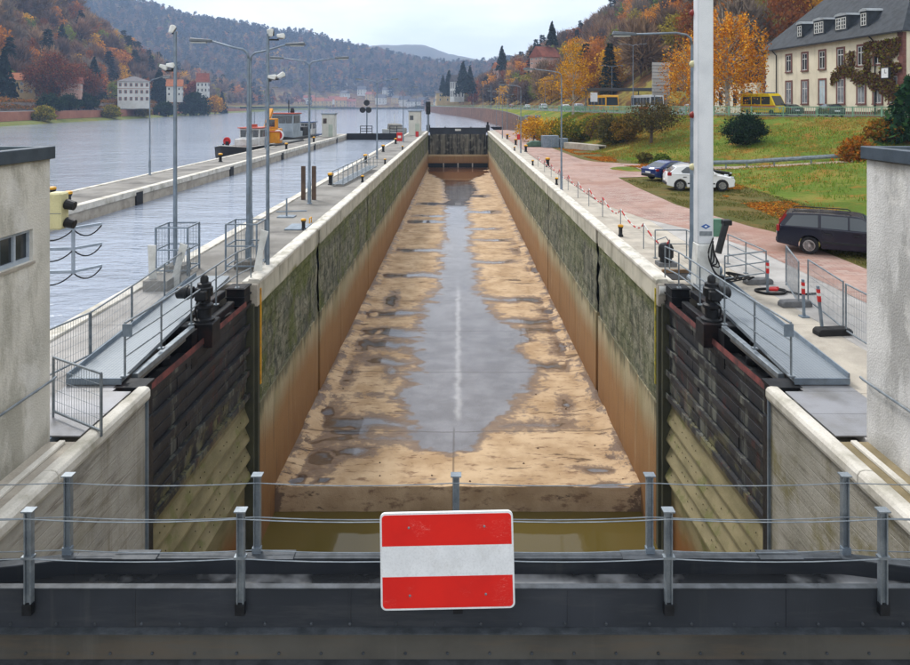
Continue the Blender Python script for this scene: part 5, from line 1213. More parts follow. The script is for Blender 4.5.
# vans and bus
def van(name, label, loc, rz, m, L_, W, Hh, cat, stripes, roofbox=None, glass_h=(.5,.85), nose=.9):
    t = thing(name, label, cat, loc, rz); w2 = W/2
    prof = [(L_/2,.35),(L_/2,.95),(L_/2-nose*.5,1.15),(L_/2-nose*1.25,Hh*.9),(L_/2-nose*1.6,Hh),(-L_/2+.15,Hh),(-L_/2,Hh-.2),(-L_/2,.35)]
    MB().prism(prof, 'y', -w2, w2).build('body', m, t, bevel=.07, segs=2)
    g0, g1 = Hh*glass_h[0], Hh*glass_h[1]
    for s in (-1,1):
        n = max(2, int(L_/1.6)); e_ = np.linspace(-L_/2+.3, L_/2-nose*1.2, n+1)
        for i in range(n): MB().box(e_[i]+.06,e_[i+1]-.06,*sorted((s*(w2-.02),s*(w2+.01))),g0,g1).build('side_window', CGLASS, t)
        for (z0,z1,mm) in stripes: MB().box(-L_/2+.1,L_/2-.4,*sorted((s*(w2-.01),s*(w2+.006))),z0,z1).build('stripe', mm, t)
        for x in (L_/2-.95,-L_/2+1.1):
            MB().lathe([(.2,-.1),(.34,-.1),(.36,0),(.34,.1),(.2,.1)], 16, (0,0,0), 'y').build('wheel', TYRE, t, loc=(x,s*(w2-.08),.36))
        MB().box(L_/2-.1,L_/2+.02,*sorted((s*w2*.55,s*w2*.92)),.75,.98).build('headlight', HEADL, t)
        MB().box(-L_/2-.02,-L_/2+.05,*sorted((s*w2*.75,s*w2*.95)),.9,1.3).build('taillight', TAILL, t)
    a = (L_/2-nose*.53,1.19); b = (L_/2-nose*1.22,Hh*.88)
    MB().add([(a[0]+.03,-w2*.88,a[1]),(a[0]+.03,w2*.88,a[1]),(b[0]+.03,w2*.8,b[1]),(b[0]+.03,-w2*.8,b[1])], [(0,1,2,3)]).build('windscreen', CGLASS, t)
    if roofbox: MB().box(*roofbox).build('light_bar', MBL, t, bevel=.03)
    return t
YEL = carpaint('ambulance_yellow','e3c414'); ORG = mat('signal_orange','cf4a1c','bd4118',2,.5); BUSY = carpaint('bus_yellow','dba013')
van('ambulance', 'yellow ambulance with red stripes parked on the street behind the railing', (37.2,85,ST), R(-62), YEL, 5.4, 2.0, 2.65, 'ambulance', [(.9,1.2,ORG),(.6,.8,mat('lime','9bb83a','8aa532'))], (.6,1.0,-.7,.7,2.65,2.78))
van('bus', 'yellow and red bus waiting under the dark shelter roof', (PX(603,128),128,ST), R(-80), BUSY, 9, 2.5, 3.0, 'bus', [(.5,1.0,ORG)], glass_h=(.42,.85), nose=.25)
van('bus', 'white and grey bus farther along under the shelter roof', (PX(647,125),125,ST), R(-85), carpaint('bus_white','b9bdc0'), 10, 2.5, 3.0, 'bus', [(.5,1.0,ORG)], glass_h=(.42,.85), nose=.25)
for i, (x, Y, c) in enumerate([(543,190,'b8bcc0'),(565,170,'c9cbcc'),(578,150,'9a9da0'),(527,235,'d0d2d3'),(511,290,'8f3a30')]):
    place_street_car(['pale grey car on the street above the sandstone wall','white car on the street below the yellow birch','grey car on the street left of the bus','small white car far along the street','dull red car farthest along the street'][i], x, Y, R(95), carpaint('street_car_paint_%d' % i, c), SEDAN if i % 2 else CROSS)
# ------------------------------------------------------------------ boats on the river side of the mole
def hullmesh(L_, W, D, bow=.28):
    q = MB(); st = np.linspace(-L_/2, L_/2, 13); rows = []
    for x in st:
        u = (x+L_/2)/L_; k = 1 if u < 1-bow else math.sqrt(max(0.0, 1-((u-1+bow)/bow)**2.2)); k = max(k, .04); rise = .45*max(0,(u-.65)/.35)**2
        rows.append([(x, -W/2*k, D+rise), (x, -W/2*k*.92, .2), (x, -W/2*k*.55, -.5), (x, W/2*k*.55, -.5), (x, W/2*k*.92, .2), (x, W/2*k, D+rise)])
    o = 0
    for r in rows: q.v += r
    n = 6
    for i in range(12):
        for j in range(5): q.f.append((i*n+j, i*n+j+1, (i+1)*n+j+1, (i+1)*n+j))
        q.f.append((i*n+5, i*n, (i+1)*n, (i+1)*n+5))
    q.f.append(tuple(range(6))); q.f.append(tuple(12*n+j for j in range(6))[::-1]); return q
HULL = mat('black_hull', '16171a', '222326', 1, .5, 0, .1, dirt='4a3a30', dirt_amt=.4); BW = mat('boat_white', 'd0d2d2', 'bfc1c1', 2, .45, dirt='8a7a68', dirt_amt=.3); BOR = mat('boat_orange_red', 'b5482e', 'a03e28', 2, .5); CRANE = mat('crane_orange_yellow', 'dd9416', 'c27f10', 2, .5)
def wheelhouse(t, x0, x1, w2, z0, h, m, roofm):
    wh = MB().prism([(x0,z0),(x1+.25,z0),(x1,z0+h),(x0+.1,z0+h)], 'y', -w2, w2).build('wheelhouse', m, t, bevel=.04)
    MB().box(x0-.2,x1+.35,-w2-.2,w2+.2,z0+h,z0+h+.14).build('wheelhouse_roof', roofm, t, bevel=.03)
    g0, g1 = z0+h*.48, z0+h*.9
    for s in (-1,1):
        n = 3; e_ = np.linspace(x0+.25, x1-.1, n+1)
        for i in range(n): MB().box(e_[i]+.05,e_[i+1]-.05,*sorted((s*(w2-.02),s*(w2+.012))),g0,g1).build('pane', GLASS, wh)
    for yy in np.linspace(-w2+.12, w2-.12, 4)[:-1]:
        d_ = (2*w2-.24)/3; MB().box(x0+.02,x0+.06,yy+.05,yy+d_-.05,g0,g1).build('pane', GLASS, wh); MB().box(x1+.05,x1+.16,yy+.05,yy+d_-.05,g0,g1).build('pane', GLASS, wh)
b = thing('workboat', 'black-hulled workboat with white wheelhouse and red roof moored at the mole', 'boat', (-26.6,88,WZ), R(-96)); b.scale = (.85,.88,.88)
hullmesh(17, 4.2, 1.25).build('hull', HULL, b, smooth='auto'); MB().box(-7.5,5.5,-1.8,1.8,1.26,1.32).build('deck', mat('boat_deck_red', '7a4a3c', '6a4034', 1, .7), b)
MB().tube([(-8,-2.0,1.32),(4,-2.05,1.32),(7,-1.2,1.6),(8.4,0,1.75),(7,1.2,1.6),(4,2.05,1.32),(-8,2.0,1.32)], .08, 6).build('rubbing_rail', WHITEP, b)
wheelhouse(b, -5.2, -1.2, 1.5, 1.32, 2.4, BW, BOR); MB().box(-1.2,1.2,-1.3,1.3,1.32,2.3).build('cabin', BW, b, bevel=.05)
MB().tube([(-3,0,3.8),(-3,0,6.2)], .05).build('mast', GALVB, b); MB().box(-2.4,-2.0,-.7,.7,3.9,4.3).build('horn_box', BOR, b)
MB().lathe([(.42,-.09),(.55,0),(.42,.09),(.3,0)], 16, (6.2,-.2,2.25), 'x').build('life_ring', REDP, b); MB().box(6.1,6.35,-.35,.1,1.5,2.2).build('winch', DARKM, b)
for x in (3.2,4.6): MB().lathe([(.12,0),(.12,.45),(.18,.5)], 10, (x,-1.4,1.32)).build('bitt', DARKM, b)
c_ = thing('crane_pontoon', 'pontoon with an orange excavator crane moored behind the workboat', 'boat', (-25.9,98,WZ), R(-93))
MB().prism([(-6.5,-.4),(6,-.4),(7,.4),(7,1.1),(-6.5,1.1)], 'y', -2.6, 2.6).build('hull', HULL, c_, bevel=.05); MB().box(-6.4,6.8,-2.5,2.5,1.1,1.16).build('deck', mat('grey_deck', '6f716f', '5f615f', 1, .7), c_)
MB().lathe([(1.1,0),(1.1,.5),(.9,.6)], 16, (1.5,0,1.16)).build('turntable', DARKM, c_); MB().box(0,3.1,-1.35,1.35,1.8,3.0).build('engine_house', CRANE, c_, bevel=.08)
MB().box(1.7,3.0,.2,1.3,3.0,4.4).build('cab', CRANE, c_, bevel=.06); MB().box(2.98,3.03,.35,1.2,3.3,4.25).build('cab_window', GLASS, c_)
MB().bar((2.2,-.4,2.9),(-.6,-.4,5.6), .45, .5).build('boom', CRANE, c_); MB().bar((-.6,-.4,5.6),(1.2,-.4,3.6), .3, .35).build('stick', CRANE, c_); MB().tube([(2.0,-.4,3.4),(.4,-.4,4.9)], .1).build('ram', DARKM, c_)
MB().lathe([(.7,-.05),(.75,0),(.7,.05)], 18, (0,0,0), 'x').build('round_sign', M_SIGNW, c_, loc=(4.6,2.2,2.2)); MB().lathe([(.55,-.03),(.55,.03)], 18, (0,0,0), 'x').build('round_sign_face', REDP, c_, loc=(4.65,2.2,2.2)); MB().bar((4.55,2.2,1.1),(4.55,2.2,1.6), .1).build('sign_post', GALVB, c_)
b = thing('workboat', 'grey-blue workboat with glazed wheelhouse and orange roof behind the crane pontoon', 'boat', (-26.2,109,WZ), R(-94))
hullmesh(15, 4.2, 1.3).build('hull', HULL, b, smooth='auto'); MB().box(-6.5,4.5,-1.8,1.8,1.3,1.36).build('deck', mat('grey_deck', '6f716f'), b); wheelhouse(b, 0, 3.6, 1.7, 2.2, 2.7, mat('grey_blue_cabin','9aa6b0','8a96a0',1,.5), BOR); MB().box(-1,3.9,-1.75,1.75,1.36,2.2).build('cabin', mat('grey_blue_cabin','9aa6b0'), b)
MB().tube([(.5,0,4.9),(.5,0,7.0)], .08).build('mast', DARKM, b); MB().lathe([(.3,0),(.35,.3),(.2,.8)], 10, (.6,.6,5.0)).build('funnel', DARKM, b); MB().box(-6,-2,-1.5,1.5,1.36,2.8).build('hold_cover', DARKM, b, bevel=.1)
b = thing('small_boat', 'pale work launch lying beyond the second lock gate', 'boat', (-12.5,141,WZ), R(-60))
hullmesh(8, 2.6, 1.3, .4).build('hull', mat('pale_grey_hull','a9aaa6','94958f',1,.6), b, smooth='auto'); MB().prism([(-2.5,1.3),(1.5,1.3),(1.0,2.4),(-2.2,2.5)], 'y', -.9, .9).build('cuddy', mat('dull_tarp','85827a','74716a',2,.8), b, bevel=.2, segs=2); MB().tube([(-.6,0,2.4),(-.8,0,4.4)], .07).build('mast', BW, b)
b = thing('small_boat', 'blue and white launch at the far end of the moored boats', 'boat', (-25.7,119.5,WZ), R(-92))
hullmesh(9, 3.0, 1.2, .35).build('hull', mat('blue_hull','2a4a7a','22406a',1,.5), b, smooth='auto'); MB().box(-3.8,2.6,-1.2,1.2,1.2,1.26).build('deck', mat('grey_deck','6f716f'), b); wheelhouse(b, -2.2, .8, 1.05, 1.26, 2.0, BW, mat('blue_hull','2a4a7a')); MB().tube([(-.5,0,3.3),(-.5,0,5.4)], .05).build('mast', BW, b)
t = thing('deck_crate', 'yellow equipment crate standing on the crane pontoon deck', 'crate', (-24.6,93.6,WZ+1.16)); MB().box(-.9,.9,-.8,.8,0,1.5).build('box', CRANE, t, bevel=.05); MB().box(-.95,.95,-.85,.85,1.5,1.6).build('lid', BOR, t)
t = thing('water_tank', 'blue tank standing behind the yellow crate on the pontoon', 'tank', (-26.9,102.5,WZ+1.16)); MB().lathe([(.8,0),(.85,.2),(.85,1.7),(.5,2.0)], 14).build('shell', mat('blue_hull','2a4a7a'), t, smooth='auto'); MB().lathe([(.2,2.0),(.2,2.25)], 8).build('cap', DARKM, t)
# ------------------------------------------------------------------ green street railing
GREENP = mat('pale_green_railing', '86ad92', '74997f', 2, .6, dirt='5d7a62', dirt_amt=.3)
t = thing('green_railing', 'long pale green railing along the street on top of the bank', 'railing')
ys_ = np.concatenate([np.arange(55, 130, 2.2), np.arange(130, 300, 5.), np.arange(300, 900, 18.)]); P3 = [(float(XT(y)), float(y), ST) for y in ys_]
pm = MB().box(-.06,.06,-.06,.06,-.2,1.12).mesh('post')
for p in P3: link('post', pm, GREENP, t, loc=(p[0]+.15, p[1], p[2]))
for z in (.25, 1.05):
    q = MB()
    for a, b_ in zip(P3[:-1], P3[1:]): q.bar((a[0]+.15,a[1],a[2]+z),(b_[0]+.15,b_[1],b_[2]+z), .07, .09)
    q.build('rail', GREENP, t)
q = MB()
for a, b_ in zip(P3[:-1], P3[1:]):
    if a[1] > 130: q.bar((a[0]+.15,a[1],ST+.65),(b_[0]+.15,b_[1],ST+.65), .04, .08); continue
    L2 = math.dist(a, b_); n = int(L2/.16)
    for i in range(1, n): u = i/n; x, y = lerp(a[0],b_[0],u)+.15, lerp(a[1],b_[1],u); q.bar((x,y,ST+.25),(x,y,ST+1.05), .03, .03)
stuff(q.build('balusters', GREENP, t))
# ------------------------------------------------------------------ station building
FA = Vector((43.6,100,ST)); FB = Vector((45.8,72,ST))        # far-left and near-right corner of the long facade
FL_ = (FB-FA).length; fdir = (FB-FA).normalized(); fout = Vector((fdir.y, -fdir.x, 0))      # outward
if fout.x > 0: fout = -fout
sb = thing('station_building', 'cream station building with slate hipped roof, dormers and red stone window frames', 'building', tuple(FA), math.atan2(fdir.y, fdir.x))
fs_ = -1.0 if Vector((-fdir.y, fdir.x, 0)).dot(fout) < 0 else 1.0      # local y sign of outward
def tpx(x):      # distance along the facade seen at image column x
    k = (x-CX)/F; return (k*FA.y-FA.x)/(fdir.x-k*fdir.y)
def zt_(y, t): return PZ(y, (FA+fdir*t).y)-ST
CREAM = mat('cream_render_wall', 'e4dcc4', 'd8d0b8', .5, .9, 0, .2, 12, dirt='8f8670', dirt_amt=.4, streak=True); RSTONE = mat('red_sandstone_trim', '7a4f46', '65403a', 1.5, .85, 0, .3)
SLATE = mat('slate_roof', '3b4046', '2c3035', 1.2, .75, 0, .35, 6, spec=.2); WFR = mat('white_window_bars', 'c9cac6', 'b8b9b5', 2, .6); DEPTH = 14.0; EV = 8.85
def fbx(x0,x1,o0,o1,z0,z1): return MB().box(x0,x1,*sorted((fs_*o0,fs_*o1)),z0,z1)
fbx(0,FL_,-DEPTH,0,-.3,EV).build('wall', CREAM, sb)
fbx(0,FL_,-.02,.06,-.3,.5).build('plinth', RSTONE, sb)
for x0 in (-.05, FL_-.75):
    for k in range(20): wd = .8 if k % 2 else .55; fbx(x0 if x0 > 0 else -.05, (FL_+.05) if x0 > 0 else wd, -.3,.07, .5+k*.415,.5+k*.415+.405).build('quoin', RSTONE, sb) if x0 < 0 else fbx(FL_-wd, FL_+.05, -.3,.07,.5+k*.415,.5+k*.415+.405).build('quoin', RSTONE, sb)
def swindow(tc_, z0, z1, wd, door=False):
    f = MB(); f.box(tc_-wd/2-.2,tc_-wd/2,*sorted((fs_*-.05,fs_*.09)),z0-.1,z1+.22).box(tc_+wd/2,tc_+wd/2+.2,*sorted((fs_*-.05,fs_*.09)),z0-.1,z1+.22).box(tc_-wd/2,tc_+wd/2,*sorted((fs_*-.05,fs_*.09)),z1,z1+.22)
    w_ = f.build('window' if not door else 'door', RSTONE, sb)
    fbx(tc_-wd/2-.25,tc_+wd/2+.25,-.02,.16,z0-.22,z0-.1).build('sill', RSTONE, w_)
    fbx(tc_-wd/2,tc_+wd/2,.005,.02,z0-.1,z1).build('pane', mat('curtained_glass', '8f9499', '5a6066', 1.2, .15, spec=.8) if z0 < 3 else GLASS, w_) if not door else fbx(tc_-wd/2,tc_+wd/2,.005,.03,z0-1.4,z1).build('door_leaf', mat('pale_blue_door','b9cbd2','a9bbc2',1,.5), w_)
    b_ = MB(); 
    for x in (tc_-wd/2+.05, tc_, tc_+wd/2-.05): b_.box(x-.05,x+.05,*sorted((fs_*.02,fs_*.05)),z0-.1,z1)
    for z in ((z0,z1-.06,lerp(z0,z1,.66)) if not door else (lerp(z0,z1,.7),)): b_.box(tc_-wd/2,tc_+wd/2,*sorted((fs_*.021,fs_*.052)),z-.05,z+.05)
    b_.build('window_bars', WFR, w_)
for i, x in enumerate((789,805,822.5,841,861.5,878,894)):
    tc_ = tpx(x)
    if i < 6: swindow(tc_, 5.75, 7.85, 1.15)
    swindow(tc_, 1.5, 4.3, 1.25, door=(i == 2))
# roof, hipped
ov = .5; x0, x1 = -ov, FL_+ov; o0, o1 = ov, -DEPTH-ov; rh = 8.2; ins = 7.4
rp = [(x0,fs_*o0,EV),(x1,fs_*o0,EV),(x1,fs_*o1,EV),(x0,fs_*o1,EV),(x0+ins,fs_*(o0+o1)/2,EV+rh),(x1-ins,fs_*(o0+o1)/2,EV+rh)]
rf = MB().add(rp, [(0,1,5,4),(1,2,5),(2,3,4,5),(3,0,4),(3,2,1,0)]).build('roof', SLATE, sb)
fbx(x0,x1,ov-.02,ov+.12,EV-.12,EV+.05).build('gutter', DARKM, rf)
sl = rh/(DEPTH/2+ov)
def dormer(tc_, n):
    wd = 1.0*n+.3; zb_ = EV+1.1*sl; oo = ov-1.0; ht = 1.75
    d_ = MB().box(tc_-wd/2,tc_+wd/2,*sorted((fs_*oo,fs_*(oo-2.4))),zb_-.3,zb_+ht).build('dormer', SLATE, rf)
    p = [(tc_-wd/2-.12,zb_+ht),(tc_-wd/2+.1,zb_+ht+.25),(tc_,zb_+ht+.36),(tc_+wd/2-.1,zb_+ht+.25),(tc_+wd/2+.12,zb_+ht)]
    q = MB().prism(p, 'y', *sorted((fs_*(oo+.12),fs_*(oo-3.0)))); o_ = q.build('dormer_roof', mat('lead_grey','9aa0a4','878d92',1,.5), rf)
    for k in range(n):
        c0 = tc_-wd/2+.15+(k+.5)*1.0
        MB().box(c0-.42,c0+.42,*sorted((fs_*(oo+.0),fs_*(oo+.02))),zb_+.15,zb_+1.55).build('dormer_pane', GLASS, rf)
        b_ = MB()
        for x in (c0-.4,c0,c0+.4): b_.box(x-.055,x+.055,*sorted((fs_*(oo+.02),fs_*(oo+.05))),zb_+.15,zb_+1.55)
        for z in (.2,.65,1.1,1.5): b_.box(c0-.42,c0+.42,*sorted((fs_*(oo+.021),fs_*(oo+.052))),zb_+z-.04,zb_+z+.04)
        b_.build('dormer_bars', WFR, rf)
for x, n in ((796,1),(815,2),(837,2),(859.5,1)): dormer(tpx(x), n)
for x in (777,876): MB().tube([(tpx(x),fs_*.12,.2),(tpx(x),fs_*.12,EV-.8),(tpx(x)-.6,fs_*.4,EV-.1)], .08, 6).build('downpipe', DARKM, sb)
ck = thing('wall_clock', 'square white clock hung on the ivy end of the station facade', 'clock', tuple(FA+fdir*tpx(894)+fout*.9+Vector((0,0,4.6))), math.atan2(fdir.y, fdir.x))
MB().box(-.6,.6,-.12,.12,-.6,.6).build('case', DARKM, ck, bevel=.03); MB().box(-.5,.5,*sorted((fs_*.121,fs_*.14)),-.5,.5).build('face', M_SIGNW, ck)
MB().box(-.03,.03,*sorted((fs_*.141,fs_*.15)),0,.36).box(0,.28,*sorted((fs_*.141,fs_*.15)),-.03,.03).build('hands', RUBBER, ck); MB().box(-.05,.05,*sorted((-fs_*.12,-fs_*.9)),-.05,.05).build('arm', DARKM, ck)
an = thing('annex_building', 'pale annex with dark glazed upper floor left of the station', 'building', (43.4,103,ST), math.atan2(fdir.y, fdir.x))
MB().box(-14,.6-.7,*sorted((fs_*-.6,fs_*-9)),-.3,4.6).build('wall', CREAM, an); MB().box(-14,-.1,*sorted((fs_*-1.0,fs_*-9)),4.6,8.2).build('glazed_storey', GLASS, an); MB().box(-14.6,.0,*sorted((fs_*.2,fs_*-9.4)),8.2,8.6).build('roof', GALVB, an)
for x in (-13,-10.5,-8,-5.5,-3): MB().box(x-.08,x+.08,*sorted((fs_*-.99,fs_*-.85)),4.6,8.2).build('mullion', DARKM, an); MB().box(x+.6,x+1.8,*sorted((fs_*-.61,fs_*-.55)),1.2,3.4).build('window', GLASS, an)
# creeper on the facade
def leafquads(cen, nrm_scale, size, rng):
    n = len(cen); a = rng.normal(size=(n,3)); a /= np.linalg.norm(a,axis=1)[:,None]; b = rng.normal(size=(n,3)); b -= a*(a*b).sum(1)[:,None]; b /= np.linalg.norm(b,axis=1)[:,None]
    s = size*(.6+.8*rng.random((n,1))); return np.stack([cen-a*s, cen-b*s*.6, cen+a*s, cen+b*s*.6], 1)
def palette(cols, n, rng, var=.25):
    c = np.array([C(x) for x in cols]); k = rng.integers(0, len(c), n); return c[k]*(1-var+2*var*rng.random((n,1)))
rng = np.random.default_rng(5); cen = []
t0, t1 = tpx(871), FL_-.2
for _ in range(5200):
    t = rng.uniform(t0-1, t1); z = rng.uniform(.2, 8.2)
    if fbm(t*.5, z*.5) + .12*np.clip((t-t0)/(t1-t0),0,1) < .46: continue
    cen.append((t, fs_*(.12+.15*rng.random()), z))
for _ in range(1500):
    t = rng.uniform(tpx(832), t0); z = 4.75+.5*math.sin(t*1.1)+rng.normal()*.35
    cen.append((t, fs_*(.1+.1*rng.random()), z))
for _ in range(400):
    t = tpx(852)+rng.normal()*.4; z = rng.uniform(4.5, 7.4); cen.append((t, fs_*(.1+.1*rng.random()), z))
cen = np.array(cen); V = leafquads(cen, 1, .16, rng)
stuff(link('creeper_leaves', np_mesh('creeper_leaves', V, 4, palette(['6a4a3a','7d5a40','5f4638','7a6a34','8a8a3a','4f3a30'], len(V), rng)), LEAF, sb))
# ------------------------------------------------------------------ street furniture above the bank
t = thing('direction_sign', 'back of a large slatted road sign on two posts beside the orange birch', 'sign', (PX(661,98),98,ST), R(8))
for x in (-.9,.9): MB().tube([(x,.1,0),(x,.1,7.2)], .09, 8).build('post', GALV, t)
for k in range(5): MB().box(-1.3,1.3,-.04,.04,2.6+k*.93,2.6+k*.93+.88).build('panel', mat('sign_back_grey','b9bcbd','a5a8aa',.8,.5), t); MB().box(-1.3,1.3,-.08,-.041,2.6+k*.93+.4,2.6+k*.93+.48).build('stiffener', GALV, t)
t = thing('bus_shelter', 'long dark flat shelter roof on posts over the bus stop', 'shelter', (PX(640,132),132,ST), R(-4))
MB().box(-11,11,-3,3,3.9,4.4).build('roof', mat('dark_roof_edge','33363a','3d4044',1,.6), t, bevel=.03)
for x in (-10,-5,0,5,10): MB().tube([(x,1.5,0),(x,1.5,3.9)], .1, 8).build('post', GALVB, t)
t = thing('stop_sign_box', 'white square sign box on a post at the bus stop', 'sign', (PX(594,124),124,ST)); MB().tube([(0,0,0),(0,0,2.2)], .06, 8).build('post', GALVB, t); MB().box(-.6,.6,-.15,.15,1.8,3.4).build('box', M_SIGNW, t, bevel=.03)
for i, (x, Y, h) in enumerate([(612,150,9.5),(633,120,11.5),(545,200,8),(518,240,8),(499,190,7.6),(491,230,7.6),(483,280,7.6),(508,300,8),(473,340,8)]):
    lamp(['tall mast lamp behind the shelter','tall slim lamp standing right of the bus','street lamp above the sandstone wall near the cars','slim street lamp behind the yellow bush','street lamp at the sandstone wall bend','second street lamp at the sandstone wall bend','street lamp beyond the far gate','slim street lamp under the bare hillside','farthest street lamp on the quay road'][i], (PX(x,Y),Y,ST if x > 480 else ST), h, (1,-1) if i < 2 else ((-1,) if i % 2 else (1,)), 2.4, r=.08, group='street lamps on the upper road')
# ------------------------------------------------------------------ houses
def house(name, label, loc, rz, w_, d_, h, rh, wall, roof, floors=2, cols=4, hip=False, wcol=None, trim=None, sidecols=3, cat='house'):
    t = thing(name, label, cat, loc, rz); x2, y2 = w_/2, d_/2
    MB().box(-x2,x2,-y2,y2,-3,h).build('wall', wall, t)
    o = .5
    if hip: rfm = MB().add([(-x2-o,-y2-o,h),(x2+o,-y2-o,h),(x2+o,y2+o,h),(-x2-o,y2+o,h),(-x2+y2*.8,0,h+rh),(x2-y2*.8,0,h+rh)], [(0,1,5,4),(1,2,5),(2,3,4,5),(3,0,4),(3,2,1,0)])
    else: rfm = MB().prism([(-y2-o,h-.1),(0,h+rh),(y2+o,h-.1)], 'x', -x2-o, x2+o)
    r_ = rfm.build('roof', roof, t); MB().box(x2*.4-.4,x2*.4+.4,.3,1.1,h+rh*.4,h+rh+.9).build('chimney', mat('chimney_brick','7d5a4c','6a4a3e',2,.9), r_)
    fh = h/floors
    for f in range(floors):
        for k in range(cols):
            x = -x2+(k+.5)*w_/cols; wn = MB().box(x-.6,x+.6,-y2-.06,-y2+.02,f*fh+.8,f*fh+fh-.75).build('window', trim or WFR, t); MB().box(x-.4,x+.4,-y2-.09,-y2-.062,f*fh+.95,f*fh+fh-.9).build('pane', GLASS, wn)
        for k in range(sidecols):
            y = -y2+(k+.5)*d_/sidecols
            for s in (-1,1): wn = MB().box(*sorted((s*(x2-.02),s*(x2+.06))),y-.7,y+.7,f*fh+.8,f*fh+fh-.55).build('window', trim or WFR, t); MB().box(*sorted((s*(x2+.062),s*(x2+.09))),y-.5,y+.5,f*fh+.95,f*fh+fh-.7).build('pane', GLASS, wn)
    return t
HW = mat('white_house_wall','d0d0cc','bfbfba',.3,.9,dirt='9a968a',dirt_amt=.3); HY = mat('yellow_house_wall','c9b184','b8a074',.3,.9); HP = mat('pink_house_wall','c5a090','b59080',.3,.9); RT = mat('red_tile_roof','8f4f3c','7a4232',.6,.85,0,.4,3); RG = mat('grey_tile_roof','565458','48464a',.6,.8,0,.4,3); RO = mat('orange_tile_roof','a8663f','925634',.6,.85,0,.4,3)
def hz_at(x, ytop, ybase, Y): return PX(x, Y), Y, PZ(ybase, Y), (ybase-ytop)*Y/F
# white villa on the left bank
Y_ = 330; X_, _, z_, hh = hz_at(134, 80, 107, Y_)
villa = house('villa', 'large white three-storey villa with grey hipped roof on the left bank', (X_,Y_,6.6), R(24), 13.5, 15, 9.6, 2.6, HW, RG, 3, 6, True, trim=mat('red_window_trim','9a6a5c','8a5c50',1,.8), sidecols=5)
MB().box(-8.2,-6.7,-5,3,2.9,3.2).build('balcony', DARKM, villa); MB().box(-6.8,6.8,-7.62,-7.5,6.2,6.4).build('cornice', mat('red_window_trim','9a6a5c'), villa)
for lab, x, Y, yb, w_, d_, h, rh, wm, rm, rz, hip in [
    ('ochre house with orange roof half hidden at the far left slope', 22, 285, 95, 9, 7, 6.0, 3.0, HY, RO, R(30), False),
    ('small beige house with pale gable behind the bare red tree', 72, 285, 92, 7, 6, 3.5, 2.5, HP, RT, R(20), False),
    ('white house with steep orange roof right of the villa', 175, 400, 97, 8, 8, 6, 4, HW, RO, R(15), False),
    ('house with steep red roof behind the dark evergreen', 203, 460, 93, 7, 7, 7, 6, HW, RT, R(10), False)]:
    house('house', lab, (PX(x,Y),Y,max(6.0,PZ(yb,Y))), rz, w_, d_, h, rh, wm, rm, 2, 3, hip)
rr = random.Random(4); i = 0
town = [(283,96,HP,RT),(291,95,HP,RO),(300,97,HY,RT),(309,94,HW,RT),(318,96,HY,RO),(327,95,HY,RT),(334,93,HW,RT),(341,97,HY,RO),(351,97,HP,RT),(345,90,HW,RG),(362,88,HW,RG),(371,90,HY,RT),(381,93,HW,RG),(388,87,HW,RG),(397,92,HY,RG),(405,95,HW,RG),(414,98,HW,RG),(423,95,HP,RG),(440,99,HW,RG),(352,84,HW,RG),(273,98,HW,RT),(265,97,HY,RO)]
tn = ['pink terrace with red roof at the left end of the far town','pink house with orange roof in the far town','yellow gabled house in the far town','white house with red roof rising in the far town','large yellow house with orange roof in the far town','yellow house with red roof in the middle of the far town','white house with red roof above the far town','low yellow house at the river edge of the far town','pink house at the right end of the red-roofed far town','white hillside house above the red-roofed far town','white hillside house right of the third lamp','yellow hillside house with red roof','white house low on the far hillside','white house high on the far hillside','beige house with grey roof on the far shore','white house with grey roof near the river bend','white boathouse-like house at the river bend','pinkish house behind the far control cabin','long white house by the bridge road upstream','topmost white house on the far hillside','white house at the left edge of the far town','yellow house left of the far town behind the lamp posts']
for k, (x, yb, wm, rm) in enumerate(town):
    Y = 1085+ (98-yb)*16 + rr.uniform(-10,20); h = rr.uniform(8,11)
    X = PX(x,Y); zg = float(zfar(np.array([X]), np.array([Y]))[0])
    house('house', tn[k], (X,Y,max(1.5,min(zg,PZ(yb,Y)))), R(rr.uniform(-30,30)), rr.uniform(13,19), 11, h, rr.uniform(4,6), wm, rm, 2, 3, False, sidecols=2)
for lab, x, Y, yb, w_, d_, h, rh, wm, rm, rz in [
    ('tall white house with grey roof among conifers at the road bend', 457, 520, 98, 8, 8, 12, 5, HW, RG, R(25)),
    ('long low beige house with balconies left of the tall white house', 447, 560, 102, 18, 9, 7, 2, HY, RG, R(8)),
    ('house with broad red tiled roof high on the right hill', 545, 330, 66, 11, 9, 4, 5, HP, RT, R(35)),
    ('pale house half hidden by trees on the right hill', 604, 230, 77, 6, 6, 6, 3, HP, RG, R(20)),
    ('small pink house on the hillside below the conifer', 503, 480, 77, 12, 9, 6, 4, HP, RO, R(25))]:
    X = PX(x,Y); house('house', lab, (X,Y,PZ(yb,Y)), rz, w_, d_, h, rh, wm, rm, 2, 3)
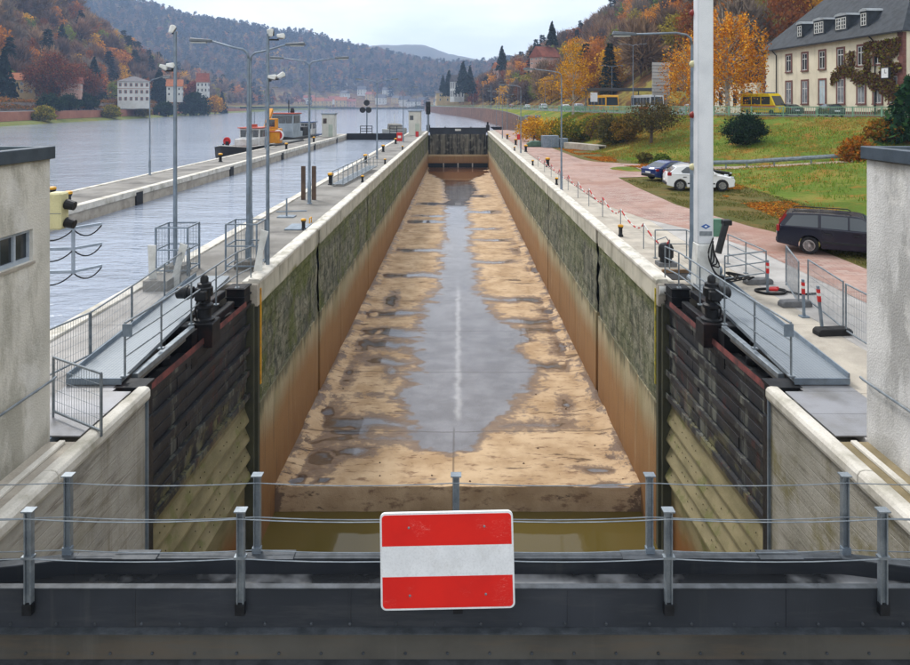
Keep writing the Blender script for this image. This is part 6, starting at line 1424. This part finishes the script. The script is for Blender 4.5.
# ------------------------------------------------------------------ vegetation
LEAF2 = LEAF
BARK = mat('grey_brown_bark','5a4c40','453a31',4,.95,0,.5,20); BIRCH = mat('birch_bark','b5afa2','8a8478',3,.85,0,.4,15)
def crown_pts(rng, n, shape, rx, rz, zc, hollow=.35):
    v = rng.normal(size=(n,3)); v /= np.linalg.norm(v,axis=1)[:,None]; r = hollow+(1-hollow)*rng.random(n)**.6
    v = v*r[:,None]
    if shape == 'egg': k = 1-.35*np.clip(v[:,2],-1,1); v[:,0] *= k; v[:,1] *= k
    return v*np.array([rx,rx,rz])+np.array([0,0,zc])
def make_tree(h, rx, cz, rz, ncl, lpc, spread, size, cols, seed, trunk_r=.16, weep=0., twig=0, bark=None, bare=0.3, var=.3):
    """returns trunk mesh and crown mesh; tapered trunk with limbs, leaf clumps spread through the crown"""
    rng = np.random.default_rng(seed); cl = crown_pts(rng, ncl, 'egg', rx, rz, cz)
    cl = cl[cl[:,2] > .12*h]; q = MB()
    bend = rng.normal(size=2)*.04*h
    tp = [(0,0,-.3),(bend[0]*.2,bend[1]*.2,h*.25),(bend[0]*.6,bend[1]*.6,h*.55),(bend[0],bend[1],h*.93)]
    q.tube(tp, [trunk_r*1.25,trunk_r,trunk_r*.6,trunk_r*.1], 7)
    lim = cl[rng.permutation(len(cl))[:int(len(cl)*.55)]]
    for p in lim:
        u = np.clip((p[2]/h)*.75*rng.uniform(.6,1.0), .12, .9); z0 = u*h; x0 = np.interp(z0,[t[2] for t in tp],[t[0] for t in tp]); y0 = np.interp(z0,[t[2] for t in tp],[t[1] for t in tp])
        m = (np.array([x0,y0,z0])*.45+p*.55)+np.array([0,0,.06*h*rng.random()]); q.tube([(x0,y0,z0),tuple(m),tuple(p)], [trunk_r*.3*(1-u*.6),trunk_r*.16,trunk_r*.05], 4, cap=False)
    L_ = []
    per = np.maximum(1,(lpc*(.4+1.2*rng.random(len(cl)))).astype(int))
    for c, k in zip(cl, per):
        o = rng.normal(size=(k,3))*spread*np.array([1,1,.75])
        if weep: o[:,2] -= np.abs(rng.exponential(weep,size=k)); o[:,:2] *= .75
        L_.append(c+o)
    P_ = np.concatenate(L_); P_ = P_[P_[:,2] > .1]; Q = leafquads(P_, 1, size, rng); colr = palette(cols, len(Q), rng, var)
    clump = np.repeat(np.arange(len(cl)), per)[:len(Q)] if len(np.repeat(np.arange(len(cl)), per)) >= len(Q) else rng.integers(0,len(cl),len(Q))
    colr = colr*(.75+.5*rng.random(len(cl)))[clump][:,None]
    return q.mesh('trunk'), np_mesh('crown', Q, 4, colr)
def conifer_mesh(h, r, seed, cols, lv=26, per=22, size=.5, z0=.08):
    rng = np.random.default_rng(seed); q = MB().tube([(0,0,-.3),(0,0,h*.5),(0,0,h*.97)], [.03*h*.5,.012*h,.002*h], 6); c = []
    for i in range(lv):
        u = i/lv; z = h*(z0+(1-z0)*u); rr_ = r*(1-u)**.85*(.8+.4*rng.random()); n = max(4,int(per*(1-u*.75)))
        for k in range(n):
            a = rng.random()*6.28; e_ = rng.random()**.5
            c.append((rr_*e_*math.cos(a), rr_*e_*math.sin(a), z-.28*rr_*e_+rng.normal()*.08*r))
    c = np.array(c); Q = leafquads(c, 1, size, rng); return q.mesh('trunk'), np_mesh('crown', Q, 4, palette(cols, len(Q), rng, .35))
def put_tree(name, label, loc, meshes, bark=None, rz=0, sc_=1, cat='tree', group=None):
    t = thing(name, label, cat, loc, rz, group); t.scale = (sc_,)*3
    link('trunk', meshes[0], bark or BARK, t); link('crown', meshes[1], LEAF, t); return t
YEL_ = ['d09a1c','c48a14','b37a12','dcae34','a87818']; ORA = ['cc841c','bc7416','d89a28','a86414','e0ac40']; DKG = ['1f3020','263a26','1a281c','2e4430','1c2c22']; GRN = ['4a5c22','566a28','3f5220','6a7430']; OLV = ['7a7228','6a6a2a','8a7a2c','5c6028','9a8430']; BRN = ['6a4e38','5a4434','7a5a40','4e3e34']; RED = ['7a3a26','8a4a30','6a3424','94553a']; CON = ['1c2a22','22322a','182420','2a3a30']
g = lambda x, y: float(zr(np.array([x]), np.array([y]))[0])
# right bank individuals
put_tree('birch_tree', 'slender yellow birch with pale trunk above the bank bushes', (PX(573,118),118,ST-.1), make_tree(13.2, 3.1, 7.6, 5.4, 95, 34, .45, .15, YEL_, 1, .17), BIRCH)
put_tree('birch_tree', 'large orange weeping birch behind the white mast', (PX(728,86),86,ST-.2), make_tree(14.5, 5.0, 8.6, 5.4, 160, 64, .34, .14, ORA, 2, .24, weep=1.7), BIRCH)
put_tree('birch_tree', 'orange birch left of the mast, leaning over the slatted sign', (PX(690,92),92,ST-.2), make_tree(12.5, 3.9, 6.8, 4.8, 120, 42, .4, .13, ORA+['b88a30'], 3, .2, weep=1.3), BIRCH)
put_tree('round_bush', 'dark green rounded bush on the slope below the ambulance', (PX(745,66),66,g(PX(745,66),66)), make_tree(2.9, 1.75, 1.5, 1.35, 160, 60, .28, .1, DKG+['34422a'], 4, .08), cat='bush')
def bush(label, x, Y, w_, h, cols, seed, n=110, l=34, dz=0.0, size=.13, name='bush', cat='bush'):
    X = PX(x,Y); put_tree(name, label, (X,Y,g(X,Y)+dz), make_tree(h, w_/2, h*.52, h*.46, n, l, w_*.085, size, cols, seed, .07), cat=cat)
bush('bright yellow bush at the left end of the bank above the sandstone wall', 534, 103, 5.2, 3.6, YEL_+['c8a030'], 11)
bush('second yellow bush right of the bright yellow one', 553, 99, 4.6, 3.2, YEL_+OLV, 12)
bush('yellow-green bush behind the near slim lamp', 571, 94, 4.8, 3.2, OLV+GRN+['b89a30'], 13)
bush('olive brown bush in the middle of the bank', 603, 86, 4.2, 3.4, OLV+BRN, 14)
bush('dense dark olive bush on the bank left of the crooked bush', 612, 82, 3.4, 3.4, ['4a4a2a','5a5630','3e4024','6a5c30'], 15)
bush('golden brown bush on the bank', 627, 80, 3.0, 3.2, ['8a6a2c','7a6030','9a7a30','5c5428'], 16)
bush('green shrub on the bank behind the crooked bush', 590, 92, 3.4, 2.8, GRN+OLV, 18)
bush('orange-leaved bush by the roof of the grey hut', 858, 52, 2.6, 1.8, ['9a5a20','b06a20','7a6028','86662c'], 19, 90, 30)
bush('second orange bush above the crash barrier end', 882, 57, 2.6, 1.9, ['9a6a28','8a5a20','6a6a2c'], 20, 90, 30)
bush('small green tuft bush behind the dark blue saloon', 662, 62, 1.3, 1.0, GRN, 21, 40, 20); bush('small dark shrub left of the blue saloon', 645, 64, 1.5, 1.0, ['5a5028','4a4a24'], 22, 40, 20)
put_tree('crooked_tree', 'small crooked dark-leaved tree leaning on the grassy bank', (PX(651,76),76,g(PX(651,76),76)), make_tree(4.4, 2.9, 3.0, 1.5, 110, 34, .4, .11, ['4a4228','5a4e2e','3c3a24','6a5a30'], 23, .16), cat='tree')
t_ = put_tree('spruce_tree', 'dark green spruce branches at the right frame edge above the grey hut', (PX(909,56),56,g(PX(909,56),56)), conifer_mesh(5.2, 2.6, 31, ['24402a','2c4a30','1c3424','36542e'], 26, 60, .3))
# left-bank individuals
def lg(x, Y): X = PX(x,Y); return (X, Y, float(zhl(np.array([X]),np.array([Y]))[0])-.3)
con = [conifer_mesh(18, 5.0, s, CON, 30, 60, .75) for s in (41,42,43)]
for lab, x, Y, k, s in [('tall dark conifer standing out on the left wooded slope', 94, 380, 0, 1.3),('slim dark conifer on the left slope left of the tall one', 62, 420, 1, 1.1),('broad dark conifer at the left frame edge beside the ochre house', 4, 262, 2, 1.05),
        ('dark conifer behind the white villa', 157, 400, 0, 1.0),('left one of two conifers high on the left slope near the crest', 128, 560, 1, 1.1),('right one of two conifers high on the left slope near the crest', 134, 575, 2, 1.0),('dark conifer behind the orange-roofed house', 160, 420, 1, 1.2),('dark conifer near the round yellow tree', 222, 520, 2, .9)]:
    put_tree('conifer_tree', lab, lg(x,Y), con[k], None, k*1.3, s, group='dark conifers on the left hill')
put_tree('round_tree', 'round golden yellow tree on the left bank right of the houses', lg(215,470), make_tree(13, 5.2, 7.2, 5.4, 150, 26, 1.0, .5, YEL_, 44, .3))
put_tree('evergreen_tree', 'broad dark evergreen tree between the two red-roofed houses', lg(194,410), make_tree(15, 8, 7, 7, 200, 28, 1.3, .6, DKG, 45, .4))
put_tree('copper_tree', 'russet tree behind the steep red roof on the left bank', lg(195,470), make_tree(20, 5.5, 11, 7.5, 170, 24, 1.2, .55, RED, 46, .35))
rb = make_tree(20, 9.5, 11, 8.5, 300, 40, 1.2, .33, RED+BRN, 47, .4)
put_tree('copper_tree', 'large russet bare-branched tree on the left bank', lg(52,280), rb); put_tree('copper_tree', 'second russet tree right of the large russet one on the left bank', lg(78,300), rb, None, 2.1, .85)
yb = make_tree(5.4, 3.4, 2.8, 2.5, 130, 30, .5, .3, OLV+['a8922c','8a8a30'], 48, .12)
for lab, x, Y, s in [('olive yellow bush at the waterline left of the villa', 58, 238, 1.0),('yellow-green bush at the waterline before the villa', 120, 295, 1.05),('yellow bush at the waterline right of the villa', 155, 335, 1.0),('olive bush at the waterline near the small jetty', 212, 470, 1.2),('brownish bush at the waterline farther right on the left bank', 225, 520, 1.3)]:
    put_tree('waterside_bush', lab, (float(LS(Y))-3.5+.0, Y, -.3), yb, None, x*.1, s, 'bush', 'bushes at the left waterline')
dk = make_tree(6, 4.6, 3, 2.8, 110, 30, .7, .38, DKG+['3a4a2c'], 49, .14)
for lab, x, Y, s in [('dark evergreen shrub mass below the ochre house', 50, 255, 1.0),('dark shrub left of the villa terrace', 84, 290, 1.1),('dark shrub on the terrace below the russet trees', 68, 272, 1.0),('dark shrub between the villa and the orange-roofed house', 165, 370, 1.2)]:
    put_tree('evergreen_shrub', lab, lg(x,Y), dk, None, x*.2, s, 'shrub', 'dark shrubs on the left bank')
# upstream conifers
for lab, x, Y, k, s, yb_ in [('tallest dark conifer above the tall white house upstream', 463, 500, 0, 1.25, 93),('dark conifer left of the tall white house upstream', 449, 540, 1, 1.1, 96),('slim conifer left of the tall white house upstream', 443, 560, 2, .95, 97),('dark conifer right of the tall white house upstream', 470, 480, 2, 1.0, 93),('lone dark conifer on the right hill skyline', 502, 470, 1, .9, 70),('dark conifer on the right skyline beside the bare trees', 552, 330, 1, .62, 45)]:
    put_tree('conifer_tree', lab, (PX(x,Y),Y,PZ(yb_,Y)), con[k], None, k, s, group='dark conifers upstream')
bt = make_tree(15, 4.5, 9.5, 5.5, 240, 12, .7, .12, ['7a6a62','6a5c56','8a7a70'], 50, .22)
for lab, x, Y, s in [('left one of the bare grey trees on the right skyline', 539, 340, 1.0),('right one of the bare grey trees on the right skyline', 547, 335, 1.05)]:
    X = PX(x,Y); put_tree('bare_tree', lab, (X,Y,float(zhr(np.array([X]),np.array([Y]))[0])), bt, None, x, s)
# ------------------------------------------------------------------ forests (one mass each)
def proto_broad(n, h, rx, rz, zc, size, seed, twiggy):
    rng = np.random.default_rng(seed); cl = crown_pts(rng, max(6,n//14), 'egg', rx, rz, zc, .45)
    k = rng.integers(0, len(cl), n); p = cl[k]+rng.normal(size=(n,3))*rx*.2
    a = rng.normal(size=(n,3)); a /= np.linalg.norm(a,axis=1)[:,None]
    if twiggy:      # long slivers pointing up and out
        d_ = p-np.array([0,0,zc*.55]); d_ /= np.linalg.norm(d_,axis=1)[:,None]; a = d_+.45*a; a /= np.linalg.norm(a,axis=1)[:,None]
    b = rng.normal(size=(n,3)); b -= a*(a*b).sum(1)[:,None]; b /= np.linalg.norm(b,axis=1)[:,None]
    L_, W_ = (size*2.6, size*.28) if twiggy else (size, size*.75)
    s = (.6+.8*rng.random((n,1))); T = np.stack([p-a*L_*s*.5-b*W_*s, p-a*L_*s*.5+b*W_*s, p+a*L_*s*.7], 1)
    tr_ = []
    m = 10 if twiggy else 5
    for j in range(m):
        c = cl[rng.integers(0,len(cl))]; w_ = .018*h; tr_.append([(-w_,0,h*.18),(w_,0,h*.18),tuple(c)])
    tr_.append([(-.022*h,0,-1),(.022*h,0,-1),(0,0,h*.8)]); tr_.append([(0,-.022*h,-1),(0,.022*h,-1),(0,0,h*.8)])
    T = np.concatenate([T, np.array(tr_)]); shade = np.concatenate([(.7+.6*rng.random(len(cl)))[k], np.full(len(tr_), .8)]); isT = np.concatenate([np.zeros(n,bool), np.ones(len(tr_),bool)])
    return T, shade, isT
def proto_con(n, h, r, size, seed):
    rng = np.random.default_rng(seed); u = rng.random(n)**1.3; a = rng.random(n)*6.283; lay = np.floor(u*11)/11; rr_ = r*(1-lay)**.85*(.3+.7*rng.random(n)**.5)*(.85+.3*np.sin(a*3+lay*20))
    p = np.stack([rr_*np.cos(a), rr_*np.sin(a), h*(.08+.9*u)], 1); d_ = np.stack([np.cos(a), np.sin(a), np.full(n,-.45)], 1)
    b = np.stack([-np.sin(a), np.cos(a), rng.normal(size=n)*.3], 1); s = size*(.6+.8*rng.random((n,1)))
    T = np.stack([p-b*s*.5, p+b*s*.5, p+d_*s*.9+np.array([0,0,.2])*s], 1); return T, .7+.6*rng.random(n), np.zeros(n,bool)
def forest(name, label, pos, hs, kinds, protos, cols, seed, var=.18):
    rng = np.random.default_rng(seed); Vs, Cs = [], []
    for p, h, k, c in zip(pos, hs, kinds, cols):
        T, sh, it = protos[k][rng.integers(0, len(protos[k]))]; a = rng.random()*6.283; ca, sa = math.cos(a), math.sin(a); M_ = np.array([[ca,-sa,0],[sa,ca,0],[0,0,1]])
        wsc = .8+.45*rng.random(); Vs.append(((T*np.array([wsc,wsc,1])) @ M_.T)*h + p)
        cc = np.array(c)[None,:]*sh[:,None]*(1-var+2*var*rng.random((len(sh),1))); cc[it] = np.array(C('4d4038')); Cs.append(cc)
    return stuff(link(name, np_mesh(name, np.concatenate(Vs), 3, np.concatenate(Cs)), LEAF), label, 'forest')
def scatter(n, xr, yr, dens, seed, mind):
    rng = np.random.default_rng(seed); out_ = []; cell = {}
    for _ in range(n*6):
        x, y = rng.uniform(*xr), rng.uniform(*yr)
        if rng.random() > dens(x,y): continue
        i, j = int(x//mind), int(y//mind)
        if any(math.hypot(x-a, y-b) < mind for di in (-1,0,1) for dj in (-1,0,1) for a, b in cell.get((i+di,j+dj), [])): continue
        cell.setdefault((i,j), []).append((x,y)); out_.append((x,y))
        if len(out_) >= n: break
    return np.array(out_)
def inview(x, y, z, h, m=60):
    if y < 30: return False
    px_ = CX+F*x/y; return -m < px_ < 910+m and CY-F*(z+h-H)/y < 700
TINT = {0:['76604e','846c54','62524a','907458','6e584c','86664e','7c6e60'], 1:['a0642e','8a5228','ae7030','7a4a28','b87a34','98522a','c48a36'], 2:['26332a','2e3c30','1f2b26','34402e'], 3:['c29428','9a8a34','768034','d0a02e','66743a','8a8034']}
def pick(rng, w_): return rng.choice(4, p=np.array(w_)/sum(w_))
def mkprotos(n, sizek, seed):
    return {0:[proto_broad(n,1,.3,.42,.58,.10*sizek,seed+i,True) for i in range(4)], 1:[proto_broad(n,1,.32,.40,.57,.06*sizek,seed+10+i,False) for i in range(4)], 2:[proto_con(n,1.15,.24,.12*sizek,seed+20+i) for i in range(3)], 3:[proto_broad(n,1,.33,.40,.55,.06*sizek,seed+30+i,False) for i in range(4)]}
def grow(name, label, n, xr, yr, zf, dens, mind, hr, w_fn, protos, seed, extra=None):
    P_ = scatter(n, xr, yr, dens, seed, mind); rng = np.random.default_rng(seed+1); pos, hs, kk, cc = [], [], [], []
    Z = zf(P_[:,0], P_[:,1])
    for (x,y), z in zip(P_, Z):
        h = rng.uniform(*hr)
        if not inview(x,y,z,h): continue
        k = pick(rng, w_fn(x,y,z)); pos.append((x,y,z-.4)); hs.append(h*(1.15 if k == 2 else 1)); kk.append(k); cc.append(C(TINT[k][rng.integers(0,len(TINT[k]))]))
    cc = [mul(c, .72) for c in cc] if 'distant' in name else cc
    return forest(name, label, np.array(pos), hs, kk, protos, cc, seed+2)
PN = mkprotos(1500, .55, 100); PM = mkprotos(520, .85, 200); PF = mkprotos(130, 1.6, 300)
hfr = lambda x, y: XT(y)+SW(y)
grow('hillside_forest', 'autumn wood covering the near right hillside behind the street', 420, (20,260), (70,330), zhr, lambda x,y: float(x > hfr(x,y)+2)*float(x < hfr(x,y)+175)*float(not (x < 62 and y < 118)), 6.2, (9,15), lambda x,y,z: (.36,.40,.04,.20), PN, 400)
grow('hillside_forest', 'autumn wood on the right hillside farther upstream', 900, (-60,420), (330,1000), zhr, lambda x,y: float(x > hfr(x,y)+1)*float(x < hfr(x,y)+260), 8.5, (10,16), lambda x,y,z: (.42,.36,.08,.14), PM, 410)
grow('hillside_forest', 'brown autumn wood covering the left hillside across the river', 1500, (-620,-150), (180,680), zhl, lambda x,y: float(LS(y)-x > FH(y)-4), 8.5, (11,17), lambda x,y,z: (.62,.19,.08,.11), PM, 420)
grow('hillside_forest', 'hazy wood on the left bank beyond the spur', 500, (-700,-185), (680,1060), zhl, lambda x,y: float(LS(y)-x > FH(y)-10), 11, (11,17), lambda x,y,z: (.50,.25,.16,.09), PF, 430)
grow('distant_forest', 'blue hazy wood on the far hills upstream', 5200, (-1300,420), (1090,1780), zfar, lambda x,y: (0.06 if (y < 1260 and -360 < x < 20) else 1.)*min(1.,max(.25,(y-1120)/140)), 9.5, (13,20), lambda x,y,z: (.42,.16,.34,.08) if z < 110 else (.25,.08,.62,.05), PF, 440)
# ivy, hedge and orange vines along the left terrace
rng = np.random.default_rng(70); n = 26000; y = rng.uniform(190, 560, n); o = rng.choice([12.6,14.2,16.5], n, p=[.3,.45,.25])+rng.normal(size=n)*.6; x = LS(y)-o; zz = np.interp(o,[10,13.2,13.3,18],[3.4,4.6,6.3,6.8])+np.abs(rng.normal(size=n))*.55*(fbm(y*.06,y*0)*1.8)
Q = leafquads(np.stack([x,y,zz],1), 1, .3, rng); cc = palette(['8a5a2c','7a5a34','9a6630','6a5a34','7d6a3a','5c4a34','a8662c'], n, rng)
stuff(link('terrace_vines', np_mesh('terrace_vines', Q, 4, cc), LEAF), 'orange-brown vines and hedges along the left bank terrace', 'hedge')
# far-shore bushes in front of the far town
rng = np.random.default_rng(71); n = 14000; x = rng.uniform(-330, 40, n); y = 1062+rng.normal(size=n)*9; hgt = .5+7*np.maximum(0, fbm(x*.05, x*0+2)-.3); z = rng.random(n)*hgt
Q = leafquads(np.stack([x,y,z],1), 1, 1.1, rng); stuff(link('shore_bushes', np_mesh('shore_bushes', Q, 4, palette(['4a4a34','5c5236','6a5a3c','3e4432'], n, rng)), LEAF), 'hazy bushes along the far shore before the town', 'bushes')
# ------------------------------------------------------------------ grass tufts and fallen leaves on the bank
rng = np.random.default_rng(80); n = 90000; y = 28+ (rng.random(n)**.8)*95; u = rng.random(n); x = XB(y)-.3+(XT(y)-XB(y))*u
dd, _ = ramp_z(x, y); keep = (dd > 1.5) & (x < 62); 
bare = fbm(x*.22, y*.22) > .36; keep &= bare; x, y = x[keep], y[keep]; z = zr(x, y); n = len(x)
a = rng.random(n)*6.283; hgt = .07+.2*rng.random(n)*(.4+1.2*fbm(x*.3,y*.3)); w_ = .032
T = np.stack([np.stack([x-w_*np.cos(a), y-w_*np.sin(a), z-.02],1), np.stack([x+w_*np.cos(a), y+w_*np.sin(a), z-.02],1), np.stack([x+rng.normal(size=n)*.08, y+rng.normal(size=n)*.08, z+hgt],1)],1)
pt_ = sstep(.42,.56,fbm(x*.18+4,y*.18))[:,None]; gcol = palette(['66842c','587424','74903a','7d8a3a'], n, rng, .22)*(1-pt_*.75)+palette(['8a7c3c','94803c','7a6e34','9a6a34'], n, rng, .22)*pt_*.75
stuff(link('grass', np_mesh('grass', T, 3, gcol), LEAF), 'ragged green grass growing on the embankment', 'grass')
nv = 36000; yq = 20+rng.random(nv)*31; xq = 11.9+rng.random(nv)*6.6; kp = (xq > np.interp(yq,[20,29,31,37.5,51],[13.5,13.5,13.1,11.9,12.0])) & (fbm(xq*.5,yq*.5) > .38); xq, yq = xq[kp], yq[kp]; nv = len(xq); zq = zr(xq,yq); a = rng.random(nv)*6.283; hq = .04+.09*rng.random(nv)
T = np.stack([np.stack([xq-.025*np.cos(a), yq-.025*np.sin(a), zq],1), np.stack([xq+.025*np.cos(a), yq+.025*np.sin(a), zq],1), np.stack([xq+rng.normal(size=nv)*.05, yq+rng.normal(size=nv)*.05, zq+hq],1)],1)
stuff(link('verge_grass', np_mesh('verge_grass', T, 3, palette(['6a6c36','5c6430','7a7240','54582c','80744a'], nv, rng, .25)), LEAF), 'short trodden grass on the verge round the parked cars', 'grass')
n = 80000; y = 26+(rng.random(n)**.8)*90; u = rng.random(n)**.8; x = np.where(rng.random(n) < .55, XB(y)-2.6+rng.random(n)*2.8, XB(y)+(XT(y)-XB(y))*u); keep = (fbm(x*.35+9, y*.35) > .47) & (x > np.where(y < 52, 12.5, 12.4)); x, y = x[keep], y[keep]; n = len(x)
z = zr(x,y)+.04; Q = leafquads(np.stack([x,y,z+.06],1), 1, .085, rng); Q[:,:,2] = z[:,None]+(Q[:,:,2]-z[:,None])*.35
stuff(link('fallen_leaves', np_mesh('fallen_leaves', Q, 4, palette(['a8621e','94541c','b8782a','8a4a1c','7a4a22','c08a34'], n, rng)), LEAF), 'orange fallen leaves strewn along the foot of the bank', 'leaves')
